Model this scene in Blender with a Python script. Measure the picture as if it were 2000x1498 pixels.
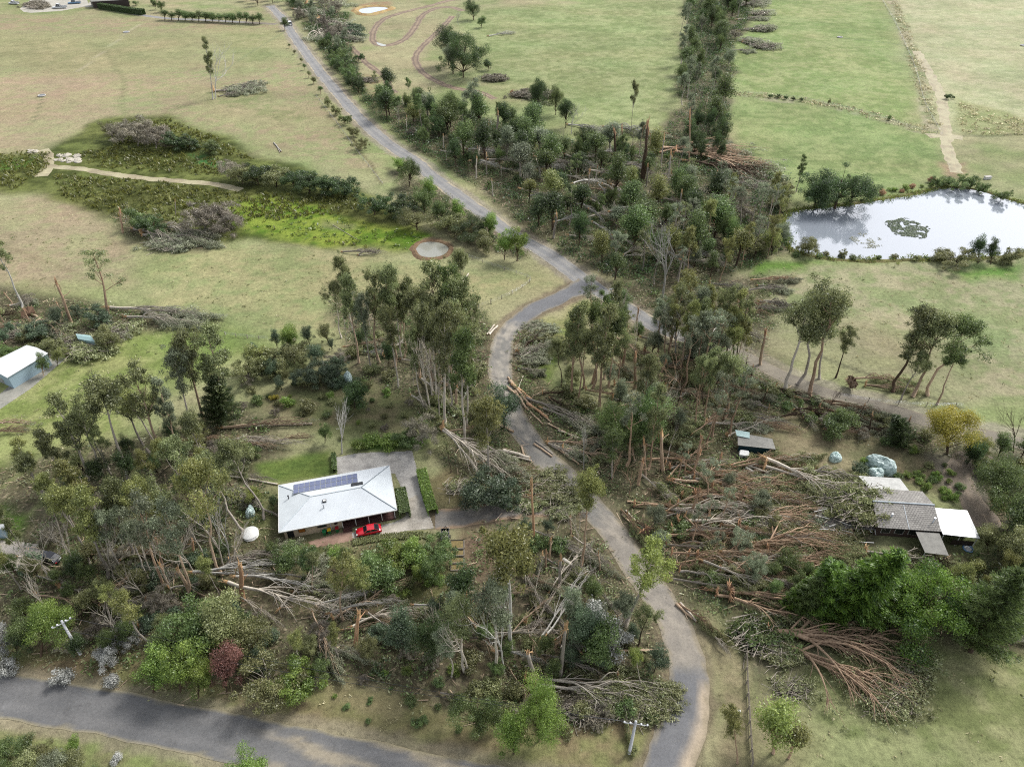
# Storm-damaged rural valley seen from the air.  Everything stands on flat ground (z = 0, metres).
import bpy, math, random
import numpy as np
from mathutils import Vector, Matrix

for _o in list(bpy.data.objects):
    bpy.data.objects.remove(_o)
S = bpy.context.scene
COL = S.collection
R = math.radians

# ------------------------------------------------------------------ camera, sky, sun, exposure
PITCH, CAM_H, FPX = R(39.5), 105.0, 1400.0
cd = bpy.data.cameras.new("camera")
cd.sensor_width = 36.0
cd.lens = 36.0 * FPX / 2000.0
cd.clip_start, cd.clip_end = 1.0, 20000.0
cam = bpy.data.objects.new("camera", cd)
cam.location = (0, 0, CAM_H)
cam.rotation_euler = (R(90) - PITCH, 0, 0)
COL.objects.link(cam)
S.camera = cam

SUN_EL, SUN_AZ = R(48), R(52)      # azimuth measured from +Y (away from the camera) towards +X
W = bpy.data.worlds.new("World")
S.world = W
W.use_nodes = True
wn, wl = W.node_tree.nodes, W.node_tree.links
wn.clear()
w_out = wn.new("ShaderNodeOutputWorld")
w_bg = wn.new("ShaderNodeBackground")
w_bg.inputs["Strength"].default_value = 0.13
sky = wn.new("ShaderNodeTexSky")
sky.sky_type = 'NISHITA'
sky.sun_disc = False
sky.sun_elevation = SUN_EL
sky.sun_rotation = SUN_AZ
sky.air_density, sky.dust_density, sky.ozone_density = 1.0, 2.0, 1.0
hs = wn.new("ShaderNodeHueSaturation")       # thin overcast: the blue is greyed by cloud
hs.inputs["Saturation"].default_value = 0.28
hs.inputs["Value"].default_value = 1.0
wl.new(sky.outputs["Color"], hs.inputs["Color"])
wl.new(hs.outputs["Color"], w_bg.inputs["Color"])
wl.new(w_bg.outputs["Background"], w_out.inputs["Surface"])

sl = bpy.data.lights.new("sun", 'SUN')
sl.energy = 1.75
sl.angle = R(15)
sl.color = (1.0, 0.97, 0.93)
sun = bpy.data.objects.new("sun", sl)
sun.rotation_euler = (R(90) - SUN_EL, 0, -SUN_AZ + math.pi)
COL.objects.link(sun)
# aim the lamp exactly from the sky's sun
_d = Vector((math.sin(SUN_AZ) * math.cos(SUN_EL), math.cos(SUN_AZ) * math.cos(SUN_EL), math.sin(SUN_EL)))
sun.rotation_euler = (-_d).to_track_quat('-Z', 'Y').to_euler()

S.view_settings.view_transform = 'Standard'
S.view_settings.look = 'None'
S.view_settings.gamma = 1.0
S.view_settings.exposure = 1.5
S.cycles.use_denoising = False      # keep the fine grain of leaves and twigs
S.cycles.filter_width = 1.1
S.cycles.max_bounces = 6
S.cycles.sample_clamp_indirect = 4.0
KALB = 0.50          # real-world albedo = photographed (linear) colour x KALB

# ------------------------------------------------------------------ helpers
def lin(c):
    c = c / 255.0
    return c / 12.92 if c <= 0.04045 else ((c + 0.055) / 1.055) ** 2.4

def C(r, g, b, k=1.0):
    return (lin(r) * KALB * k, lin(g) * KALB * k, lin(b) * KALB * k, 1.0)

def ray(px, py):
    x, y = (px - 1000.0) / FPX, (749.0 - py) / FPX
    return Vector((x, math.cos(PITCH) + y * math.sin(PITCH), -math.sin(PITCH) + y * math.cos(PITCH)))

def G(px, py, z=0.0):
    """ground point (at height z) seen at photo pixel px, py"""
    d = ray(px, py)
    t = (z - CAM_H) / d.z
    return Vector((d.x * t, d.y * t, z))

def UP(base, tx, ty):
    """point seen at tx, ty in the upright plane through base that faces the camera"""
    d = ray(tx, ty)
    n = Vector((base.x, base.y, 0)).normalized()
    t = n.dot(base) / n.dot(d)
    return Vector((d.x * t, d.y * t, CAM_H + d.z * t))

def PX(x, y, z=0.0):
    """photo pixel of a world point"""
    zc = y * math.cos(PITCH) - (z - CAM_H) * math.sin(PITCH)
    yc = y * math.sin(PITCH) + (z - CAM_H) * math.cos(PITCH)
    return 1000 + FPX * x / zc, 749 - FPX * yc / zc

class Geo:
    def __init__(self):
        self.v, self.f, self.n, self.t, self.m, self.s = [], [], 0, [], [], {}
    def add(self, verts, faces, tint=0.5, mat=0):
        verts = np.asarray(verts, dtype=np.float64).reshape(-1, 3)
        faces = np.asarray(faces, dtype=np.int64)
        if faces.ndim == 1:
            faces = faces.reshape(1, -1)
        self.v.append(verts)
        self.f.append(faces + self.n)
        self.n += len(verts)
        tt = np.broadcast_to(np.asarray(tint, dtype=np.float64), (len(faces),))
        self.t.append(tt)
        self.m.append(np.full(len(faces), mat, dtype=np.int32))
    def box(self, x0, x1, y0, y1, z0, z1, mat=0, tint=.5):
        v = [(x0, y0, z0), (x1, y0, z0), (x1, y1, z0), (x0, y1, z0), (x0, y0, z1), (x1, y0, z1), (x1, y1, z1), (x0, y1, z1)]
        f = [(3, 2, 1, 0), (4, 5, 6, 7), (0, 1, 5, 4), (1, 2, 6, 5), (2, 3, 7, 6), (3, 0, 4, 7)]
        self.add(v, f, tint, mat)
        return self
    def slab(self, top, th, mat=0, tint=.5):
        """solid plate under a polygon of points"""
        n = len(top)
        b = [(p[0], p[1], p[2] - th) for p in top]
        self.v.append(np.array(list(top) + b, dtype=float))
        k = self.n
        self.n += 2 * n
        fs = [[k + i for i in range(n)]], [[k + n + i for i in reversed(range(n))]]
        for a in fs:
            self.f.append(np.array(a)); self.t.append(np.array([tint])); self.m.append(np.array([mat], dtype=np.int32))
        side = np.array([[k + i, k + n + i, k + n + (i + 1) % n, k + (i + 1) % n] for i in range(n)])
        self.f.append(side); self.t.append(np.full(n, tint)); self.m.append(np.full(n, mat, dtype=np.int32))
        return self
    def tube(self, path, radii, sides=6, tint=0.5, mat=0, cap=True):
        P = np.asarray(path, dtype=float)
        n = len(P)
        rad = np.broadcast_to(np.asarray(radii, dtype=float), (n,))
        T = np.gradient(P, axis=0)
        T /= np.linalg.norm(T, axis=1)[:, None] + 1e-9
        ref = np.where(np.abs(T[:, 2:3]) > 0.9, np.array([[1., 0, 0]]), np.array([[0, 0, 1.]]))
        if np.mean(np.abs(T[:, 2])) > 0.6:
            ref = np.broadcast_to(np.array([[1., 0, 0]]), (n, 3))
        else:
            ref = np.broadcast_to(np.array([[0.1, 0.1, 1.]]), (n, 3))
        U = np.cross(T, ref); U /= np.linalg.norm(U, axis=1)[:, None] + 1e-9
        V = np.cross(T, U)
        a = np.arange(sides) * 2 * math.pi / sides
        ring = P[:, None, :] + rad[:, None, None] * (np.cos(a)[None, :, None] * U[:, None, :] + np.sin(a)[None, :, None] * V[:, None, :])
        i = np.arange(n - 1)[:, None] * sides
        j = np.arange(sides)[None, :]
        j2 = (j + 1) % sides
        q = np.stack([i + j, i + j2, i + sides + j2, i + sides + j], -1).reshape(-1, 4)
        base = self.n
        self.add(ring.reshape(-1, 3), q, tint, mat)
        self.s[len(self.f) - 1] = True      # round surfaces shade smoothly, flat ones do not
        if cap:
            for e in (0, n - 1):
                self.f.append(np.array([[base + e * sides + k for k in range(sides)]]))
                self.t.append(np.array([0.5])); self.m.append(np.array([mat], dtype=np.int32))
        return self
    def cards(self, c, u, v, tint=0.5, mat=0):
        """many diamond leaves: centres c, half axes u and v"""
        n = len(c)
        vv = np.stack([c + u, c + v, c - u, c - v], 1).reshape(-1, 3)
        q = np.arange(n * 4).reshape(-1, 4)
        self.add(vv, q, tint, mat)
    def mesh(self, name, mats=(), smooth=False):
        me = bpy.data.meshes.new(name)
        V = np.concatenate(self.v)
        me.vertices.add(len(V))
        me.vertices.foreach_set("co", V.ravel().astype(np.float32))
        tot = np.concatenate([np.full(len(f), f.shape[1], dtype=np.int32) for f in self.f])
        li = np.concatenate([f.ravel() for f in self.f]).astype(np.int32)
        me.loops.add(len(li))
        me.loops.foreach_set("vertex_index", li)
        me.polygons.add(len(tot))
        st = np.concatenate([[0], np.cumsum(tot)[:-1]]).astype(np.int32)
        me.polygons.foreach_set("loop_start", st)
        me.polygons.foreach_set("material_index", np.concatenate(self.m))
        sm_ = np.concatenate([np.full(len(f), smooth or (k in self.s), dtype=bool) for k, f in enumerate(self.f)])
        me.polygons.foreach_set("use_smooth", sm_)
        at = me.attributes.new("tint", 'FLOAT', 'FACE')
        at.data.foreach_set("value", np.concatenate(self.t).astype(np.float32))
        for m in mats:
            me.materials.append(m)
        me.update(calc_edges=True)
        return me

THINGS = []
def link(o, parent=None):
    COL.objects.link(o)
    if parent is not None:
        o.parent = parent
    return o

def mob(name, me, parent=None, mat=None):
    o = bpy.data.objects.new(name, me)
    link(o, parent)
    if mat is not None and len(o.material_slots):
        o.material_slots[0].link = 'OBJECT'
        o.material_slots[0].material = mat
    return o

def tag(o, label, cat, group=None, desc=None):
    o["category"] = cat
    if label:
        o["label"] = label
    if group:
        o["group"] = group
    THINGS.append((o, desc))
    return o

def struct(o):
    o["kind"] = "structure"
    return o

def stuff(o, label, cat):
    o["kind"] = "stuff"; o["label"] = label; o["category"] = cat
    return o

def empty(name, loc, rz=0.0):
    o = bpy.data.objects.new(name, None)
    o.empty_display_size = 0.3
    o.location = loc
    o.rotation_euler = (0, 0, rz)
    return link(o)

def copy_tree(o, parent=None):
    c = o.copy()
    COL.objects.link(c)
    if parent is not None:
        c.parent = parent
    for ch in o.children:
        copy_tree(ch, c)
    return c

# value noise on numpy arrays
def _h(i, j, s):
    n = (i * 374761393 + j * 668265263 + s * 974711) & 0xffffffff
    n = ((n ^ (n >> 13)) * 1274126177) & 0xffffffff
    return ((n ^ (n >> 16)) & 0xffff) / 65535.0
def vnoise(x, y, s=0):
    xi, yi = np.floor(x).astype(np.int64), np.floor(y).astype(np.int64)
    fx, fy = x - xi, y - yi
    fx, fy = fx * fx * (3 - 2 * fx), fy * fy * (3 - 2 * fy)
    return (_h(xi, yi, s) * (1 - fx) + _h(xi + 1, yi, s) * fx) * (1 - fy) + (_h(xi, yi + 1, s) * (1 - fx) + _h(xi + 1, yi + 1, s) * fx) * fy
def fbm(x, y, s=0, o=4):
    r, a, t = 0, 1.0, 0
    for k in range(o):
        r = r + a * vnoise(x * 2 ** k, y * 2 ** k, s + k * 17); t += a; a *= 0.5
    return r / t

def spline(pts, step=1.0):
    """Catmull-Rom through pts, resampled about every step metres"""
    P = np.array([(p[0], p[1]) for p in pts], dtype=float)
    P = np.vstack([2 * P[0] - P[1], P, 2 * P[-1] - P[-2]])
    out = []
    for i in range(1, len(P) - 2):
        p0, p1, p2, p3 = P[i - 1], P[i], P[i + 1], P[i + 2]
        n = max(2, int(np.linalg.norm(p2 - p1) / step))
        t = np.linspace(0, 1, n, endpoint=False)[:, None]
        out.append(0.5 * ((2 * p1) + (-p0 + p2) * t + (2 * p0 - 5 * p1 + 4 * p2 - p3) * t ** 2 + (-p0 + 3 * p1 - 3 * p2 + p3) * t ** 3))
    out.append(P[-2:-1])
    return np.vstack(out)

def seg_dist(X, Y, line, closed=False):
    P = np.asarray(line, dtype=float)
    A, B = (P, np.roll(P, -1, 0)) if closed else (P[:-1], P[1:])
    d = np.full(X.shape, 1e9)
    for a, b in zip(A, B):
        ab = b - a
        t = np.clip(((X - a[0]) * ab[0] + (Y - a[1]) * ab[1]) / (ab @ ab + 1e-9), 0, 1)
        d = np.minimum(d, (X - a[0] - t * ab[0]) ** 2 + (Y - a[1] - t * ab[1]) ** 2)
    return np.sqrt(d)

def inside(X, Y, poly):
    P = np.asarray(poly, dtype=float)
    r = np.zeros(X.shape, dtype=bool)
    for (x1, y1), (x2, y2) in zip(P, np.roll(P, -1, 0)):
        c = ((y1 > Y) != (y2 > Y)) & (X < (x2 - x1) * (Y - y1) / ((y2 - y1) + 1e-12) + x1)
        r ^= c
    return r

def pxpoly(s):
    """'x,y x,y ...' in photo pixels -> ground polygon"""
    return [tuple(G(*map(float, p.split(',')))[:2]) for p in s.split()]

# ------------------------------------------------------------------ materials
def nmat(name):
    m = bpy.data.materials.new(name)
    m.use_nodes = True
    n, l = m.node_tree.nodes, m.node_tree.links
    n.clear()
    return m, n, l, n.new("ShaderNodeOutputMaterial")

def math_node(n, l, op, a, b=None):
    q = n.new("ShaderNodeMath"); q.operation = op
    for i, x in enumerate((a, b)):
        if x is None: continue
        if isinstance(x, (int, float)): q.inputs[i].default_value = x
        else: l.new(x, q.inputs[i])
    return q.outputs[0]

def mixc(n, l, fac, a, b, mode='MIX'):
    q = n.new("ShaderNodeMix"); q.data_type = 'RGBA'; q.blend_type = mode
    for s, x in ((q.inputs[0], fac), (q.inputs[6], a), (q.inputs[7], b)):
        if isinstance(x, (int, float)): s.default_value = x
        elif isinstance(x, tuple): s.default_value = x
        else: l.new(x, s)
    return q.outputs[2]

def noise(n, l, scale, detail=3.0, rough=0.6, vec=None):
    q = n.new("ShaderNodeTexNoise")
    q.inputs["Scale"].default_value = scale
    q.inputs["Detail"].default_value = detail
    q.inputs["Roughness"].default_value = rough
    if vec is not None: l.new(vec, q.inputs["Vector"])
    return q.outputs["Fac"]

def ramp(n, l, fac, stops):
    q = n.new("ShaderNodeValToRGB")
    e = q.color_ramp.elements
    while len(e) < len(stops): e.new(0.5)
    for k, (p, c) in enumerate(stops):
        e[k].position = p
        e[k].color = c if isinstance(c, tuple) else (c, c, c, 1)
    l.new(fac, q.inputs[0])
    return q.outputs[0]

def leaf_mat(name, dark, light, trans=0.42, hue=0.03):
    dark = tuple(x * 1.95 for x in dark[:3]) + (1,); light = tuple(min(.9, x * 2.15) for x in light[:3]) + (1,)   # leaves shade one another
    m, n, l, out = nmat(name)
    a = n.new("ShaderNodeAttribute"); a.attribute_name = "tint"
    oi = n.new("ShaderNodeObjectInfo")
    c = mixc(n, l, a.outputs["Fac"], dark, light)
    h = n.new("ShaderNodeHueSaturation")
    l.new(c, h.inputs["Color"])
    l.new(math_node(n, l, 'ADD', math_node(n, l, 'MULTIPLY', oi.outputs["Random"], hue), 0.5 - hue / 2), h.inputs["Hue"])
    l.new(math_node(n, l, 'ADD', math_node(n, l, 'MULTIPLY', oi.outputs["Random"], 0.45), 0.80), h.inputs["Value"])
    d = n.new("ShaderNodeBsdfDiffuse"); t = n.new("ShaderNodeBsdfTranslucent"); g = n.new("ShaderNodeBsdfGlossy")
    g.inputs["Roughness"].default_value = 0.45
    l.new(h.outputs[0], d.inputs["Color"]); l.new(h.outputs[0], t.inputs["Color"])
    g.inputs["Color"].default_value = (.8, .8, .8, 1)
    x = n.new("ShaderNodeMixShader"); x.inputs[0].default_value = trans
    l.new(d.outputs[0], x.inputs[1]); l.new(t.outputs[0], x.inputs[2])
    y = n.new("ShaderNodeMixShader"); y.inputs[0].default_value = 0.035
    l.new(x.outputs[0], y.inputs[1]); l.new(g.outputs[0], y.inputs[2])
    l.new(y.outputs[0], out.inputs[0])
    return m

def bark_mat(name, c1, c2, c3=None, scale=1.2):
    m, n, l, out = nmat(name)
    tc = n.new("ShaderNodeTexCoord")
    mp = n.new("ShaderNodeMapping"); mp.inputs["Scale"].default_value = (3.0, 3.0, 0.5)
    l.new(tc.outputs["Object"], mp.inputs["Vector"])
    f = noise(n, l, scale, 4, .65, mp.outputs[0])
    oi = n.new("ShaderNodeObjectInfo")
    st = [(0.36, c1), (0.62, c2)] + ([(0.72, c3)] if c3 else [])
    c = ramp(n, l, f, st)
    h = n.new("ShaderNodeHueSaturation"); l.new(c, h.inputs["Color"])
    l.new(math_node(n, l, 'ADD', math_node(n, l, 'MULTIPLY', oi.outputs["Random"], 0.5), 0.75), h.inputs["Value"])
    b = n.new("ShaderNodeBsdfPrincipled")
    b.inputs["Roughness"].default_value = 0.85
    b.inputs["Specular IOR Level"].default_value = 0.2
    l.new(h.outputs[0], b.inputs["Base Color"])
    bp = n.new("ShaderNodeBump"); bp.inputs["Strength"].default_value = 0.4; bp.inputs["Distance"].default_value = 0.05
    l.new(f, bp.inputs["Height"]); l.new(bp.outputs[0], b.inputs["Normal"])
    l.new(b.outputs[0], out.inputs[0])
    return m

def plain(name, c, rough=0.6, var=0.12, scale=2.0, metal=0.0, spec=0.4, c2=None):
    m, n, l, out = nmat(name)
    tc = n.new("ShaderNodeTexCoord")
    f = noise(n, l, scale, 4, .6, tc.outputs["Object"])
    if c2 is None:
        c2 = tuple(min(1, x * (1 - var * 2)) for x in c[:3]) + (1,)
    col = ramp(n, l, f, [(0.35, c2), (0.65, c)])
    b = n.new("ShaderNodeBsdfPrincipled")
    b.inputs["Roughness"].default_value = rough
    b.inputs["Metallic"].default_value = metal
    b.inputs["Specular IOR Level"].default_value = spec
    l.new(col, b.inputs["Base Color"])
    l.new(b.outputs[0], out.inputs[0])
    return m

LEAF = {
 'gum':   leaf_mat('leaf_gum', C(66, 74, 46), C(138, 144, 96)),
 'gumy':  leaf_mat('leaf_gum_yellowish', C(82, 88, 48), C(146, 148, 88)),
 'gumg':  leaf_mat('leaf_gum_grey', C(74, 82, 64), C(140, 148, 118)),
 'lime':  leaf_mat('leaf_lime', C(94, 106, 50), C(152, 160, 88)),
 'dark':  leaf_mat('leaf_dark_green', C(38, 52, 29), C(84, 103, 59)),
 'mid':   leaf_mat('leaf_mid_green', C(56, 72, 39), C(114, 131, 76)),
 'bright': leaf_mat('leaf_bright_green', C(72, 94, 38), C(134, 152, 74)),
 'blue':  leaf_mat('leaf_blue_green', C(53, 69, 51), C(103, 119, 90)),
 'olive': leaf_mat('leaf_olive', C(80, 84, 50), C(140, 142, 96)),
 'cyp':   leaf_mat('leaf_cypress', C(36, 66, 26), C(118, 150, 62)),
 'yel':   leaf_mat('leaf_yellow', C(116, 116, 40), C(176, 166, 70)),
 'twig':  leaf_mat('twig_grey', C(84, 80, 68), C(134, 126, 110), .2),
 'white': leaf_mat('blossom_white', C(84, 86, 78), C(176, 176, 170), .2, 0),
 'red':   leaf_mat('leaf_red_brown', C(98, 70, 60), C(152, 114, 100)),
 'fall':  leaf_mat('leaf_wilted', C(98, 104, 68), C(160, 162, 120)),
 'fallg': leaf_mat('leaf_wilted_grey', C(106, 110, 88), C(166, 168, 142)),
 'net':   leaf_mat('net_pale', C(128, 150, 146), C(206, 220, 216), .4, 0),
 'reed':  leaf_mat('reed', C(74, 82, 36), C(122, 126, 62)),
 'straw': leaf_mat('straw', C(124, 118, 86), C(190, 182, 146), .2, 0),
 'brown': leaf_mat('leaf_dead_brown', C(120, 92, 66), C(168, 138, 106)),
}
BARK = {
 'pale':  bark_mat('bark_pale', C(200, 188, 168), C(232, 222, 206), C(176, 150, 122)),
 'white': bark_mat('bark_white', C(196, 192, 182), C(220, 216, 206), C(160, 150, 136)),
 'tan':   bark_mat('bark_tan', C(178, 150, 122), C(220, 196, 168), C(156, 124, 98)),
 'red':   bark_mat('bark_red', C(162, 132, 108), C(208, 180, 150), C(134, 106, 86)),
 'dark':  bark_mat('bark_dark', C(72, 58, 46), C(106, 88, 70), C(54, 44, 38)),
 'grey':  bark_mat('bark_grey', C(158, 148, 134), C(198, 188, 174), C(134, 122, 108)),
 'wood':  bark_mat('torn_wood', C(206, 160, 112), C(230, 196, 152), C(186, 130, 84)),
 'orange': bark_mat('torn_wood_orange', C(196, 146, 110), C(230, 190, 150), C(164, 112, 82)),
}
# ------------------------------------------------------------------ roads (centre lines in ground metres)
def line(s): return pxpoly(s)
R1 = spline(line("528,12 545,30 557,44 573,70 598,105 638,157 672,197 716,245 770,290 811,315 850,350 898,385 948,420 1000,458 1062,492 1105,522 1145,552 1188,580 1230,607 1300,645 1380,670 1450,695 1530,735 1620,770 1720,795 1820,825 1900,845 2060,880"))
R2 = spline(line("1150,556 1092,582 1042,606 1006,634 985,662 978,700 978,735 992,785 1014,832 1052,882 1092,922 1132,965 1174,1010 1206,1052 1244,1110 1282,1160 1312,1205 1334,1260 1344,1320 1342,1370 1330,1420 1310,1475 1285,1540 1250,1600"))
R3 = spline(line("-200,1325 -100,1340 0,1357 200,1389 400,1429 600,1470 760,1502 1000,1552 1250,1600 1500,1650"))
DRIVE = spline(line("850,1014 905,1010 960,1000 1015,992 1075,990 1140,985"))
HOUSE_DRIVE = line("655,893 700,884 806,880 815,915 822,960 838,1000 849,1032 780,1038 760,1046 688,1052 686,1040 772,1018 792,1008 786,960 770,925 658,925")
GRAVEL_YARD = line("-60,1052 30,1056 75,1062 88,1085 60,1110 0,1122 -60,1118")
FARM_YARD = line("38,18 60,0 80,-8 110,-10 130,0 170,0 175,12 120,22 60,26 46,24")
FARM_YARD2 = line("165,15 180,0 215,-12 225,0 205,14")
DRIVE_FAR = spline(line("200,14 240,24 320,36 400,40 470,44 540,48"))
TRACKS = [
 (spline(line("900,0 876,2 840,12 780,27 750,38 733,55 727,76 736,87 752,90 780,83 800,68 814,48 826,30 852,17 880,15 905,22")), 4.2),
 (spline(line("884,32 868,50 842,75 820,97 811,116 820,136 840,152 868,166 900,175 938,181 966,194")), 3.8),
 (spline(line("655,22 668,70 694,102 713,121 735,138 752,150 760,172 772,182")), 3.6),
 (spline(line("1790,100 1818,150 1836,185 1843,225 1848,262 1850,290 1862,320 1868,338")), 4.4),
 (spline(line("85,292 92,305 96,318 88,334 80,345")), 4.0),
 (spline(line("96,325 160,331 230,342 320,352 420,360 470,372")), 3.2),
 (spline(line("1812,266 1850,266 1880,270")), 5.0),
 (spline(line("1975,930 1935,905 1890,900 1868,930 1905,985 1930,1030")), 5.0),
]

# ------------------------------------------------------------------ ground sheet
def axis(parts):
    return np.concatenate([np.arange(a, b, s) for a, b, s in parts])
gx = axis([(-6000, -1500, 500), (-1500, -400, 80), (-400, -150, 2.0), (-150, 190, .8), (190, 400, 2.0), (400, 1500, 80), (1500, 6001, 500)])
gy = axis([(-3000, -200, 400), (-200, 36, 12), (36, 130, .6), (130, 270, .9), (270, 580, 1.6), (580, 1500, 60), (1500, 9001, 500)])
GX, GY = np.meshgrid(gx, gy)
ny, nx = GX.shape
wx = GX + 5 * (fbm(GX / 14, GY / 14, 3) - .5) * 2
wy = GY + 5 * (fbm(GX / 14, GY / 14, 9) - .5) * 2
col = np.zeros(GX.shape + (3,))
def c3(r, g, b): return np.array(C(r, g, b)[:3])
# pasture: green and straw-coloured grass in drifting patches
big = fbm(GX / 60, GY / 60, 21, 5)
med = fbm(GX / 13, GY / 9, 22, 4)
sm = fbm(GX / 2.6, GY / 2.0, 23, 3)
def blend(mask, c, ca=None, var=None):
    global col
    cc = c if ca is None else c + (ca - c) * np.clip(var, 0, 1)[..., None]
    col = col + (cc - col) * mask[..., None]
def sm01(x, a, b):
    t = np.clip((x - a) / (b - a), 0, 1); return t * t * (3 - 2 * t)
v = sm01(big * .6 + med * .4, .38, .60)
blend(np.ones(GX.shape), c3(166, 174, 110), c3(186, 178, 128), v)

litter = np.zeros(GX.shape)
wet = np.zeros(GX.shape)
def region(s, c, ca=None, edge=3.0, warp=1.0, amount=1.0, litter_v=0.0, scale=None):
    global litter
    p = pxpoly(s)
    P = np.array(p)
    m = (GX > P[:, 0].min() - 25) & (GX < P[:, 0].max() + 25) & (GY > P[:, 1].min() - 25) & (GY < P[:, 1].max() + 25)
    X = (GX + (wx - GX) * warp)[m]; Y = (GY + (wy - GY) * warp)[m]
    d = seg_dist(X, Y, P, True) * np.where(inside(X, Y, P), 1, -1)
    k = np.zeros(GX.shape); k[m] = sm01(d, -edge, edge) * amount
    vv = sm01(med * .45 + sm * .55, .38, .62)
    blend(k, np.array(c), None if ca is None else np.array(ca), vv)
    litter = np.maximum(litter * (1 - k), k * litter_v)
    return k

TAN, TAN2, GRN, GRN2 = c3(194, 176, 132), c3(172, 172, 116), c3(158, 172, 96), c3(178, 182, 118)
region("-200,20 540,48 575,110 640,200 760,350 700,345 560,300 420,255 330,232 200,232 60,292 -200,310", TAN, TAN2, 8)
region("-60,60 200,70 420,60 380,130 120,150 -60,120", c3(170, 172, 112), c3(188, 176, 126), 14, 1, .7)
region("430,60 545,60 560,110 470,150 420,110", c3(164, 172, 108), c3(180, 176, 122), 10, 1, .8)
region("380,170 520,180 640,240 560,250 420,220", c3(160, 168, 106), c3(186, 172, 126), 8, 1, .8)
region("-60,150 220,150 240,225 60,285 -60,290", c3(202, 178, 138), c3(186, 174, 126), 12, 1, .9)
region("-200,375 80,372 200,415 250,470 300,490 240,560 60,560 -200,600", c3(198, 178, 136), c3(182, 174, 124), 8)
region("300,500 480,468 640,490 800,505 1080,548 1085,560 940,600 900,640 640,660 440,665 300,620", c3(178, 182, 118), c3(190, 180, 124), 8, 1, .8)
region("-60,720 90,700 260,640 440,640 520,680 330,760 120,930 -60,1000", c3(152, 166, 88), c3(174, 178, 108), 6)
region("880,20 1330,0 1340,150 1330,260 1180,270 1000,190 930,120", c3(158, 168, 104), c3(176, 180, 120), 10)
region("1420,0 1720,0 1800,250 1640,205 1420,182", c3(156, 172, 100), c3(176, 182, 118), 8)
region("1420,182 1640,205 1840,262 1850,345 1680,390 1560,400 1440,330", c3(150, 168, 98), c3(168, 178, 112), 5)
region("1720,-60 2200,-60 2200,265 1850,262 1790,140", c3(196, 196, 140), c3(206, 200, 150), 8)  # dry pale grass, painted lighter for the sun patch over these fields
region("1440,505 1700,512 2100,505 2100,800 1880,790 1600,690 1460,640", c3(166, 172, 114), c3(186, 176, 132), 4)
region("1455,600 1700,640 1900,760 1840,790 1600,700 1450,660", c3(184, 172, 130), c3(160, 158, 108), 8, 1, .8)
region("1480,1280 1800,1250 2100,1230 2100,1560 1480,1560", c3(150, 158, 96), c3(172, 172, 116), 5)
region("1475,1290 1560,1330 1600,1420 1560,1500 1470,1500", c3(180, 162, 124), c3(160, 156, 106), 3, 1, .8)
# marsh
region("-100,300 60,300 90,290 190,235 330,228 420,262 520,310 640,350 770,395 830,465 790,496 640,478 480,462 330,490 240,450 200,418 70,372 -100,380", c3(92, 98, 44), c3(130, 134, 70), 3)
region("430,410 520,385 700,425 830,462 800,490 640,474 470,450", c3(114, 146, 44), c3(154, 168, 66), 3)
region("20,306 75,302 85,318 20,336 -60,340 -60,312", c3(110, 146, 58), c3(96, 110, 52), 2)
region("380,300 470,322 440,336 385,318", c3(88, 140, 72), c3(110, 130, 60), 2)
region("640,425 700,436 690,446 630,440", c3(138, 132, 96), c3(150, 150, 100), 2, 1, .7)
# woodland floors
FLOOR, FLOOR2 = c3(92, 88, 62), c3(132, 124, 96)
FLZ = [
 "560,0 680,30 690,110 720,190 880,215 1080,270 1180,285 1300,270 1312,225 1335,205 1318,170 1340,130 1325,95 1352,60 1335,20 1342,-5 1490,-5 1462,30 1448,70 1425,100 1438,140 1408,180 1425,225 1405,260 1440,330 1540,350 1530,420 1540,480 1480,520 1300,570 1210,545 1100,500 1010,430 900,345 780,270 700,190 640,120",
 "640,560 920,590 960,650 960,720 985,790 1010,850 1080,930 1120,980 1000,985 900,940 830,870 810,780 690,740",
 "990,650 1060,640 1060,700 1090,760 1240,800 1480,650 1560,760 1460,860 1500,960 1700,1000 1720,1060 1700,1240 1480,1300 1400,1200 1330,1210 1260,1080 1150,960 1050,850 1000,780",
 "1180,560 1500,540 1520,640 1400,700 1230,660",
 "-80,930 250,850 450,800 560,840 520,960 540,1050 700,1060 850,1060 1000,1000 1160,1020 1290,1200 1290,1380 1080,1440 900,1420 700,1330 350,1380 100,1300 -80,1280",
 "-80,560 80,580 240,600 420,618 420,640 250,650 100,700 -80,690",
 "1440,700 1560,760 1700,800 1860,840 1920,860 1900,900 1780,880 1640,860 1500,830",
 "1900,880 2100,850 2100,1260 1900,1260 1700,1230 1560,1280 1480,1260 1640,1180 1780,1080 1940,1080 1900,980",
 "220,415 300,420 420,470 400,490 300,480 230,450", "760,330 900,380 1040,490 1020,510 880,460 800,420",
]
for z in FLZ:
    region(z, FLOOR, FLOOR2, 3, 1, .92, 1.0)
region("560,1070 760,1050 860,1060 860,1130 800,1190 600,1160", c3(126, 134, 72), c3(146, 136, 92), 3, 1, .8, .4)
region("880,1020 960,1010 980,1060 960,1130 880,1130", c3(162, 132, 106), c3(146, 124, 92), 2, 1, .8, .5)
region("-80,1255 250,1270 500,1345 760,1330 1000,1400 1290,1380 1300,1420 1262,1520 1000,1520 800,1462 600,1424 400,1386 200,1344 -80,1310", c3(164, 146, 104), c3(150, 150, 92), 2, .6, .95)
region("600,1330 800,1320 900,1400 760,1420 640,1400", c3(146, 152, 88), c3(160, 148, 104), 3, 1, .8, .3)
region("-80,1404 150,1424 300,1454 540,1500 540,1560 -80,1560", c3(160, 154, 104), c3(148, 158, 92), 2, .6, .95)
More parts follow.
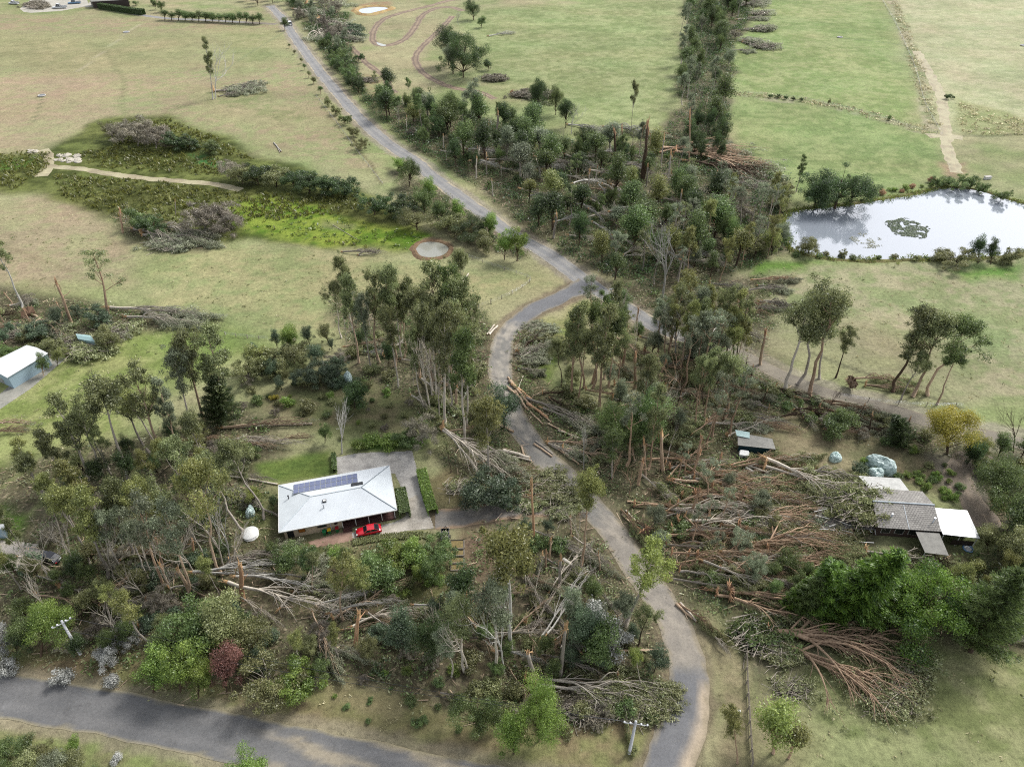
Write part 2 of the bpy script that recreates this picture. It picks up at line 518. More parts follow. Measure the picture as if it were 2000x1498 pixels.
region("1345,1180 1400,1200 1460,1270 1470,1520 1380,1520 1400,1400 1375,1300", c3(156, 148, 104), c3(172, 156, 116), 1.5, .6, .95)
# gardens and clearings
region("500,900 640,880 652,925 548,942 520,935", c3(108, 128, 60), c3(126, 140, 68), 1.2, .3)
region("500,780 700,730 830,770 815,850 680,860 520,820", c3(128, 130, 82), c3(146, 132, 96), 3, 1, .9, .2)
region("690,862 830,852 815,880 700,882", c3(104, 140, 54), c3(90, 116, 50), 1, .4)
region("835,930 880,910 960,960 960,1000 850,1008", c3(158, 140, 98), c3(140, 128, 86), 1.5, .6, .95, .3)
region("460,960 545,945 545,1060 450,1060", c3(130, 132, 84), c3(112, 118, 66), 2, .6)
region("1440,830 1540,790 1720,850 1880,900 1900,960 1700,940 1500,900", c3(160, 142, 106), c3(138, 132, 92), 3, 1, .95, .35)
region("1540,860 1640,880 1700,920 1620,920 1530,900", c3(186, 168, 126), c3(166, 152, 112), 2, 1, .9)
region("1820,880 1910,900 1940,960 1920,1040 1880,970 1830,930", c3(134, 124, 108), c3(150, 140, 120), 2, .6, .9, .2)
region("1000,700 1090,690 1085,760 1060,740 1020,720", c3(124, 150, 62), c3(150, 158, 88), 2, 1, .9)
region("1040,640 1110,590 1180,590 1100,660 1080,690", c3(150, 164, 84), c3(168, 166, 104), 2, 1, .9)
region("1210,600 1260,640 1240,650 1212,625", c3(150, 158, 84), c3(160, 160, 96), 1)
region("0,980 60,1000 50,1050 -40,1050", c3(118, 158, 60), c3(138, 160, 80), 2)
region("1400,1100 1440,1110 1430,1160 1390,1150", c3(150, 148, 96), c3(138, 144, 84), 2, 1, .9)
region("1480,520 1600,505 1560,530 1470,540", c3(126, 160, 70), c3(150, 165, 90), 2)
region("1870,530 1980,528 1980,548 1880,545", c3(128, 168, 74), c3(150, 170, 90), 3)
# bare earth: dam rims, wheel marks, verges
region("806,480 822,466 850,463 880,470 890,486 876,500 846,506 818,500", c3(166, 136, 106), c3(156, 146, 104), 1, .3)
region("690,10 740,4 766,4 764,22 720,32 690,26", c3(186, 176, 124), c3(184, 150, 112), 3, .5)
region("1830,318 1890,320 1880,345 1850,350", c3(196, 166, 130), c3(184, 168, 120), 2)
region("690,150 760,140 770,190 730,210", c3(180, 152, 112), c3(164, 166, 108), 4, 1, .8)
region("1440,372 1500,360 1490,400 1430,400", c3(150, 144, 120), c3(134, 128, 96), 3, 1, .8)
region("1860,190 1960,220 2060,250 2060,275 1880,262", c3(196, 190, 132), c3(156, 160, 96), 3, 1, .8)
region("1730,0 1752,0 1790,90 1812,180 1838,255 1812,255 1790,180 1764,90", c3(206, 196, 152), c3(150, 156, 104), 1.5, .6, .9)
region("1420,183 1500,186 1640,206 1740,232 1830,262 1800,262 1640,216 1500,196", c3(196, 190, 146), c3(150, 160, 100), 1.2, .6, .8)
for ln, w, cc in ((R1, 4.6, c3(196, 182, 150)), (R2, 4.0, c3(166, 148, 116)), (R3, 4.6, c3(190, 178, 138)), (DRIVE, 2.8, c3(160, 134, 108))):
    sel = (GX > ln[:, 0].min() - 9) & (GX < ln[:, 0].max() + 9) & (GY > ln[:, 1].min() - 9) & (GY < ln[:, 1].max() + 9)
    dd = np.full(GX.shape, 99.0); dd[sel] = seg_dist(GX[sel], GY[sel], ln[::3])
    k = 1 - sm01(dd + 2.0 * (sm - .5), w - .7, w + 1.0)
    blend(k * .85, cc, cc * .72, sm01(med, .4, .6))
# faint straight tracks and cattle pads in the paddocks
for s, w, cc in (("200,95 240,150 242,225", .9, c3(150, 150, 100)), ("285,38 150,140", .8, c3(206, 196, 150)), ("80,190 68,240", .6, c3(130, 132, 90)), ("560,60 480,110 420,150", .8, c3(160, 164, 112)),
                 ("760,300 700,300 560,305", .5, c3(178, 166, 120)), ("1500,187 1640,210", .6, c3(120, 126, 84)), ("1648,75 1790,92", .6, c3(150, 158, 110)), ("1880,265 1960,266 2100,255", 1.0, c3(110, 112, 76)), ("0,480 140,530", .9, c3(176, 158, 118)), ("690,270 745,360", .5, c3(120, 106, 76)), ("1580,690 1880,795", .6, c3(112, 108, 80)), ("0,950 110,860", .7, c3(176, 184, 112)), ("60,1000 200,850", .7, c3(176, 184, 112))):
    ln = np.array(pxpoly(s))
    dd = seg_dist(wx * .3 + GX * .7, wy * .3 + GY * .7, ln)
    blend((1 - sm01(dd, w * .4, w * 1.4)) * .7, cc)
col = col * np.array([.735, .765, .88])
big2 = fbm(GX / 34, GY / 22, 61, 4)
col *= (1 + .28 * (sm - .5) + .26 * (med - .5) + .30 * (big2 - .5))[..., None]
col *= 1 + (np.array([.10, -.02, .06]) * (fbm(GX / 24, GY / 18, 63, 4) - .5)[..., None] * 2)

me = bpy.data.meshes.new("ground")
V = np.stack([GX, GY, np.zeros_like(GX)], -1).reshape(-1, 3)
I = np.arange(ny * nx).reshape(ny, nx)
Q = np.stack([I[:-1, :-1], I[:-1, 1:], I[1:, 1:], I[1:, :-1]], -1).reshape(-1, 4)
me.vertices.add(len(V)); me.vertices.foreach_set("co", V.ravel().astype(np.float32))
me.loops.add(Q.size); me.loops.foreach_set("vertex_index", Q.ravel().astype(np.int32))
me.polygons.add(len(Q)); me.polygons.foreach_set("loop_start", (np.arange(len(Q)) * 4).astype(np.int32))
ca = me.color_attributes.new("cover", 'FLOAT_COLOR', 'POINT')
rgba = np.ones((ny * nx, 4), dtype=np.float32); rgba[:, :3] = col.reshape(-1, 3)
ca.data.foreach_set("color", rgba.ravel())
la = me.attributes.new("litter", 'FLOAT', 'POINT'); la.data.foreach_set("value", litter.ravel().astype(np.float32))
me.update(calc_edges=True)

m, n, l, out = nmat("grass_and_soil")
tc = n.new("ShaderNodeTexCoord")
at = n.new("ShaderNodeAttribute"); at.attribute_name = "cover"
lt = n.new("ShaderNodeAttribute"); lt.attribute_name = "litter"
f1 = noise(n, l, 1.1, 5, .72, tc.outputs["Object"])
f2 = noise(n, l, .22, 4, .6, tc.outputs["Object"])
mp = n.new("ShaderNodeMapping"); mp.inputs["Scale"].default_value = (.35, 1.6, 1); mp.inputs["Rotation"].default_value = (0, 0, .25)
l.new(tc.outputs["Object"], mp.inputs["Vector"])
f3 = noise(n, l, .9, 4, .7, mp.outputs[0])
g1 = ramp(n, l, f1, [(.3, .72), (.5, 1.0), (.72, 1.24)])
g2 = ramp(n, l, f2, [(.3, .86), (.7, 1.12)])
g3 = ramp(n, l, f3, [(.3, .92), (.7, 1.06)])
c = mixc(n, l, 1.0, at.outputs["Color"], g1, 'MULTIPLY')
c = mixc(n, l, 1.0, c, g2, 'MULTIPLY')
c = mixc(n, l, 1.0, c, g3, 'MULTIPLY')
f4 = noise(n, l, .55, 6, .78, tc.outputs["Object"])          # darker tussocks and weeds
c = mixc(n, l, 1.0, c, ramp(n, l, f4, [(.30, .66), (.42, .97), (.6, 1.0), (.75, 1.12)]), 'MULTIPLY')
f5 = noise(n, l, 5.0, 3, .8, tc.outputs["Object"])
c = mixc(n, l, 1.0, c, ramp(n, l, f5, [(.25, .80), (.5, 1.0), (.75, 1.18)]), 'MULTIPLY')
# fallen leaves and bark on the woodland floor
vo = n.new("ShaderNodeTexVoronoi"); vo.inputs["Scale"].default_value = 2.2; vo.inputs["Randomness"].default_value = 1
l.new(tc.outputs["Object"], vo.inputs["Vector"])
lv = ramp(n, l, vo.outputs["Color"], [(.25, C(66, 60, 44)), (.5, C(110, 100, 76)), (.72, C(92, 98, 64)), (.9, C(178, 162, 134))])
fm = math_node(n, l, 'MULTIPLY', lt.outputs["Fac"], math_node(n, l, 'MULTIPLY', f1, 1.1))
c = mixc(n, l, fm, c, lv)
b = n.new("ShaderNodeBsdfPrincipled"); b.inputs["Roughness"].default_value = .95; b.inputs["Specular IOR Level"].default_value = .1
l.new(c, b.inputs["Base Color"])
bp = n.new("ShaderNodeBump"); bp.inputs["Strength"].default_value = .8; bp.inputs["Distance"].default_value = .35
l.new(f1, bp.inputs["Height"]); l.new(bp.outputs[0], b.inputs["Normal"])
l.new(b.outputs[0], out.inputs[0])
me.materials.append(m)
ground = struct(link(bpy.data.objects.new("ground", me)))

# ------------------------------------------------------------------ roads and tracks: thin sheets with ragged edges
def ribbon(name, ln, width, z, colour, seed=0, nac=12, ragged=.35, wfun=None):
    P = ln; T = np.gradient(P, axis=0); T /= np.linalg.norm(T, axis=1)[:, None]
    N = np.stack([-T[:, 1], T[:, 0]], 1)
    k = len(P); s = np.arange(k, dtype=float)
    u = np.linspace(-1, 1, nac + 1)
    wl_ = width / 2 + ragged * 2 * (fbm(s / 3, s * 0 + seed, seed) - .5); wr_ = width / 2 + ragged * 2 * (fbm(s / 3, s * 0 + seed + 50, seed + 5) - .5)
    if wfun is not None: wl_, wr_ = wl_ * wfun(s / (k - 1)), wr_ * wfun(s / (k - 1))
    off = np.where(u[None, :] < 0, u[None, :] * wl_[:, None], u[None, :] * wr_[:, None])
    XY = P[:, None, :] + N[:, None, :] * off[..., None]
    V = np.concatenate([XY, np.full(XY.shape[:2] + (1,), z)], -1)
    c = colour(np.broadcast_to(u[None, :], off.shape), np.broadcast_to((s / (k - 1))[:, None], off.shape), XY[..., 0], XY[..., 1])
    I = np.arange(k * (nac + 1)).reshape(k, nac + 1)
    Q = np.stack([I[:-1, 1:], I[:-1, :-1], I[1:, :-1], I[1:, 1:]], -1).reshape(-1, 4)[:, ::-1]
    return sheet(name, V.reshape(-1, 3), Q, c.reshape(-1, 3))

def sheet(name, V, Q, c, mat=None):
    me = bpy.data.meshes.new(name)
    me.from_pydata([tuple(p) for p in V], [], [tuple(q) for q in Q])
    ca = me.color_attributes.new("cover", 'FLOAT_COLOR', 'POINT')
    rgba = np.ones((len(V), 4), dtype=np.float32); rgba[:, :3] = c
    ca.data.foreach_set("color", rgba.ravel())
    me.materials.append(mat or ROADMAT)
    me.update()
    return link(bpy.data.objects.new(name, me))

m, n, l, out = nmat("road_surface")
tc = n.new("ShaderNodeTexCoord")
at = n.new("ShaderNodeAttribute"); at.attribute_name = "cover"
f1 = noise(n, l, 2.5, 6, .75, tc.outputs["Object"])
f2 = noise(n, l, .5, 4, .6, tc.outputs["Object"])
c = mixc(n, l, 1.0, at.outputs["Color"], ramp(n, l, f1, [(.3, .78), (.5, 1.0), (.75, 1.22)]), 'MULTIPLY')
c = mixc(n, l, 1.0, c, ramp(n, l, f2, [(.3, .9), (.7, 1.08)]), 'MULTIPLY')
f3 = noise(n, l, .16, 5, .7, tc.outputs["Object"])           # worn and resealed patches
c = mixc(n, l, 1.0, c, ramp(n, l, f3, [(.36, .80), (.42, .97), (.6, 1.0), (.66, 1.14)]), 'MULTIPLY')
f4 = noise(n, l, 9.0, 2, .8, tc.outputs["Object"])           # blown leaves and loose stones
c = mixc(n, l, ramp(n, l, f4, [(.66, 0.0), (.72, .55)]), c, C(186, 174, 142))
b = n.new("ShaderNodeBsdfPrincipled"); b.inputs["Roughness"].default_value = .8; b.inputs["Specular IOR Level"].default_value = .25
l.new(c, b.inputs["Base Color"])
bp = n.new("ShaderNodeBump"); bp.inputs["Strength"].default_value = .3; bp.inputs["Distance"].default_value = .04
l.new(f1, bp.inputs["Height"]); l.new(bp.outputs[0], b.inputs["Normal"])
l.new(b.outputs[0], out.inputs[0])
ROADMAT = m

def L3(a, b, t): return a + (b - a) * np.clip(t, 0, 1)[..., None]
def wheel(u): return np.exp(-((np.abs(u) - .45) / .16) ** 2)
S_END = float(np.argmin(np.hypot(*(R1 - np.array(G(1262, 625)[:2])).T))) / (len(R1) - 1)
def col_r1(u, s, X, Y):
    c = L3(c3(140, 140, 140), c3(170, 166, 158), wheel(u) * .6 + .5 * (fbm(X / 6, Y / 6, 4) - .4))
    e = sm01(np.abs(u) + .4 * (fbm(X / 1.5, Y / 1.5, 8) - .5), .74, .92)
    c = L3(c, c3(190, 176, 146), e * (.4 + .6 * sm01(fbm(X / 8, Y / 8, 6), .3, .6)))
    far = sm01(s, S_END, S_END + .05)
    return L3(c, L3(c3(112, 104, 90), c3(150, 140, 120), fbm(X / 2., Y / 2., 77) * 1.4 - .2), far * .9)
def col_r2(u, s, X, Y):
    seal = L3(c3(112, 113, 116), c3(126, 126, 127), fbm(X / 3, Y / 3, 2))
    n1 = fbm(X / 1.1, Y / 1.1, 31, 4); n2 = fbm(X / 5, Y / 5, 32)
    lit = L3(c3(128, 126, 120), c3(178, 170, 156), sm01(n1 * .7 + n2 * .3, .36, .66))
    lit = L3(lit, c3(132, 128, 122), wheel(u) * .55)
    k = sm01(s + .02 * (n1 - .5), .175, .20) * (1 - sm01(s + .015 * (n1 - .5), .835, .85))
    c = L3(seal, lit, k)
    dirt = sm01(s, .845, .87) * sm01(u + .5 * (n2 - .5) + .25 * (n1 - .5), .25, .75)
    c = L3(c, c3(196, 178, 152), dirt * .9)
    br = sm01(s, .62, .66) * (1 - sm01(s, .83, .85)); c = L3(c, c3(158, 148, 134), br * .5)
    e = sm01(np.abs(u) + .5 * (n1 - .5), .7, .95)
    return L3(c, c3(150, 138, 112), e * .7)
def col_r3(u, s, X, Y):
    c = L3(c3(106, 107, 108), c3(124, 123, 122), fbm(X / 9, Y / 2, 12) * 1.2 - .1)
    c = L3(c, c3(140, 138, 136), wheel(u) * .3)
    n2 = fbm(X / 2.2, Y / 1.0, 14); st = sm01(np.sin(u * 5 + s * 26) * .25 + n2, .42, .85)
    c = L3(c, c3(176, 164, 140), sm01(s, .40, .50) * st * .8)
    e = sm01(np.abs(u) + .3 * (n2 - .5), .86, 1.0)
    return L3(c, c3(176, 164, 126), e * .7)
def col_dr(u, s, X, Y):
    n1 = fbm(X / .9, Y / .9, 41, 4)
    return L3(L3(c3(118, 116, 114), c3(146, 138, 126), n1), c3(160, 136, 110), sm01(np.abs(u) + .6 * (n1 - .5), .6, .95) + sm01(s, .6, .9) * .5)
def col_tr(u, s, X, Y):
    n1 = fbm(X / 2.5, Y / 2.5, 51)
    c = L3(c3(128, 108, 90), c3(176, 154, 128), n1 * 1.2 - .1)
    rut = np.exp(-((np.abs(u) - .55) / .2) ** 2)
    return L3(c, c3(92, 80, 66), rut * .75)
struct(ribbon("road", R1, 5.9, .03, col_r1, 3, wfun=lambda s: 1.0 - .3 * sm01(s, S_END, S_END + .05)))
struct(ribbon("road", R2, 5.4, .036, col_r2, 5, ragged=.5, wfun=lambda s: 1.0 + .22 * sm01(s, .8, .9) + .5 * (1 - sm01(s, 0, .05))))
struct(ribbon("road", R3, 6.6, .042, col_r3, 7, ragged=.3))
struct(ribbon("driveway", DRIVE, 4.6, .024, col_dr, 11, ragged=.3))
struct(ribbon("driveway", DRIVE_FAR, 4.2, .02, col_r1, 13))
for i, (ln, w) in enumerate(TRACKS):
    pale = i in (3, 4, 5, 6)
    def cf(u, s, X, Y):
        c = col_tr(u, s, X, Y)
        return L3(c, c3(186, 178, 144), .55 + .4 * sm01(fbm(X / 3., Y / 3., 91), .35, .6)) if pale else (L3(c, c3(140, 130, 116), .6 + 0 * u) if i == 7 else c)
    struct(ribbon("dirt_track", ln, w, .012 + .0015 * i, cf, 20 + i, ragged=w * .2, nac=10))

def poly_sheet(name, poly, z, ca_, cb_, scale=1.2, seed=1):
    P = np.array(poly); x0, y0 = P.min(0); x1, y1 = P.max(0)
    me_step = .2 if x1 - x0 < 60 else .8
    X, Y = np.meshgrid(np.arange(x0, x1 + me_step, me_step), np.arange(y0, y1 + me_step, me_step))
    k = inside(X, Y, P)
    cells = k[:-1, :-1] & k[1:, :-1] & k[:-1, 1:] & k[1:, 1:]
    I = np.arange(X.size).reshape(X.shape)
    Q = np.stack([I[:-1, :-1], I[:-1, 1:], I[1:, 1:], I[1:, :-1]], -1)[cells]
    V = np.stack([X.ravel(), Y.ravel(), np.full(X.size, z)], -1)
    c = L3(ca_, cb_, fbm(X / scale, Y / scale, seed, 4) * 1.6 - .3).reshape(-1, 3)
    used = np.unique(Q); rm = np.zeros(X.size, dtype=int); rm[used] = np.arange(len(used))
    return sheet(name, V[used], rm[Q], c[used])
struct(poly_sheet("driveway", HOUSE_DRIVE, .03, c3(170, 166, 160), c3(204, 200, 192), 1.6, 3))
struct(poly_sheet("path", line("849,1032 786,1038 765,1046 690,1053 690,1042 775,1020 800,1000 795,975 815,965 836,1000"), .034, c3(172, 164, 150), c3(216, 208, 194), 1.0, 8))
struct(poly_sheet("path", line("600,1058 660,1040 690,1036 692,1056 640,1066 612,1070"), .018, c3(146, 116, 100), c3(176, 146, 128), 1, 4))
struct(poly_sheet("yard", GRAVEL_YARD, .016, c3(190, 180, 166), c3(216, 208, 196), 1.5, 5))
struct(poly_sheet("yard", FARM_YARD, .014, c3(176, 172, 158), c3(206, 200, 186), 5, 6))
struct(poly_sheet("yard", FARM_YARD2, .015, c3(176, 172, 158), c3(206, 200, 186), 5, 7))
struct(poly_sheet("yard", line("-80,770 0,768 60,720 100,690 130,700 60,760 0,800 -80,810"), .014, c3(150, 150, 140), c3(176, 172, 160), 2, 9))

# ------------------------------------------------------------------ water
def water_mat(name, base, rough, ior):
    m, n, l, out = nmat(name)
    tc = n.new("ShaderNodeTexCoord")
    b = n.new("ShaderNodeBsdfPrincipled")
    b.inputs["Base Color"].default_value = base
    b.inputs["Roughness"].default_value = rough
    b.inputs["IOR"].default_value = ior
    bp = n.new("ShaderNodeBump"); bp.inputs["Strength"].default_value = .05; bp.inputs["Distance"].default_value = .05
    l.new(noise(n, l, .6, 2, .5, tc.outputs["Object"]), bp.inputs["Height"]); l.new(bp.outputs[0], b.inputs["Normal"])
    l.new(b.outputs[0], out.inputs[0])
    return m
WATER = water_mat("pond_water", C(150, 157, 166), .03, 1.85)
MUDWATER = water_mat("muddy_water", C(158, 158, 146), .1, 1.4)
def pond(name, s, z, mat):
    P = spline(pxpoly(s) + pxpoly(s)[:1], 1.0)[:-1]
    g = Geo(); g.add([(p[0], p[1], z) for p in P], [list(range(len(P)))])
    me = g.mesh(name, [mat])
    if me.polygons[0].normal.z < 0: me.flip_normals()
    return struct(link(bpy.data.objects.new(name, me))), P
big_pond, BIGP = pond("pond", "1531,448 1540,420 1560,412 1605,407 1667,401 1730,390 1790,381 1842,368 1905,372 1947,384 2000,400 2060,418 2080,460 2000,492 1920,502 1800,505 1671,507 1600,500 1552,488 1540,470", .05, WATER)
dam, DAMP = pond("pond", "812,487 822,476 842,473 862,476 876,485 868,497 846,503 822,500", .06, MUDWATER)
far_dam, FARP = pond("pond", "699,22 706,17 730,14 752,15 758,18 735,25 712,28", .05, WATER)
pud, _ = pond("puddle", "735,83 745,86 755,89 748,91 738,88", .045, MUDWATER)
# earth bank heaped round the small dam and along the big pond's shore
def bank(P, name, h, w, colour, out_only=True, seed=0):
    k = len(P); c = P.mean(0); N = P - c; N /= np.linalg.norm(N, axis=1)[:, None]
    T = np.roll(P, -1, 0) - np.roll(P, 1, 0); N2 = np.stack([T[:, 1], -T[:, 0]], 1); N2 /= np.linalg.norm(N2, axis=1)[:, None]
    N2 *= np.sign((N2 * N).sum(1))[:, None]
    s = np.arange(k); hh = h * (.5 + fbm(s / 5., s * 0., seed)); ww = w * (.7 + .6 * fbm(s / 4., s * 0., seed + 3))
    prof = [(-.25, -.05), (0, .12), (.2, .7), (.45, 1), (.75, .5), (1, -.02)]
    V = np.stack([np.concatenate([P + N2 * (a * ww)[:, None], (b * hh)[:, None]], 1) for a, b in prof], 1)
    nn = len(prof); I = np.arange(k * nn).reshape(k, nn); J = np.roll(I, -1, 0)
    Q = np.stack([I[:, :-1], J[:, :-1], J[:, 1:], I[:, 1:]], -1).reshape(-1, 4)
    cc = L3(colour[0], colour[1], np.broadcast_to((fbm(s / 2., s * 0., seed + 7))[:, None], (k, nn))).reshape(-1, 3)
    o = sheet(name, V.reshape(-1, 3), Q, cc, ground.data.materials[0])
    return struct(o)
bank(DAMP, "bank", .4, 2.0, (c3(150, 122, 96), c3(122, 104, 82)), seed=3)
bank(BIGP, "bank", .35, 1.8, (c3(100, 102, 62), c3(140, 134, 92)), seed=9)
bank(FARP, "bank", .8, 4.0, (c3(190, 178, 126), c3(180, 140, 100)), seed=5)
# ------------------------------------------------------------------ plant prototypes (meshes shared by copies)
def unit(rng, n):
    v = rng.normal(size=(n, 3)); return v / (np.linalg.norm(v, axis=1)[:, None] + 1e-9)

def clump(g, rng, c, rad, n, size, droop=.3, shell=.35, tint=None, aspect=.45, flow=None):
    """leaf cards through an uneven ellipsoid"""
    d = unit(rng, n)
    r = rng.uniform(shell, 1.0, n) ** .6
    p = np.asarray(c) + d * r[:, None] * np.asarray(rad) * (1 + .25 * rng.normal(size=(n, 1)))
    ax = unit(rng, n)
    if flow is not None: ax = ax * .45 + np.asarray(flow)
    ax[:, 2] -= droop
    ax /= np.linalg.norm(ax, axis=1)[:, None] + 1e-9
    w = np.cross(ax, d + .6 * unit(rng, n)); w /= np.linalg.norm(w, axis=1)[:, None] + 1e-9
    s = size * rng.uniform(.55, 1.35, n)
    t0 = rng.uniform(.15, .75) if tint is None else tint
    g.cards(p, ax * s[:, None], w * (s * aspect)[:, None], np.clip(t0 + rng.normal(0, .2, n), 0, 1))

def limb(rng, p0, d, L, r0, r1, k=5, up=.15, wob=.12):
    pts = [np.array(p0, dtype=float)]; d = np.array(d, dtype=float)
    for i in range(k):
        d = d + rng.normal(0, wob, 3) + np.array([0, 0, up])
        d /= np.linalg.norm(d)
        pts.append(pts[-1] + d * L / k)
    return np.array(pts), np.linspace(r0, r1, k + 1), d

def gum_proto(seed, H=26, low=.45, spread=.22, nl=9, dens=1.0, lean=0.0, csize=1.9):
    rng = np.random.default_rng(seed)
    t, c = Geo(), Geo()
    k = 9
    z = np.linspace(0, H * .93, k)
    wob = np.cumsum(rng.normal(0, .012 * H, (k, 2)), 0); wob -= np.linspace(0, 1, k)[:, None] * wob[-1]; wob[0] = 0
    path = np.stack([wob[:, 0] + lean * z * z / H, wob[:, 1], z], 1)
    r0 = .0155 * H
    rad = r0 * (1 - .82 * (z / z[-1])) ; rad[0] *= 1.35
    t.tube(path, rad, 7)
    tips = [path[-1]]
    for i in range(nl):
        f = low + (0.97 - low) * (i + rng.uniform(0, .9)) / nl
        p = np.array([np.interp(f * z[-1], z, path[:, q]) for q in range(3)])
        a = i * 2.4 + rng.uniform(-.5, .5)
        el = rng.uniform(.5, 1.0)
        L = spread * H * rng.uniform(.65, 1.25) * (1.15 - .55 * (f - low) / (1 - low))
        d = (math.cos(a) * math.cos(el), math.sin(a) * math.cos(el), math.sin(el))
        rr = np.interp(f * z[-1], z, rad) * .6
        pts, rs, d2 = limb(rng, p, d, L, rr, rr * .3, 5, .12)
        t.tube(pts, rs, 5, cap=False)
        tips.append(pts[-1])
        for j in range(rng.integers(2, 4)):
            q = pts[rng.integers(2, 5)]
            dd = d2 + rng.normal(0, .6, 3); dd[2] += .25; dd /= np.linalg.norm(dd)
            p2, r2, _ = limb(rng, q, dd, L * rng.uniform(.35, .6), rr * .4, rr * .12, 4, .05)
            t.tube(p2, r2, 4, cap=False)
            tips.append(p2[-1])
            if rng.random() < .5: tips.append(p2[2])
    for p in tips:
        s = .84 * csize * rng.uniform(.6, 1.3)
        clump(c, rng, p + np.array([0, 0, .2]), (s, s, s * .72), int(215 * dens * s / csize), .215, .6, .25)
        if rng.random() < .5:
            clump(c, rng, p + rng.normal(0, s * .7, 3), (s * .5, s * .5, s * .4), int(85 * dens), .21, .55)
    return t.mesh("gum_trunk"), c.mesh("gum_crown"), H

def dense_proto(seed, H=9, w=.36, n=30, card=.15, base=.12, per=330, columnar=False, aspect=.45):
    rng = np.random.default_rng(seed)
    t, c = Geo(), Geo()
    zc, rz = H * (base + 1) / 2, H * (1 - base) / 2
    pts, rs, _ = limb(rng, (0, 0, 0), (0, 0, 1), H * .75, .022 * H, .008 * H, 6, .3, .08)
    t.tube(pts, rs, 6)
    for i in range(n):
        d = unit(rng, 1)[0]
        if d[2] < -.5: d[2] = -d[2] * .4
        rr = rng.uniform(.4, 1.18)
        prof = 1.0 if not columnar else (1.1 - .5 * (d[2] * .5 + .5))
        p = np.array([d[0] * w * H * rr * prof, d[1] * w * H * rr * prof, zc + d[2] * rz * rr * .95])
        q = pts[min(5, max(1, int(6 * p[2] / H * .7)))]
        t.tube(np.array([q, (q + p) / 2 + np.array([0, 0, .2]), p]), [.008 * H, .005 * H, .002 * H], 4, cap=False)
        s = H * rng.uniform(.065, .185)
        clump(c, rng, p, (s, s, s * .85), int(per * (s / (.14 * H)) ** 1.5), card, .1, .45, aspect=aspect)
    return t.mesh("tree_trunk"), c.mesh("tree_crown"), H

def shrub_proto(seed, H=2.6, w=.55, n=13, card=.11, per=200):
    rng = np.random.default_rng(seed)
    t, c = Geo(), Geo()
    for i in range(n):
        a = rng.uniform(0, 6.28); rr = math.sqrt(rng.random()) * w * H * .8
        z = H * rng.uniform(.25, .8) * (1 - .35 * (rr / (w * H)))
        p = np.array([math.cos(a) * rr, math.sin(a) * rr, z])
        t.tube(np.array([[p[0] * .1, p[1] * .1, 0], p * np.array([.6, .6, .6]), p]), [.05, .035, .015], 4, cap=False)
        s = H * rng.uniform(.16, .28)
        clump(c, rng, p, (s, s, s * .85), int(per * rng.uniform(.7, 1.3)), card, .0, .35)
    return t.mesh("shrub_stems"), c.mesh("shrub_foliage"), H

def conifer_proto(seed, H=14, w=.3, wind=.5, n=110):
    rng = np.random.default_rng(seed)
    t, c = Geo(), Geo()
    pts = np.array([[wind * .25 * z * z / H, 0, z] for z in np.linspace(0, H, 8)])
    t.tube(pts, np.linspace(.026 * H, .03, 8), 7)
    for i in range(n):
        f = (i + rng.random()) / n
        z = H * (.05 + .93 * f)
        p = np.array([np.interp(z, pts[:, 2], pts[:, 0]), 0, z])
        a = i * 2.39996
        L = w * H * (1 - f) ** .65 * rng.uniform(.8, 1.2) + .4
        d = np.array([math.cos(a) + wind * .8, math.sin(a), .35]); d /= np.linalg.norm(d)
        br, rs, _ = limb(rng, p, d, L, .05 + .004 * H * (1 - f), .02, 5, .02, .08)
        t.tube(br, rs, 4, cap=False)
        for q in range(1, 6):
            m = int(46 + 20 * (1 - f))
            fl = (br[q] - br[q - 1]); fl = fl / np.linalg.norm(fl)
            clump(c, rng, br[q], (.34 + L * .10, .34 + L * .10, .26 + L * .05), m, .22, .25, .1, aspect=.22, flow=fl * 1.2)
    return t.mesh("conifer_trunk"), c.mesh("conifer_crown"), H

def bare_proto(seed, H=12, r=.22, spread=.9, depth=4, first=.3):
    rng = np.random.default_rng(seed)
    t = Geo()
    def grow(p, d, L, rad, k):
        pts, rs, d2 = limb(rng, p, d, L, rad, rad * .6, 5, .06, .12)
        t.tube(pts, rs, 6 if k > 2 else 4, cap=False)
        if k == 0: return
        for j in range(rng.integers(2, 4)):
            dd = d2 + spread * rng.normal(0, .5, 3); dd[2] += .15; dd /= np.linalg.norm(dd)
            grow(pts[-1] if j == 0 else pts[rng.integers(2, 5)], dd, L * rng.uniform(.55, .85), rad * .58, k - 1)
    pts, rs, d = limb(rng, (0, 0, 0), (0, 0, 1), H * first, r, r * .8, 4, .1, .05)
    t.tube(pts, rs, 7, cap=False)
    for j in range(4):
        dd = d + spread * rng.normal(0, .45, 3); dd /= np.linalg.norm(dd)
        grow(pts[-1], dd, H * .28, r * .6, depth - 1)
    return t.mesh("bare_tree"), None, H

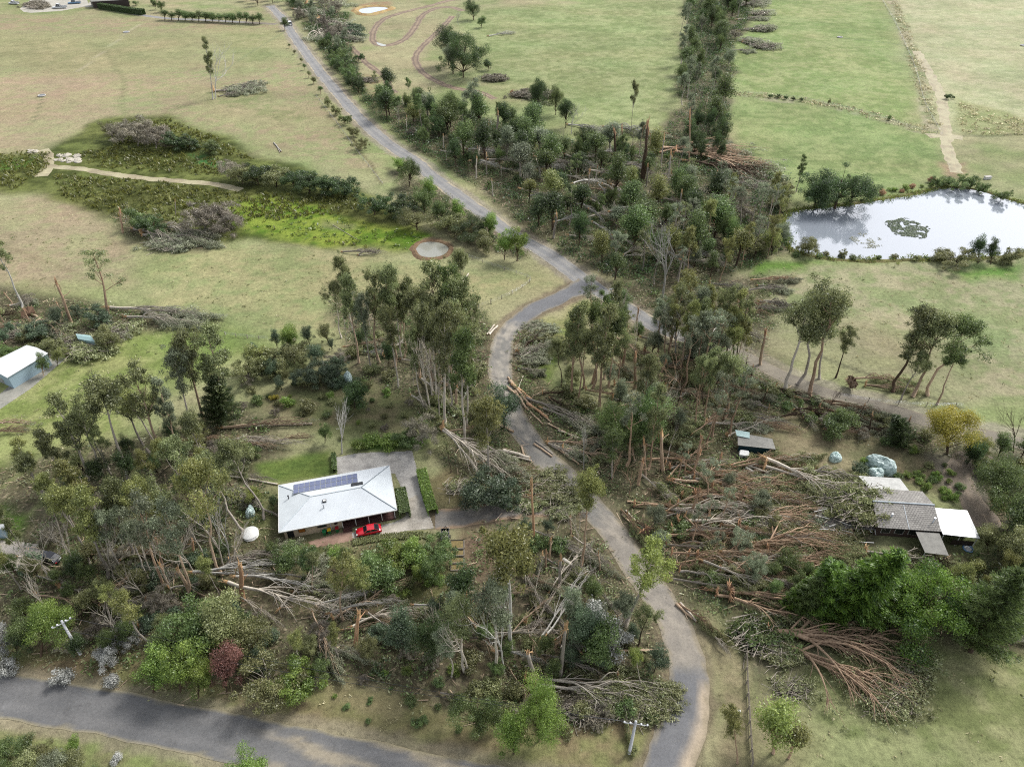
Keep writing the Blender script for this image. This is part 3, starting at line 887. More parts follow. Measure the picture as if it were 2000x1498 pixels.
def snag_proto(seed, H=10, r=.38):
    rng = np.random.default_rng(seed)
    t, s = Geo(), Geo()
    pts, rs, d = limb(rng, (0, 0, 0), (0, 0, 1), H * .84, r * 1.2, r * .8, 6, .1, .05)
    t.tube(pts, rs, 8)
    for j in range(rng.integers(1, 4)):
        q = pts[rng.integers(2, 6)]; a = rng.uniform(0, 6.28)
        b, br, _ = limb(rng, q, (math.cos(a), math.sin(a), .5), H * rng.uniform(.08, .3), r * .4, r * .12, 4, .05, .2)
        t.tube(b, br, 5)
    top = pts[-1]
    for j in range(7):
        a = j * .9 + rng.uniform(-.3, .3); o = np.array([math.cos(a), math.sin(a), 0]) * r * .55
        h = H * rng.uniform(.06, .2)
        tip = top + o * rng.uniform(.6, 2.2) + np.array([0, 0, h])
        s.tube(np.array([top + o * .9 - np.array([0, 0, .5]), (top + o + tip) / 2, tip]), [r * .36, r * .24, .02], 4)
    for j in range(3):           # torn strips hanging beside the break
        a = rng.uniform(0, 6.28); o = np.array([math.cos(a), math.sin(a), 0])
        s.tube(np.array([top + o * r * .7, top + o * r * 2.2 + np.array([0, 0, -.3]), top + o * r * 2.6 - np.array([0, 0, H * rng.uniform(.1, .28)])]), [r * .22, r * .16, .02], 4)
    return t.mesh("snag_trunk"), s.mesh("snag_splinters"), H

def fallen_proto(seed, L=22, nb=13, leaf=1.0, fan=.42, root='splinter', rise=1.2, r=.42, trunk=.8):
    """toppled tree lying along +X"""
    rng = np.random.default_rng(seed)
    t, b, c, e = Geo(), Geo(), Geo(), Geo()
    xs = np.linspace(0, L * trunk, 9)
    yy = np.cumsum(rng.normal(0, .012 * L, 9)); yy -= yy[0]
    zz = r + rise * np.sin(np.linspace(0, math.pi, 9)) * .5 + rng.uniform(0, .2, 9)
    path = np.stack([xs, yy, zz], 1)
    rad = r * (1 - .8 * xs / xs[-1] * .9)
    t.tube(path, rad, 7)
    for i in range(nb):
        f = .22 + .74 * (i + rng.random()) / nb
        p = np.array([np.interp(f * xs[-1], xs, path[:, q]) for q in range(3)])
        a = rng.normal(0, fan)
        Lb = L * rng.uniform(.22, .5) * (1.1 - .5 * f) * (1.0 if trunk > .7 else 1.25)
        rr = np.interp(f * xs[-1], xs, rad) * (.55 if trunk > .7 else .62)
        k = 6
        dirv = np.array([math.cos(a), math.sin(a)])
        pts = []
        up = rng.uniform(.3, 2.4)
        for j in range(k + 1):
            u = j / k
            pts.append([p[0] + dirv[0] * Lb * u, p[1] + dirv[1] * Lb * u + .4 * math.sin(u * 4 + i) * Lb * .06, max(.12, p[2] * (1 - u) + up * math.sin(u * math.pi * .9) + .15)])
        pts = np.array(pts)
        b.tube(pts, np.linspace(rr, rr * .2, k + 1), 5, cap=False)
        for j in range(4 if trunk > .7 else 7):
            q = pts[rng.integers(1, k)]
            a2 = a + rng.normal(0, .45); l2 = Lb * rng.uniform(.25, .55)
            tip = q + np.array([math.cos(a2) * l2, math.sin(a2) * l2, 0]); tip[2] = rng.uniform(.2, 1.6)
            mid = (q + tip) / 2; mid[2] += rng.uniform(0, .8)
            b.tube(np.array([q, mid, tip]), [rr * .4, rr * .25, rr * .08], 4, cap=False)
            if leaf > 0 and rng.random() < leaf:
                clump(c, rng, tip + np.array([0, 0, .0]), (1.25, 1.0, .75), int(120 * leaf), .20, .0, .1, aspect=.42, flow=(math.cos(a2) * .3, math.sin(a2) * .3, 0))
        if leaf > 0 and rng.random() < leaf:
            clump(c, rng, pts[-1], (1.6, 1.3, .9), int(165 * leaf), .20, .0, .1, aspect=.42, flow=(dirv[0] * .3, dirv[1] * .3, 0))
    if root == 'plate':
        for j in range(26):
            a = rng.uniform(0, 6.28); l2 = rng.uniform(.8, 2.0)
            e.tube(np.array([[.1, 0, r], [-.35, math.cos(a) * l2 * .6, max(.05, r + .6 + math.sin(a) * l2 * .6)], [-.2 + rng.normal(0, .2), math.cos(a) * l2, max(.05, r + .7 + math.sin(a) * l2)]]), [.2, .14, .03], 4)
    else:
        for j in range(8):
            a = j * .8; o = np.array([0, math.cos(a), math.sin(a)]) * r * .6
            e.tube(np.array([path[0] + o + np.array([.4, 0, 0]), path[0] + o - np.array([.4, 0, 0]), path[0] + o * rng.uniform(.5, 2) - np.array([rng.uniform(.8, 2.2), 0, 0])]), [r * .38, r * .26, .02], 4)
    return t.mesh("fallen_trunk"), b.mesh("fallen_branches"), (c.mesh("fallen_foliage") if leaf > 0 else None), e.mesh("fallen_root"), L

def log_proto(seed, L=8, r=.26):
    rng = np.random.default_rng(seed)
    g, e = Geo(), Geo()
    x = np.linspace(0, L, 6)
    p = np.stack([x, rng.normal(0, .05, 6), r + rng.uniform(0, .05, 6)], 1)
    g.tube(p, np.linspace(r, r * .78, 6), 9)
    for q, s, rr in ((0, -1, r), (5, 1, r * .78)):
        a = np.arange(9) * 2 * math.pi / 9
        e.tube(np.array([p[q], p[q] + np.array([s * .012, 0, 0])]), rr * .93, 9)
    return g.mesh("log_bark"), e.mesh("log_cut"), L

def pile_proto(seed, n=110, w=3.0, h=1.1, leaf=1.0):
    rng = np.random.default_rng(seed)
    b, c = Geo(), Geo()
    for i in range(n):
        a = rng.normal(.1, .55) + (math.pi if rng.random() < .3 else 0)
        l2 = rng.uniform(1.2, 4.2)
        p = np.array([rng.normal(0, w * .4), rng.normal(0, w * .3), rng.uniform(.05, h)])
        d = np.array([math.cos(a), math.sin(a), rng.normal(0, .12)]) * l2 / 2
        m = p + rng.normal(0, .15, 3)
        q = np.array([p - d, m, p + d]); q[:, 2] = np.maximum(q[:, 2], .05)
        b.tube(q, [.045, .032, .012], 4)
        if rng.random() < leaf * .7:
            clump(c, rng, q[2], (.9, .7, .35), int(60 * leaf), .22, 0, .1, aspect=.32)
    if not c.v: clump(c, rng, (0, 0, .3), (1, 1, .3), 30, .3)
    return b.mesh("pile_sticks"), c.mesh("pile_foliage"), w

PG = [gum_proto(s, 26, lo, sp, nl, de, 0, cs) for s, lo, sp, nl, de, cs in
      ((1, .5, .20, 9, 1.0, 1.9), (2, .42, .17, 11, 1.0, 1.7), (3, .6, .22, 8, 1.1, 2.1), (4, .35, .15, 12, .9, 1.6), (5, .55, .18, 8, .8, 1.8), (6, .48, .24, 10, 1.1, 2.0), (7, .64, .17, 7, 1.2, 1.9), (8, .4, .2, 9, .7, 1.7))]
PGS = [gum_proto(s, 26, lo, sp, nl, de, 0, cs) for s, lo, sp, nl, de, cs in ((21, .5, .16, 6, .4, 1.3), (22, .6, .14, 5, .5, 1.4), (23, .4, .18, 8, .3, 1.2))]   # storm-stripped, thin crowns
PD = [dense_proto(s, 9, w, n, .155, ba) for s, w, n, ba in ((11, .36, 30, .1), (12, .32, 28, .18), (13, .42, 36, .06), (14, .28, 26, .15), (15, .38, 32, .2), (16, .34, 30, .05))]
PSL = [dense_proto(s, 9, w, n, .15, ba, 300, True) for s, w, n, ba in ((31, .2, 22, .15), (32, .17, 20, .25), (33, .23, 24, .1), (34, .19, 20, .3))]  # slender saplings
PS = [shrub_proto(s, 2.6, w, n) for s, w, n in ((41, .6, 15), (42, .5, 13), (43, .75, 18), (44, .45, 12), (45, .65, 16))]
PT = [dense_proto(s, 4, w, n, .20, -.05, 260, False, .10) for s, w, n in ((51, .6, 30), (52, .75, 34), (53, .5, 26))]     # leafless, fine grey twigs
PBU = [dense_proto(s, 5, w, n, .12, -.08, 300) for s, w, n in ((54, .5, 30), (55, .62, 36), (56, .75, 40), (57, .45, 28))]   # bushes leafy to the ground
PC = [conifer_proto(s, 14, w, wi, n) for s, w, wi, n in ((61, .32, .5, 120), (62, .28, .8, 110), (63, .24, .2, 100))]
PDL = [dense_proto(s, 15, w, n, .155, ba, 720) for s, w, n, ba in ((17, .34, 34, .08), (18, .38, 38, .1), (19, .3, 32, .14))]       # big trees, leaves kept small
PBL = [dense_proto(s, 12, w, n, .15, -.08, 620) for s, w, n in ((25, .5, 36), (26, .6, 40), (27, .72, 46))] + [dense_proto(29, 12, .56, 78, .17, -.12, 620)]
PB = [bare_proto(s, 12, r, sp, de) for s, r, sp, de in ((71, .11, .5, 4), (72, .13, .7, 4), (73, .09, .4, 4), (74, .16, .65, 4))]
PN = [snag_proto(s, H, r) for s, H, r in ((81, 10, .36), (82, 10, .3), (83, 10, .46), (84, 10, .26))]
PF = [fallen_proto(s, 22, nb, lf, fa, ro, ri) for s, nb, lf, fa, ro, ri in
      ((91, 14, 1.0, .38, 'splinter', 1.0), (92, 12, .9, .30, 'plate', .6), (93, 16, 1.0, .45, 'splinter', 1.6), (94, 11, .8, .25, 'plate', 1.0), (95, 13, 1.0, .5, 'splinter', .8), (96, 12, .9, .35, 'plate', 1.4))]
PFB = [fallen_proto(s, 22, nb, lf, fa, ro, ri) for s, nb, lf, fa, ro, ri in
       ((101, 12, .0, .22, 'splinter', 1.4), (102, 10, .25, .3, 'splinter', 2.4), (103, 14, .2, .18, 'splinter', .8))]   # bare limbs
PFR = [fallen_proto(s, 22, nb, lf, fa, ro, ri, .5, .62) for s, nb, lf, fa, ro, ri in
       ((111, 24, .5, .50, 'splinter', .8), (112, 20, .45, .42, 'plate', 1.2), (113, 22, .4, .35, 'splinter', .6))]    # big, open, many limbs
PL = [log_proto(121), log_proto(122, 8, .34), log_proto(123, 8, .2)]
PP = [pile_proto(131), pile_proto(132, 95, 2.6, .9, .6), pile_proto(133, 130, 3.2, 1.2, 1.2)]

# ------------------------------------------------------------------ planting
RNG = random.Random(77)
def tilt_matrix(base, top, spin):
    d = (top - base).normalized()
    q = Vector((0, 0, 1)).rotation_difference(d)
    return q.to_matrix().to_4x4() @ Matrix.Rotation(spin, 4, 'Z')

NAMES = {'bush': 'bush', 'gum': 'gum_tree', 'gums': 'gum_tree', 'dense': 'bushy_tree', 'sap': 'sapling', 'shrub': 'shrub', 'twig': 'leafless_shrub', 'con': 'cypress_tree', 'bare': 'bare_tree', 'snag': 'broken_trunk'}
CATS = {'bush': 'shrub', 'gum': 'tree', 'gums': 'tree', 'dense': 'tree', 'sap': 'tree', 'shrub': 'shrub', 'twig': 'shrub', 'con': 'tree', 'bare': 'tree', 'snag': 'tree trunk'}
PROTO = {'bush': PBU, 'gum': PG, 'gums': PGS, 'dense': PD, 'sap': PSL, 'shrub': PS, 'twig': PT, 'con': PC, 'bare': PB, 'snag': PN}
PARTS = {'bush': ('stems', 'foliage'), 'gum': ('trunk', 'crown'), 'gums': ('trunk', 'crown'), 'dense': ('trunk', 'crown'), 'sap': ('trunk', 'crown'), 'shrub': ('stems', 'foliage'), 'twig': ('stems', 'twigs'), 'con': ('trunk', 'crown'), 'bare': ('trunk', None), 'snag': ('trunk', 'splinters')}
BARKWORD = {'pale': 'pale-barked', 'white': 'white-barked', 'tan': 'tan-barked', 'red': 'red-barked', 'dark': 'dark-barked', 'grey': 'grey-barked', 'orange': 'orange-barked', 'wood': 'pale torn'}
LEAFWORD = {'gum': 'olive-green', 'gumy': 'yellowish green', 'gumg': 'grey-green', 'lime': 'lime green', 'dark': 'dark green', 'mid': 'mid-green', 'bright': 'bright green', 'blue': 'blue-green', 'olive': 'dull olive', 'cyp': 'fresh green', 'yel': 'yellow', 'twig': 'grey', 'white': 'white-flowering', 'red': 'reddish brown', 'fall': 'wilted olive', 'fallg': 'wilted grey-green', 'net': 'pale', 'brown': 'dead brown', 'reed': 'reedy'}

def plant(kind, base, height, bark, leaf, wide=1.0, lean=None, label=None, var=None, group=None, desc=None, spin=None):
    """one standing plant; base is a ground point, lean an optional top point"""
    fam = PROTO[kind]
    if kind == 'dense' and height > 11: fam = PDL
    if kind == 'bush' and height > 7.5: fam = PBL
    if kind == 'shrub' and height > 3.4: fam = PBU
    pr = fam[RNG.randrange(3 if fam is PBL else len(fam)) if var is None else var]
    mt, mc, H = pr
    s = height / H
    spin = RNG.uniform(0, 6.283) if spin is None else spin
    if kind == 'snag': wide *= min(1.1, (9.0 / height) ** .6)
    wide *= {'dense': .84, 'gum': .86, 'con': .85}.get(kind, 1.0)
    small = kind == 'dense' and height < 4.9
    nm0 = 'tall_shrub' if small else NAMES[kind]; ct0 = 'shrub' if small else CATS[kind]
    M = tilt_matrix(base, lean, spin) if lean is not None else Matrix.Rotation(spin, 4, 'Z')
    a, b = PARTS[kind]
    if kind == 'bare':
        o = link(bpy.data.objects.new(nm0, mt)) if len(mt.materials) else None
        if o is None:
            mt.materials.append(BARK['grey']); o = link(bpy.data.objects.new(nm0, mt))
        o.material_slots[0].link = 'OBJECT'; o.material_slots[0].material = BARK[bark]
    else:
        o = bpy.data.objects.new(nm0, None); o.empty_display_size = .5; link(o)
        for me, nm, mat in ((mt, a, BARK[bark]), (mc, b, BARK[leaf] if kind == 'snag' else LEAF[leaf])):
            if not len(me.materials): me.materials.append(mat)
            mob(nm, me, o, mat)
    o.matrix_world = Matrix.Translation(base) @ M @ Matrix.Diagonal((s * wide, s * wide, s, 1))
    if desc is None:
        size = 'tall ' if height > 20 else ('young ' if height < 9 and kind in ('gum',) else '')
        desc = {'gum': f"{size}{LEAFWORD.get(leaf, '')} gum, {BARKWORD[bark]}", 'gums': f"{size}storm-thinned gum, {BARKWORD[bark]}",
                'dense': f"{LEAFWORD.get(leaf, '')} {'rounded tall shrub' if small else 'bushy tree'}", 'sap': f"slender {LEAFWORD.get(leaf, '')} sapling", 'shrub': f"low {LEAFWORD.get(leaf, '')} shrub",
                'bush': f"{LEAFWORD.get(leaf, '')} spreading bush", 'twig': "grey leafless shrub", 'con': f"{LEAFWORD.get(leaf, '')} cypress", 'bare': f"leafless {BARKWORD[bark]} tree", 'snag': f"snapped {BARKWORD[bark]} trunk"}[kind]
    g = group or {'gum': 'standing gum trees', 'gums': 'storm-thinned gum trees', 'dense': 'rounded tall shrubs' if small else 'bushy trees', 'sap': 'slender saplings', 'shrub': 'low shrubs', 'twig': 'leafless shrubs', 'bush': 'spreading bushes', 'con': 'cypress trees', 'bare': 'leafless trees', 'snag': 'snapped trunks left standing'}[kind]
    return tag(o, label, ct0, g, desc)

def T(kind, bx, by, tx, ty, bark='tan', leaf='gum', wide=1.0, label=None, var=None, desc=None):
    """stand a plant with its foot at photo pixel bx,by and its top at tx,ty"""
    b = G(bx, by); t = UP(b, tx, ty)
    h = (t - b).length
    return plant(kind, b, h, bark, leaf, wide, t, label, var, None, desc)

def Fa(x0, y0, x1, y1, kind='F', bark='tan', leaf='fall', label=None, var=None, z=0.0, wide=1.0, wood='wood', desc=None):
    """a fallen tree lying from its butt at x0,y0 to its tip at x1,y1"""
    P = {'F': PF, 'B': PFB, 'R': PFR}[kind]
    mt, mb, mc, me_, L = P[RNG.randrange(len(P)) if var is None else var]
    a, b = G(x0, y0), G(x1, y1)
    d = b - a; s = d.length / L
    o = empty('stripped_trunk' if kind == 'B' else 'fallen_tree', (a.x, a.y, z), math.atan2(d.y, d.x))
    o.scale = (s, s * wide, max(.75, min(1.1, s)))
    if z > 0: o.rotation_euler = (0, math.asin(min(.9, z * .85 / d.length)), math.atan2(d.y, d.x))
    for me, nm, mat in ((mt, 'trunk', BARK[bark]), (mb, 'branches', BARK[bark]), (mc, 'foliage', LEAF[leaf]), (me_, 'torn_end', BARK[wood])):
        if me is None: continue
        if not len(me.materials): me.materials.append(mat)
        mob(nm, me, o, mat)
    desc = desc or {'F': f"fallen {BARKWORD[bark]} tree, {LEAFWORD[leaf]} leaves", 'B': f"stripped fallen {BARKWORD[bark]} trunk", 'R': f"big fallen {BARKWORD[bark]} tree with fanned limbs"}[kind]
    return tag(o, label, *(('fallen trunk', 'stripped trunks felled by the storm') if kind == 'B' else ('fallen tree', 'trees felled by the storm')), desc)

def Lg(x0, y0, x1, y1, bark='tan', r=1.0, label=None, z=0.0, wood='wood'):
    mt, mc, L = PL[RNG.randrange(3)]
    a, b = G(x0, y0), G(x1, y1)
    d = b - a; s = d.length / L
    o = empty('log', (a.x, a.y, z), math.atan2(d.y, d.x))
    o.scale = (s, r, r)
    for me, nm, mat in ((mt, 'bark', BARK[bark]), (mc, 'cut_end', BARK[wood])):
        if not len(me.materials): me.materials.append(mat)
        mob(nm, me, o, mat)
    return tag(o, label, 'log', 'cut and fallen logs', f"{'thin' if r < .7 else 'stout'} {BARKWORD[bark]} log")

def Pi(x, y, w=3.0, leaf='fallg', bark='grey', label=None, rz=None, flat=1.0, z=0.0):
    mt, mc, w0 = PP[RNG.randrange(3)]
    o = empty('branch_pile', G(x, y, z), RNG.uniform(-.5, .5) if rz is None else rz)
    s = w / w0; o.scale = (s, s, s * flat)
    for me, nm, mat in ((mt, 'sticks', BARK[bark]), (mc, 'foliage', LEAF[leaf])):
        if not len(me.materials): me.materials.append(mat)
        mob(nm, me, o, mat)
    return tag(o, label, 'branch pile', 'heaps of broken branches', f"heap of {LEAFWORD[leaf]} broken branches")
# ------------------------------------------------------------------ buildings, vehicles, fences, poles
M_ROOF = plain('roof_zincalume', C(212, 220, 224), .45, .04, .6, .0, .5)
M_ROOF2 = plain('roof_white', C(230, 232, 232), .4, .03, .5, .0, .5)
M_RIDGE = plain('roof_ridge', C(190, 200, 206), .5, .05)
M_TILE = None
def tile_mat():
    m, n, l, out = nmat('roof_tiles')
    tc = n.new("ShaderNodeTexCoord")
    br = n.new("ShaderNodeTexBrick"); br.inputs["Scale"].default_value = 1.0
    br.inputs["Brick Width"].default_value = .55; br.inputs["Row Height"].default_value = .36; br.inputs["Mortar Size"].default_value = .035
    br.inputs["Color1"].default_value = C(146, 142, 136); br.inputs["Color2"].default_value = C(170, 166, 158); br.inputs["Mortar"].default_value = C(84, 80, 76)
    l.new(tc.outputs["Object"], br.inputs["Vector"])
    f = noise(n, l, .7, 4, .6, tc.outputs["Object"])
    c = mixc(n, l, 1.0, br.outputs["Color"], ramp(n, l, f, [(.3, .8), (.7, 1.15)]), 'MULTIPLY')
    b = n.new("ShaderNodeBsdfPrincipled"); b.inputs["Roughness"].default_value = .85
    l.new(c, b.inputs["Base Color"]); l.new(b.outputs[0], out.inputs[0]); return m
M_TILE = tile_mat()
def corr_mat(name, c, axis='X', scale=2.6, streak=.1):
    m, n, l, out = nmat(name)
    tc = n.new("ShaderNodeTexCoord")
    w = n.new("ShaderNodeTexWave"); w.bands_direction = axis; w.inputs["Scale"].default_value = scale
    l.new(tc.outputs["Object"], w.inputs["Vector"])
    f = noise(n, l, .5, 4, .6, tc.outputs["Object"])
    cc = mixc(n, l, 1.0, c, ramp(n, l, f, [(.3, 1 - streak), (.7, 1.0)]), 'MULTIPLY')
    cc = mixc(n, l, 1.0, cc, ramp(n, l, w.outputs["Fac"], [(.0, .95), (.5, 1.0)]), 'MULTIPLY')
    b = n.new("ShaderNodeBsdfPrincipled"); b.inputs["Roughness"].default_value = .75; b.inputs["Specular IOR Level"].default_value = .15
    bp = n.new("ShaderNodeBump"); bp.inputs["Strength"].default_value = .06; bp.inputs["Distance"].default_value = .01
    l.new(w.outputs["Fac"], bp.inputs["Height"]); l.new(bp.outputs[0], b.inputs["Normal"])
    l.new(cc, b.inputs["Base Color"]); l.new(b.outputs[0], out.inputs[0]); return m
M_CORX = corr_mat('corrugated_x', C(232, 238, 242), 'X', 1.3)
M_CORY = corr_mat('corrugated_y', C(230, 237, 240), 'Y', 1.3)
M_WALL = plain('wall_cream', C(236, 214, 184), .8, .06)
M_DARK = plain('shade_timber', C(74, 48, 44), .7, .1)
M_DECK = plain('deck_boards', C(96, 60, 54), .7, .15)
M_WHITE = plain('white_paint', C(236, 236, 232), .5, .04)
M_GLASS = plain('window_glass', C(44, 48, 54), .1, .1, 1, 0, .8)
M_AMBER = plain('amber_blind', C(190, 120, 50), .6, .1)
M_FRAME = plain('frame_dark', C(60, 46, 42), .6, .1)
M_PANEL = plain('solar_cells', C(100, 110, 150), .35, .1, 3, .0, .8)
M_ALU = plain('aluminium', C(206, 210, 214), .3, .05, 2, .6)
M_BLACK = plain('black_panel', C(40, 42, 46), .35, .1)
M_TEAL = plain('teal_steel', C(164, 196, 194), .5, .05)
M_DTEAL = plain('dark_teal_steel', C(30, 62, 70), .5, .08)
M_SHEDWALL = corr_mat('shed_wall', C(182, 206, 218), 'X', 1.6)
M_GREYROOF = plain('weathered_sheet', C(150, 148, 140), .8, .14, 1.2)
M_CONC = plain('concrete', C(196, 192, 184), .85, .08)
M_TIMBER = plain('grey_timber', C(150, 140, 124), .85, .15, 3)
M_TYRE = plain('tyre', C(34, 34, 36), .9, .05)
M_RIM = plain('wheel_rim', C(190, 192, 196), .3, .05, 2, .7)
M_RED = plain('red_paint', C(214, 24, 44), .22, .03, 1, .0, .6)
M_CARWHITE = plain('white_car_paint', C(236, 238, 240), .25, .03, 1, 0, .6)
M_CARBLACK = plain('black_car_paint', C(34, 34, 40), .2, .05, 1, 0, .6)
M_BLUEV = plain('blue_paint', C(120, 160, 196), .3, .05)
M_LAMP = plain('lamp_lens', C(230, 230, 226), .1, .02)
M_TAIL = plain('tail_lens', C(170, 20, 26), .15, .02)
M_GREEN = plain('green_plastic', C(30, 130, 76), .45, .05)
M_YELLOW = plain('yellow_plastic', C(232, 190, 40), .45, .05)
M_REDP = plain('red_plastic', C(170, 40, 44), .45, .05)
M_POLE = plain('pole_timber', C(206, 208, 210), .8, .1, 3)
M_INS = plain('porcelain', C(238, 240, 242), .25, .02)
M_HEDGE = LEAF['mid']
M_STONE = plain('pale_stone', C(216, 208, 190), .85, .1, 3)
M_BRICK = plain('red_brick', C(140, 78, 64), .85, .12, 4)
M_DIRTRED = plain('red_soil', C(132, 104, 82), .95, .15, 1)

def part(name, g, m, parent, smooth=False):
    mats = m if isinstance(m, (list, tuple)) else [m]
    return link(bpy.data.objects.new(name, g.mesh(name, mats, smooth)), parent)

# --- white-roofed house: local x along the verandah eave, y to the back garden
hb = G(545, 1039, 2.8); hang = math.atan2(87.392 - 82.162, -21.285 + 41.732)
house = empty("house", (hb.x, hb.y, 0), hang)
tag(house, "long cream house with pale hipped metal roof and solar panels", "house")
HW, HD, EZ, RZ = 21.05, 11.55, 2.8, 4.35
RX0, RX1, RY = 6.0, 15.3, 5.7
ez = EZ
g = Geo()      # front slope in two pitches (house roof, then lower verandah pitch), back slope
def q3(g, pts, mat=0): g.slab(pts, .09, mat)
BY, BZ = 2.3, 3.40                   # break of pitch
lx = lambda y: RX0 * y / RY          # left hip line
rx = lambda y: HW - (HW - RX1) * y / RY
q3(g, [(lx(BY) , BY, BZ), (rx(BY), BY, BZ), (RX1, RY, RZ), (RX0, RY, RZ)])
q3(g, [(0, 0, ez), (HW, 0, ez), (rx(BY), BY, BZ), (lx(BY), BY, BZ)])
q3(g, [(HW, HD, ez), (0, HD, ez), (RX0, RY, RZ), (RX1, RY, RZ)])
roof = part("roof", g, M_CORX, house)
g = Geo()
q3(g, [(0, HD, ez - .003), (0, 0, ez - .003), (lx(BY), BY, BZ - .003), (RX0, RY, RZ - .003)])
part("hip", g, M_CORY, roof); g = Geo()
q3(g, [(HW, 0, ez - .003), (HW, HD, ez - .003), (RX1, RY, RZ - .003), (rx(BY), BY, BZ - .003)])
part("hip", g, M_CORY, roof)
g = Geo()
for a, b in (((RX0, RY, RZ), (RX1, RY, RZ)), ((0, 0, ez), (lx(BY), BY, BZ)), ((lx(BY), BY, BZ), (RX0, RY, RZ)), ((0, HD, ez), (RX0, RY, RZ)), ((HW, 0, ez), (rx(BY), BY, BZ)), ((rx(BY), BY, BZ), (RX1, RY, RZ)), ((HW, HD, ez), (RX1, RY, RZ))):
    g.tube([np.array(a) + [0, 0, .03], np.array(b) + [0, 0, .03]], .09, 6)
part("ridge_cap", g, M_RIDGE, roof)
g = Geo()
g.box(-.1, HW + .1, -.13, -.005, ez - .2, ez + .02); g.box(-.1, HW + .1, HD + .005, HD + .13, ez - .2, ez + .02)
g.box(-.13, -.005, 0, HD, ez - .2, ez + .02); g.box(HW + .005, HW + .13, 0, HD, ez - .2, ez + .02)
part("gutter", g, M_WHITE, roof)
g = Geo()
g.box(.6, 10.9, .6, HD - .6, 0, 2.68); g.box(10.9, HW - .6, 2.6, HD - .6, 0, 2.68)
part("wall", g, M_WALL, house)
g = Geo(); g.box(10.92, HW - .3, .15, 2.58, 0, .35); part("verandah_deck", g, M_DECK, house)
g = Geo(); g.box(10.95, HW - .62, 2.5, 2.597, .36, 2.66); part("verandah_shade_panel", g, M_DARK, house)  # dark sheet over the cream back wall, put in for the verandah's shade
for x in (11.0, 13.4, 15.8, 18.2, 20.6):
    g = Geo(); g.box(x - .06, x + .06, .18, .30, .352, 2.7); part("post", g, M_WHITE, house)
g = Geo(); g.box(10.95, HW - .5, .2, .26, 1.15, 1.22); g.box(10.95, HW - .5, .2, .26, .55, .6); part("railing", g, M_DARK, house)
g = Geo()
for k in range(3): g.box(10.95, 12.6, -.35 - .3 * k + .2, -.05 - .3 * k + .19, 0, .30 - .1 * k)
part("steps", g, M_DECK, house)
for x, w, z0, z1, mt in ((1.2, 1.0, .15, 2.1, M_GLASS), (3.2, 1.1, 1.0, 2.1, M_AMBER), (6.6, 1.5, 1.3, 2.2, M_GLASS), (9.6, .5, 1.4, 2.1, M_GLASS)):
    f = part("window", Geo().box(x - .07, x + w + .07, .54, .598, z0 - .07, z1 + .07), M_FRAME, house)
    part("pane", Geo().box(x, x + w, .525, .539, z0, z1), mt, f)
for x in (12.8, 15.2, 17.6):
    f = part("window", Geo().box(x, x + 1.5, 2.44, 2.497, .9, 2.2), M_WHITE, house)
    part("pane", Geo().box(x + .08, x + 1.42, 2.425, 2.439, .98, 2.12), M_GLASS, f)
part("downpipe", Geo().tube([(8.9, .5, 0), (8.9, .5, 2.6)], .05, 6), M_WHITE, house)
# solar array on the back slope: two rows of twelve
sl_ = (RZ - EZ) / (HD - RY); ca_, sa_ = math.cos(math.atan(sl_)), math.sin(math.atan(sl_))
pg = Geo(); pg.box(-.48, .48, -.78, .78, .0, .05, 1); pg.box(-.44, .44, -.74, -.02, .051, .054, 0); pg.box(-.44, .44, .02, .74, .051, .054, 0)
pme = pg.mesh("solar_panel", [M_PANEL, M_ALU])
for i in range(12):
    for j in range(2):
        yy = HD - .75 - .82 - j * 1.62
        o = link(bpy.data.objects.new("solar_panel", pme), roof)
        o.location = (3.3 + i * 1.0, yy, EZ + (HD - yy) * sl_ + .06)
        o.rotation_euler = (-math.atan(sl_), 0, 0)
g = Geo(); g.box(-1.1, 1.1, -.45, .45, 0, .08); hw_ = part("skylight", g, M_BLACK, roof); hw_.location = (14.6, 7.0, EZ + (HD - 7.0) * sl_ + .06); hw_.rotation_euler = (-math.atan(sl_), 0, 0)  # this large black panel is the solar water heater
for x, y in ((8.4, 4.3),):
    o = part("skylight", Geo().box(-.35, .35, -.3, .3, 0, .25), M_BLACK, roof); o.location = (x, y, BZ + (y - BY) * (RZ - BZ) / (RY - BY) - .02)
    part("pane", Geo().box(-.25, .25, -.22, .22, .251, .27), M_WHITE, o)
for x, y in ((8.2, 3.0), (1.9, 7.2)):
    o = part("vent_pipe", Geo().tube([(0, 0, -.3), (0, 0, .7)], .1, 8).tube([(0, 0, .7), (0, 0, .82)], .17, 8), M_ALU if x > 3 else M_BLACK, roof)
    o.location = (x, y, BZ + .2 if x > 3 else EZ + 1.9 * (RZ - EZ) / RX0)

def on_house(x, y, z=0):
    return house.matrix_basis @ Vector((x, y, z))

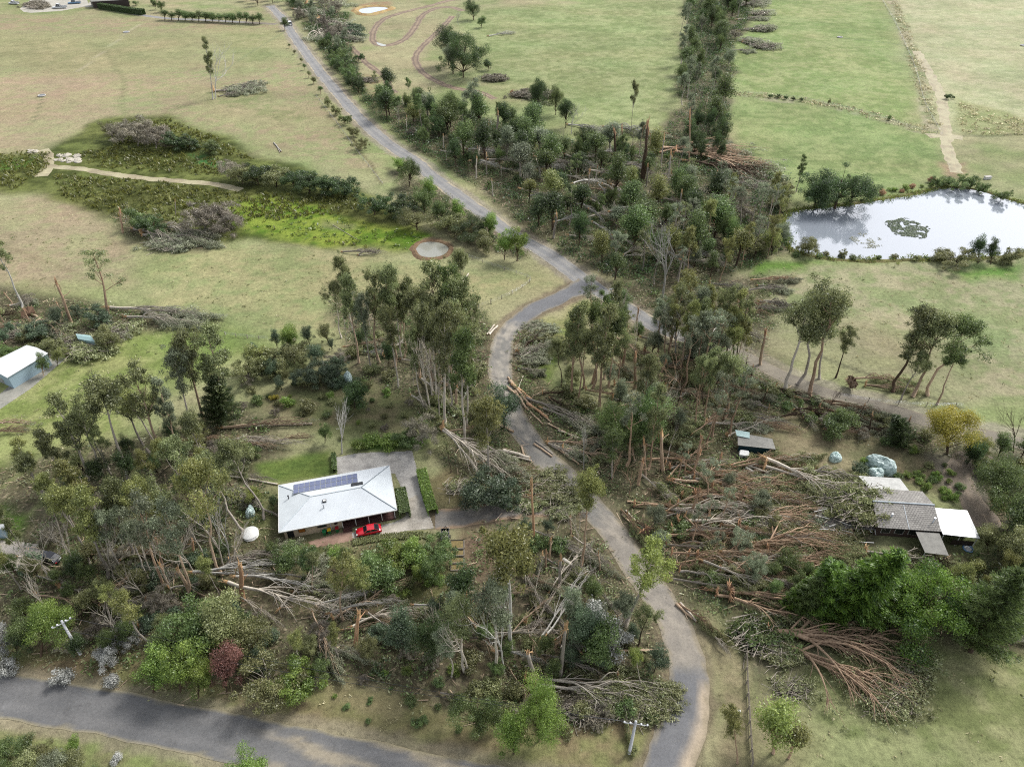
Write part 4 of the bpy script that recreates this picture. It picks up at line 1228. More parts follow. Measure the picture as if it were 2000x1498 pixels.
# --- vehicles
def vehicle(name, loc, rz, paint, label, cat, L=4.4, Wd=1.78, H=1.42, kind='car'):
    o = empty(name, loc, rz)
    st = {'car': [(0, .42, .62, .80), (.02, .30, .74, .92), (.16, .24, .86, .98), (.30, .22, .92, 1.0), (.78, .22, .96, 1.0), (.93, .26, .90, .98), (.985, .34, .74, .92), (1, .45, .66, .82)],
          'ute': [(0, .45, .85, .9), (.015, .32, 1.0, .97), (.20, .28, 1.06, 1.0), (.34, .26, 1.1, 1.0), (.60, .26, 1.1, 1.0), (.98, .30, 1.06, 1.0), (1, .4, 1.0, .96)],
          'wagon': [(0, .45, .8, .9), (.015, .32, .98, .97), (.20, .28, 1.04, 1.0), (.34, .26, 1.06, 1.0), (.97, .28, 1.06, .99), (1, .4, 1.0, .95)]}[kind]
    g = Geo(); rings = []
    for f, z0, z1, w in st:
        x = (f - .5) * L; hw = Wd / 2 * w
        rings.append([(x, -hw * .94, z0), (x, -hw, (z0 + z1) / 2), (x, -hw * .93, z1 - .05), (x, -hw * .8, z1), (x, hw * .8, z1), (x, hw * .93, z1 - .05), (x, hw, (z0 + z1) / 2), (x, hw * .94, z0)])
    v = np.array(rings).reshape(-1, 3); k = len(st)
    q = [(i * 8 + j, (i + 1) * 8 + j, (i + 1) * 8 + (j + 1) % 8, i * 8 + (j + 1) % 8) for i in range(k - 1) for j in range(8)]
    g.add(v, q); base = 0
    for e in (0, k - 1): g.f.append(np.array([[e * 8 + j for j in range(8)]])); g.t.append(np.array([.5])); g.m.append(np.array([0], dtype=np.int32))
    body = part("body", g, paint, o, True)
    zb = {'car': .90, 'ute': 1.07, 'wagon': 1.03}[kind]
    c0, c1, c2, c3_ = {'car': (.27, .43, .74, .93), 'ute': (.26, .36, .54, .60), 'wagon': (.26, .38, .93, .985)}[kind]
    def cab(x0, x1, x2, x3, z0, z1, wb, wt):
        X = [(a - .5) * L for a in (x0, x1, x2, x3)]
        v = [(X[0], -wb, z0), (X[0], wb, z0), (X[1], -wt, z1), (X[1], wt, z1), (X[2], -wt, z1), (X[2], wt, z1), (X[3], -wb, z0), (X[3], wb, z0)]
        return v, [(0, 1, 3, 2), (2, 3, 5, 4), (4, 5, 7, 6), (0, 2, 4, 6), (1, 7, 5, 3)]
    v, f = cab(c0, c1, c2, c3_, zb - .06, H - .03, Wd * .445, Wd * .37)
    g = Geo(); g.add(v, [f[0], f[1], f[2], f[3], f[4]]); part("windows", g, M_GLASS, o)
    X1, X2 = (c1 - .5 + .012) * L, (c2 - .5 - .012) * L
    g = Geo(); g.box(X1, X2, -Wd * .37, Wd * .37, H - .035, H); part("roof", g, paint, o)
    for s in (-1, 1):
        g = Geo()
        g.tube([((c0 - .5) * L, s * Wd * .44, zb - .04), ((c1 - .5) * L, s * Wd * .37, H - .02)], .035, 5)
        g.tube([((c3_ - .5) * L, s * Wd * .44, zb - .04), ((c2 - .5) * L, s * Wd * .37, H - .02)], .045, 5)
        g.tube([(((c1 + c2) / 2 - .5) * L, s * Wd * .445, zb - .04), (((c1 + c2) / 2 - .5) * L, s * Wd * .372, H - .02)], .04, 5)
        g.tube([((c1 - .5) * L, s * Wd * .37, H - .03), ((c2 - .5) * L, s * Wd * .37, H - .03)], .04, 5)
        part("pillar", g, paint, o)
    for x in (-.315, .30):
        for s in (-1, 1):
            w = part("wheel", Geo().tube([(x * L, s * (Wd / 2 - .2), .32), (x * L, s * (Wd / 2 + .015), .32)], .32, 14), M_TYRE, o)
            part("rim", Geo().tube([(x * L, s * (Wd / 2 + .016), .32), (x * L, s * (Wd / 2 + .03), .32)], .2, 10), M_RIM, w)
    for s in (-1, 1):
        part("headlight", Geo().box(-L / 2 - .01, -L / 2 + .22, s * Wd * .36 - .14, s * Wd * .36 + .14, .62, .78), M_LAMP, o)
        part("tail_light", Geo().box(L / 2 - .1, L / 2 + .012, s * Wd * .36 - .13, s * Wd * .36 + .13, .68, .86), M_TAIL, o)
    if kind == 'ute':
        g = Geo(); x0, x1 = (.615 - .5) * L, L / 2
        g.box(x0, x1, -Wd / 2, -Wd / 2 + .05, 1.06, 1.4); g.box(x0, x1, Wd / 2 - .05, Wd / 2, 1.06, 1.4); g.box(x1 - .05, x1, -Wd / 2 + .051, Wd / 2 - .051, 1.06, 1.4); g.box(x0, x0 + .05, -Wd / 2 + .051, Wd / 2 - .051, 1.06, 1.45)
        part("tray", g, M_ALU, o)
    return tag(o, label, cat)
a_, b_ = G(698, 1044), G(744, 1035)
vehicle("car", ((a_ + b_) / 2), math.atan2(b_.y - a_.y, b_.x - a_.x), M_RED, "bright red sedan parked beside the verandah on the pale path", "car", 4.6, 1.8, 1.45)
vehicle("car", G(566, 49), R(-62), M_CARWHITE, "white four-wheel drive on the far end of the upper road", "car", 5.2, 2.1, 2.0, 'wagon')
vehicle("car", G(100, 1092), R(-20), M_CARBLACK, "black car half hidden under gum branches beside the gravel yard", "car", 4.5, 1.8, 1.5)

# --- box trailer by the garden steps
p = G(870, 1050); tr = empty("trailer", p, R(4))
tag(tr, "small dark box trailer loaded with branches beside the timber steps", "trailer")
g = Geo(); g.box(-.72, .72, -1.3, 1.3, .5, .55); g.box(-.75, -.7, -1.3, 1.3, .55, 1.05); g.box(.7, .75, -1.3, 1.3, .55, 1.05); g.box(-.7, .7, -1.33, -1.28, .55, 1.05); g.box(-.7, .7, 1.28, 1.33, .55, 1.05)
part("tray", g, M_BLACK, tr)
g = Geo()
for x in (-.72, .72):
    for y in (-1.28, 0, 1.28): g.tube([(x, y, 1.0), (x, y, 1.6)], .025, 5)
for y in (-1.28, 0, 1.28): g.tube([(-.72, y, 1.6), (.72, y, 1.6)], .025, 5)
g.tube([(-.72, -1.28, 1.6), (-.72, 1.28, 1.6)], .025, 5); g.tube([(.72, -1.28, 1.6), (.72, 1.28, 1.6)], .025, 5)
part("cage", g, M_ALU, tr)
for s in (-1, 1): part("wheel", Geo().tube([(s * .78, 0, .32), (s * .95, 0, .32)], .32, 12), M_TYRE, tr)
part("drawbar", Geo().tube([(-.5, 1.33, .5), (0, 2.4, .48)], .05, 5).tube([(.5, 1.33, .5), (0, 2.4, .48)], .05, 5).tube([(0, 2.4, .48), (0, 2.4, .0)], .04, 5), M_BLACK, tr)
g = Geo(); r_ = np.random.default_rng(3)
for i in range(30):
    c0 = np.array([r_.uniform(-.4, .4), r_.uniform(-.8, .8), r_.uniform(.65, 1.1)]); d0 = np.array([r_.normal(0, .3), r_.normal(0, .5), 0]); d0 = np.clip(c0 + d0, (-.6, -1.2, .6), (.6, 1.2, 1.3))
    g.tube([c0, d0 + np.array([0, 0, .06])], [.05, .02], 4)
part("load", g, BARK['pale'], tr)

# --- bins and small things round the house
def bin_(x, y, lid, label):
    o = empty("wheelie_bin", on_house(x, y), hang)
    g = Geo(); v = [(-.24, -.24, .06), (.24, -.24, .06), (.24, .24, .06), (-.24, .24, .06), (-.3, -.34, 1.0), (.3, -.34, 1.0), (.3, .34, 1.0), (-.3, .34, 1.0)]
    g.add(v, [(3, 2, 1, 0), (4, 5, 6, 7), (0, 1, 5, 4), (1, 2, 6, 5), (2, 3, 7, 6), (3, 0, 4, 7)]); part("body", g, M_GREEN, o)
    part("lid", Geo().box(-.33, .33, -.38, .38, 1.002, 1.08), lid, o)
    for s in (-1, 1): part("wheel", Geo().tube([(s * .28, .26, .1), (s * .34, .26, .1)], .1, 8), M_TYRE, o)
    tag(o, label, "bin", "wheelie bins by the house wall")
bin_(7.6, -.2, M_GREEN, "wheelie bin with green lid against the cream wall")
bin_(8.5, -.1, M_YELLOW, "wheelie bin with yellow lid against the cream wall")
bin_(9.9, -.05, M_REDP, "wheelie bin with red lid nearest the verandah steps")
p = G(490, 1045)
tk = empty("water_tank", p); tag(tk, "low round white tank with a peaked lid left of the house", "water tank")
part("wall", Geo().tube([(0, 0, 0), (0, 0, .7)], 1.45, 28), M_WHITE, tk, True)
part("lid", Geo().tube([(0, 0, .701), (0, 0, .74), (0, 0, 1.0)], [1.52, 1.48, .12], 28), M_WHITE, tk)
# net draped over a bush, and the bird nets
def netted(name, x, y, rx_, ry_, h, label, seed, rz=0, leaf='net'):
    r_ = np.random.default_rng(seed); n_u, n_v = 26, 11; V = []
    for j in range(n_v):
        ph = j / (n_v - 1) * math.pi / 2
        for i in range(n_u):
            th = i / n_u * 2 * math.pi
            k = 1 + .13 * math.sin(3 * th + seed) * math.cos(ph) + r_.normal(0, .03)
            V.append((math.cos(th) * rx_ * k * math.cos(ph) ** .7, math.sin(th) * ry_ * k * math.cos(ph) ** .7, max(.0, h * math.sin(ph) ** .8 * (1 + .12 * math.sin(2 * th + seed * 2)) + r_.normal(0, .05) * (j > 0))))
    q = [(j * n_u + i, j * n_u + (i + 1) % n_u, (j + 1) * n_u + (i + 1) % n_u, (j + 1) * n_u + i) for j in range(n_v - 1) for i in range(n_u)]
    o = empty(name, G(x, y), rz)
    g = Geo(); g.add(V, q, r_.uniform(.0, 1.0, len(q)))
    part("net", g, LEAF[leaf], o)
    g = Geo()
    for i in range(16): clump(g, r_, (r_.normal(0, rx_ * .3), r_.normal(0, ry_ * .3), h * r_.uniform(.3, .6)), (rx_ * .3, ry_ * .3, h * .25), 30, .2)
    part("foliage", g, LEAF['mid'], o)
    tag(o, label, "netted bush", "garden bushes under nets")
netted("netted_bush", 1720, 913, 3.0, 1.9, 2.6, "largest pale-netted fruit bush, long and lumpy", 4, R(-35))
netted("netted_bush", 1708, 930, 1.6, 1.5, 1.9, "round pale-netted bush tucked against the largest netted bush", 7)
netted("netted_bush", 1630, 897, 1.2, 1.1, 1.6, "small netted bush standing alone left of the other nets", 9)
netted("netted_bush", 681, 744, 1.0, 1.6, 2.2, "white-netted bush beside the round garden tree", 12, .4)
netted("netted_bush", 490, 1003, .8, 1.2, 1.7, "ragged white net hung over a bush left of the house", 15)
# clipped hedges
def hedge(s, w, h, label, leaf, seed, name="hedge", spacing=None):
    ln = spline(pxpoly(s), .35); T_ = np.gradient(ln, axis=0); T_ /= np.linalg.norm(T_, axis=1)[:, None]; N_ = np.stack([-T_[:, 1], T_[:, 0]], 1)
    r_ = np.random.default_rng(seed); n = int(len(ln) * .35 * (w * 2 + h * 2 + w) * 34)
    i = r_.integers(0, len(ln), n); u = r_.uniform(-1, 1, n); zz = r_.uniform(.05, 1, n) * h
    side = r_.random(n); top = side < w / (w + 2 * h)
    u = np.where(top, u, np.sign(u) * r_.uniform(.88, 1.0, n)); zz = np.where(top, h * r_.uniform(.93, 1.03, n), zz)
    c = np.concatenate([ln[i] + N_[i] * (u * w / 2)[:, None] + r_.normal(0, .06, (n, 2)), zz[:, None]], 1)
    ax = unit(r_, n); wv = np.cross(ax, unit(r_, n)); wv /= np.linalg.norm(wv, axis=1)[:, None]
    s_ = .16 * r_.uniform(.6, 1.3, n)
    o = empty(name, (float(ln[0, 0]), float(ln[0, 1]), 0)); off = np.array([ln[0, 0], ln[0, 1], 0])
    g = Geo(); g.cards(c - off, ax * s_[:, None], wv * (s_ * .5)[:, None], np.clip(r_.normal(.5, .22, n), 0, 1)); part("foliage", g, LEAF[leaf], o)
    g = Geo(); L_ = ln - off[:2]; ww = w / 2 - .12
    a_ = L_ + N_ * ww; b_ = L_ - N_ * ww; k = len(L_)
    V = np.concatenate([np.c_[a_, np.zeros(k)], np.c_[a_, np.full(k, h - .12)], np.c_[b_, np.full(k, h - .12)], np.c_[b_, np.zeros(k)]])
    I = np.arange(k - 1); Q = np.concatenate([np.stack([I + j * k, I + 1 + j * k, I + 1 + (j + 1) * k, I + (j + 1) * k], 1) for j in range(3)])
    g.add(V, Q, .2); part("inner_branches", g, LEAF[leaf], o)
    tag(o, label, "hedge")
hedge("824,926 830,950 838,980 846,1005", 1.9, 1.6, "long clipped hedge edging the pale drive, bright green on top", 'bright', 3)
hedge("783,965 788,990 792,1012", 2.0, 1.9, "short dark clipped hedge against the house's right end", 'mid', 5)
hedge("652,890 654,922", .8, 1.0, "narrow clipped hedge between small lawn and concrete yard", 'mid', 7)
hedge("690,1060 750,1050 825,1046 845,1052", 1.5, .35, "low weedy border below the pale path", 'olive', 9)
hedge("196,18 225,22 255,27 282,30", 3.0, 3.2, "long dark clipped hedge in front of the far farm shed", 'dark', 11)

# --- timber-edged steps / beds beside the trailer
for i, (y0, y1) in enumerate(((1056, 1072), (1075, 1086), (1089, 1100), (1103, 1114))):
    a, b, c_, d_ = G(880, y1), G(906, y1 - 1), G(906, y0 - 1), G(880, y0)
    o = empty("garden_bed", a); tag(o, ["timber-edged garden bed nearest the driveway", "timber-edged bed, second down from the driveway", "timber-edged bed, third down from the driveway", "timber-edged bed nearest the dark rounded tree"][i], "garden bed", "timber-edged beds stepping down the slope")
    g = Geo()
    for p0, p1 in ((a, b), (b, c_), (c_, d_), (d_, a)): g.tube([p0 - a + Vector((0, 0, .12)), p1 - a + Vector((0, 0, .12))], .13, 4)
    part("edging", g, M_TIMBER, o)
    g = Geo(); g.slab([tuple((p_ - a) * .97 + Vector((0.05, .03, .10))) for p_ in (a, b, c_, d_)], .08); part("soil", g, plain('bed_soil', C(150, 132, 84), .95, .2, 3), o)

# --- tiled house on the right, its left end crushed
def box_house(origin_px, z, ang):
    p = G(*origin_px, z); return empty("house", (p.x, p.y, 0), ang)
th_ang = math.atan2(82.117 - 83.043, 76.763 - 65.861)
tb = G(1715, 1030, 3)
h2 = empty("house", (tb.x, tb.y, 0), th_ang)
tag(h2, "low house with grey tiled roof, left end crushed under a fallen tree", "house")
def loc2(px, py, z):
    v = G(px, py, z) - Vector((tb.x, tb.y, 0)); c0, s0 = math.cos(-th_ang), math.sin(-th_ang)
    return (v.x * c0 - v.y * s0, v.x * s0 + v.y * c0, z)
g = Geo(); g.slab([(0, 0, 3), (11.0, 0, 3), (11.0, 4.9, 4.5), (0, 4.9, 4.5)], .12); g.slab([(11.0, 9.6, 3), (0, 9.6, 3), (0, 4.92, 4.5), (11.0, 4.92, 4.5)], .12)
rf2 = part("roof", g, M_TILE, h2)
part("ridge_cap", Geo().tube([(0, 4.91, 4.55), (11.0, 4.91, 4.55)], .14, 6), M_RIDGE, rf2)
part("ridge_joint", Geo().box(5.4, 5.5, .05, 4.8, 0, .02), M_RIDGE, rf2).hide_render = False
rf2.children[-1].rotation_euler = (math.atan(1.5 / 4.9), 0, 0); rf2.children[-1].location = (0, 0, 3.02)
for x, y, hh in ((2.8, 2.2, .8), (9.9, 1.6, 1.1)):
    part("flue", Geo().tube([(x, y, 3.4), (x, y, 3.5 + hh)], .11, 8).tube([(x, y, 3.5 + hh), (x, y, 3.62 + hh)], .18, 8), M_ALU, rf2)
g = Geo(); g.box(.2, 10.8, .7, 9.2, 0, 2.9); part("wall", g, plain('wall_dark_brick', C(96, 76, 70), .85, .15, 4), h2)
for x in (1.2, 3.6, 6.0, 8.6):
    f = part("window", Geo().box(x, x + 1.6, .64, .698, .9, 2.2), M_WHITE, h2); part("pane", Geo().box(x + .08, x + 1.52, .62, .639, .98, 2.12), M_GLASS, f)
# white flat-roofed carport end
g = Geo(); g.slab([(11.05, -.6, 3.05), (17.4, -.9, 2.9), (17.5, 5.4, 3.1), (11.05, 5.4, 3.25)], .14); part("carport_roof", g, M_ROOF2, h2)
g = Geo(); g.box(11.2, 17.0, 1.6, 5.0, 0, 2.8); part("carport_wall", g, M_CARBLACK, h2)
for x, y in ((11.4, -.4), (14.2, -.5), (17.1, -.7)): part("post", Geo().box(x - .06, x + .06, y - .06, y + .06, 0, 2.86), M_WHITE, h2)
g = Geo(); g.box(13.2, 17.0, -.62, -.55, .4, 1.6); part("railing", g, M_FRAME, h2)
# low porch roof in front
g = Geo(); g.slab([(6.9, -4.4, 2.3), (10.8, -4.7, 2.3), (10.7, -.1, 2.7), (6.6, -.1, 2.7)], .1); part("porch_roof", g, M_GREYROOF, h2)
for x, y in ((7.1, -4.2), (10.6, -4.4)): part("post", Geo().box(x - .06, x + .06, y - .06, y + .06, 0, 2.2), M_WHITE, h2)
# translucent skillion at the back
g = Geo(); g.slab([(1.2, 9.65, 2.95), (8.6, 9.65, 2.95), (8.2, 13.2, 2.5), (.4, 13.2, 2.5)], .06); part("patio_roof", g, plain('sheet_white', C(200, 200, 194), .6, .12, 1.2), h2)
for x in (.7, 4.4, 8.0): part("post", Geo().box(x - .05, x + .05, 12.95, 13.05, 0, 2.44), M_WHITE, h2)
# crushed left end: leaning wall, broken battens, slumped roof
g = Geo(); g.slab([(-9.5, .4, 1.3), (-.1, .3, 2.0), (-.1, 4.8, 2.6), (-9.2, 4.9, 2.0)], .1); part("crushed_roof", g, plain('broken_tiles', C(140, 136, 130), .9, .3, 3, c2=C(70, 64, 62)), h2)
r_ = np.random.default_rng(8); g = Geo()
for i in range(46):
    a0 = np.array([r_.uniform(-9.5, 0), r_.uniform(-.8, 5.2), r_.uniform(1.3, 2.6)]); d0 = np.array([r_.normal(0, 1.2), r_.normal(0, .8), r_.normal(0, .4)])
    g.tube([a0 - d0 * .6, a0 + d0 * .6], .06, 4)
part("broken_battens", g, M_WHITE, h2)
g = Geo(); g.box(-9, -.2, .9, 1.0, 0, 1.4); g.box(-9, -8.9, 1.1, 4.6, 0, 1.6); part("broken_wall", g, M_BRICK, h2)
g = Geo(); g.box(-6.5, -.4, -1.6, -1.5, .5, .62); g.box(-6.4, -6.3, -1.7, -1.6, 0, .6); g.box(-3.4, -3.3, -1.7, -1.6, 0, .6); part("rail", g, M_WHITE, h2)

# --- sheds
def shed(name, pts_px, z, wall, roofm, label, h_roof=.5, over=.15):
    P4 = [G(x, y, z) for x, y in pts_px]     # roof corners, anticlockwise from the near left
    o = empty(name, (P4[0].x, P4[0].y, 0)); P4 = [p - Vector((P4[0].x, P4[0].y, 0)) for p in P4]
    m1, m2 = (P4[0] + P4[3]) / 2, (P4[1] + P4[2]) / 2
    m1 = m1 + Vector((0, 0, h_roof)); m2 = m2 + Vector((0, 0, h_roof))
    g = Geo(); g.slab([tuple(P4[0]), tuple(P4[1]), tuple(m2), tuple(m1)], .08); g.slab([tuple(P4[2]), tuple(P4[3]), tuple(m1 + Vector((0, 0, .003))), tuple(m2 + Vector((0, 0, .003)))], .08)
    part("roof", g, roofm, o)
    c0 = sum(P4, Vector()) / 4; Wp = [c0 + (p - c0) * (1 - over / 3) for p in P4]
    g = Geo(); V = [(p.x, p.y, 0) for p in Wp] + [(p.x, p.y, z - .1) for p in Wp] + [tuple(m1 * .98 + c0 * .02 - Vector((0, 0, .15))), tuple(m2 * .98 + c0 * .02 - Vector((0, 0, .15)))]
    g.add(V, [(0, 1, 5, 4), (2, 3, 7, 6)]); g.f.append(np.array([[1, 2, 6, 9, 5], [3, 0, 4, 8, 7]])); g.t.append(np.array([.5, .5])); g.m.append(np.zeros(2, dtype=np.int32))
    part("wall", g, wall, o)
    d = (Wp[0] - Wp[3]); nn = Vector((-(Wp[3] - Wp[0]).y, (Wp[3] - Wp[0]).x, 0)).normalized()
    if nn.dot(c0 - Wp[0]) > 0: nn = -nn
    mid = (Wp[0] + Wp[3]) / 2; t_ = (Wp[3] - Wp[0]).normalized()
    q = [mid - t_ * 1.2 + nn * .03, mid + t_ * 1.2 + nn * .03]
    g = Geo(); g.slab([(q[0].x, q[0].y, .1), (q[1].x, q[1].y, .1), (q[1].x, q[1].y, 2.2), (q[0].x, q[0].y, 2.2)], .02); part("door", g, M_WHITE, o)
    return tag(o, label, "shed")
shed("shed", [(14, 738), (94, 690), (52, 674), (-34, 716)], 3.4, M_SHEDWALL, M_ROOF2, "pale blue shed with bright white roof at the left edge", .5)
shed("shed", [(152, 662), (186, 668), (176, 655), (148, 652)], 2.4, M_TEAL, M_TEAL, "small teal garden shed crushed among fallen branches", .35)
shed("shed", [(-30, 1035), (12, 1032), (8, 1023), (-30, 1026)], 2.6, M_SHEDWALL, M_ROOF2, "small pale shed at the left edge beside the gravel yard", .4)
shed("farm_shed", [(178, 4), (252, 0), (250, -6), (172, -3)], 4.0, M_FRAME, M_GREYROOF, "long grey-roofed dark farm shed behind the clipped far hedge", .8)
# crushed teal carport right of the thicket
cp = G(1475, 886); o = empty("carport", cp, R(-9)); tag(o, "dark teal steel carport buckled under fallen branches", "carport")
g = Geo(); g.box(-3.6, 3.6, -.05, .05, .2, 2.0); part("wall", g, M_DTEAL, o)
g = Geo(); g.slab([(-3.9, -.2, 2.05), (3.6, -.2, 2.05), (3.4, 3.2, 1.7), (-3.7, 3.4, 2.3)], .06); part("roof", g, M_GREYROOF, o)
g = Geo(); g.slab([(-4.0, 2.2, 2.45), (-1.4, 2.0, 2.3), (-1.3, 3.6, 2.5), (-4.2, 3.8, 2.6)], .05); part("bent_sheet", g, M_TEAL, o)
for x in (-3.5, 3.3): part("post", Geo().box(x - .06, x + .06, 3.0, 3.12, 0, 1.65), M_DTEAL, o)
o = empty("caravan", G(1452, 892), R(-12)); tag(o, "small white camper trailer in front of the buckled teal carport", "caravan")
v = Geo(); v.box(-1.0, 1.0, -.6, .6, .35, 1.0); part("body", v, M_WHITE, o)
g = Geo(); g.slab([(-1.0, -.6, 1.0), (1.0, -.6, 1.0), (.8, .6, 1.3), (-.8, .6, 1.3)], .05); part("lid", g, M_WHITE, o)
for s in (-1, 1): part("wheel", Geo().tube([(0, s * .52, .3), (0, s * .66, .3)], .3, 10), M_TYRE, o)
o = empty("paddling_pool", G(1890, 1072)); tag(o, "blue and white paddling pool beside the white-roofed end of the tiled house", "paddling pool")
part("rim", Geo().tube([(math.cos(a) * .8, math.sin(a) * .8, .15) for a in np.linspace(0, 6.284, 18)], .15, 6), M_BLUEV, o)
part("water", Geo().tube([(0, 0, .05), (0, 0, .12)], .7, 16), M_WHITE, o)
# tree stump in the right garden, its root plate and red soil
o = empty("tree_stump", G(1677, 836)); tag(o, "dark round stump with reddish cut face in the right garden", "tree stump")
part("bark", Geo().tube([(0, 0, 0), (0, 0, .5), (0, 0, .9)], [1.1, .95, .9], 14), BARK['dark'], o)
part("cut_face", Geo().tube([(0, 0, .9), (0, 0, .93)], .82, 14), BARK['orange'], o)
# upturned root plates
def rootplate(x, y, r, label, seed, bark='dark', ang=0):
    r_ = np.random.default_rng(seed); o = empty("root_plate", G(x, y), ang); g = Geo()
    n = 16; V = [(0.25, 0, r)]
    for i in range(n):
        a = i / n * 6.283; k = r * r_.uniform(.75, 1.15); V.append((r_.normal(0, .1), math.cos(a) * k, max(.02, r + math.sin(a) * k)))
    V.append((-.6, 0, r))
    g.add(V, [(0, i + 1, (i + 1) % n + 1) for i in range(n)] + [(n + 1, (i + 1) % n + 1, i + 1) for i in range(n)]); part("soil", g, M_DIRTRED, o)
    g = Geo()
    for i in range(30):
        a = r_.uniform(0, 6.283); k = r * r_.uniform(.8, 1.5)
        g.tube([(.2, math.cos(a) * .3, r + math.sin(a) * .3), (.3, math.cos(a) * k * .6, max(.05, r + math.sin(a) * k * .6)), (r_.uniform(-.4, .6), math.cos(a) * k, max(.05, r + math.sin(a) * k))], [.14, .09, .02], 4)
    part("roots", g, BARK[bark], o); tag(o, label, "root plate", "upturned root plates")
rootplate(1660, 758, 1.7, "upturned root plate at the left foot of the paddock trio", 3, 'tan', R(200))
rootplate(60, 622, 1.8, "dark upturned root plate among debris left of the teal shed", 5, 'red', R(150))
rootplate(1425, 1165, 1.5, "torn reddish root plate beside the lower dirt road", 7, 'orange', R(180))
rootplate(1440, 1040, 1.5, "torn root plate among the red stumps", 9, 'orange', R(160))
rootplate(1260, 1048, 1.3, "orange root plate at the verge of the leaf-strewn road", 11, 'orange', R(120))

# --- poles and wires
def pole(bx, by, tx, ty, arm, armang, label, arms=1, r=.21):
    b = G(bx, by); t = UP(b, tx, ty); h = (t - b).length
    o = empty("power_pole", b); d = t - b
    part("shaft", Geo().tube([(0, 0, 0), tuple(d)], [r * 1.15, r * .8], 10), M_POLE, o, True)
    ends = []
    for k in range(arms):
        zc = d * (1 - (.05 + .12 * k)); u = Vector((math.cos(armang), math.sin(armang), 0)) * arm / 2
        part("crossarm", Geo().tube([tuple(zc - u + Vector((0, -.16, 0))), tuple(zc + u + Vector((0, -.16, 0)))], .075, 4), M_POLE, o)
        part("brace", Geo().tube([tuple(zc - u * .6 + Vector((0, -.16, 0))), tuple(zc - Vector((0, .12, .9)))], .03, 4).tube([tuple(zc + u * .6 + Vector((0, -.16, 0))), tuple(zc - Vector((0, .12, .9)))], .03, 4), M_ALU, o)
        for s in (-.95, -.45, .45, .95):
            q = zc + u * s + Vector((0, -.16, .07)); part("insulator", Geo().tube([tuple(q), tuple(q + Vector((0, 0, .12))), tuple(q + Vector((0, 0, .26)))], [.09, .17, .1], 8), M_INS, o)
            if k == 0: ends.append(b + q + Vector((0, 0, .26)))
    tag(o, label, "power pole", "timber power poles"); return ends
e1 = pole(157, 1277, 120, 1212, 2.6, R(40), "leaning grey timber power pole with a crossarm beside the white-flowering shrubs")
e2 = pole(1229, 1470, 1242, 1408, 3.2, R(-8), "power pole with white insulators on the foreground verge", 1)
e0 = pole(1196, 585, 1194, 564, 0.9, 0.2, "slim pole with a small crossarm at the road junction", 1, .12)
def wires(A, B, sag, label):
    o = empty("power_lines", A[0]); 
    for a, b in zip(A, B):
        P_ = [a.lerp(b, t) - Vector((0, 0, sag * 4 * t * (1 - t))) - A[0] for t in np.linspace(0, 1, 14)]
        part("wire", Geo().tube([tuple(p_) for p_ in P_], .03, 3), M_BLACK, o)
    tag(o, label, "power lines")
wires(e1[::3], e2[::3], 2.0, "thin dark power lines slung between the two foreground poles")

# --- fences
def fence(s, label, post_h=1.15, gap=4.0, wires_=3, planks=False, mat=None, name="fence"):
    ln = spline(pxpoly(s), .5); o = empty(name, (float(ln[0, 0]), float(ln[0, 1]), 0)); off = ln[0]
    L_ = ln - off; step = max(1, int(gap / .5)); idx = list(range(0, len(L_), step)); r_ = np.random.default_rng(len(ln))
    stp = idx[:96]
    for i in stp:
        x, y = L_[i]; dx, dy = r_.normal(0, .06, 2)
        part("post", Geo().tube([(x, y, 0), (x + dx, y + dy, post_h)], .09 if not planks else .1, 5), mat or M_TIMBER, o)
    if planks:
        for k, z in enumerate((.35, .75, 1.1)):
            g = Geo()
            for a, b in zip(idx[:-1], idx[1:]):
                p0, p1 = L_[a], L_[b]; d = (p1 - p0) / np.linalg.norm(p1 - p0); nrm = np.array([-d[1], d[0]]) * .12
                zz = z + r_.normal(0, .03)
                g.slab([(p0[0] + nrm[0], p0[1] + nrm[1], zz + .1), (p1[0] + nrm[0], p1[1] + nrm[1], zz + .1), (p1[0] + nrm[0] * 1.35, p1[1] + nrm[1] * 1.35, zz + .1), (p0[0] + nrm[0] * 1.35, p0[1] + nrm[1] * 1.35, zz + .1)], .2)
            part("rail", g, mat or M_TIMBER, o)
    else:
        for k in range(wires_):
            part("wire", Geo().tube(np.c_[L_, np.full(len(L_), post_h * (.4 + .27 * k))], .016, 3), M_ALU, o)
    tag(o, label, "fence")
fence("1455,1262 1457,1330 1462,1420 1468,1520", "weathered grey plank fence beside the lower bend", 1.4, 2.4, 0, True)
fence("905,500 960,520 1020,540 1036,550 1000,575 950,596 915,606", "wire paddock fence with timber posts rounding a corner near the junction", 1.2, 3.5)
fence("440,655 480,660 525,664", "short wire fence crossing the grass above the tall left gums", 1.1, 3.0)
fence("618,190 660,245 700,300 748,362", "wire fence running beside the roadside plantings", 1.1, 6.0)
fence("1425,182 1500,187 1570,195 1640,210 1720,230 1790,253 1840,264", "long wire fence crossing the right-hand fields", 1.1, 8.0)
fence("1722,0 1750,50 1785,130 1805,200 1835,258", "fence climbing the upper right fields beside a dry strip", 1.1, 10.0)
fence("1640,775 1750,790 1880,795", "wire fence along the lower edge of the paddock trio's field", 1.1, 6.0)

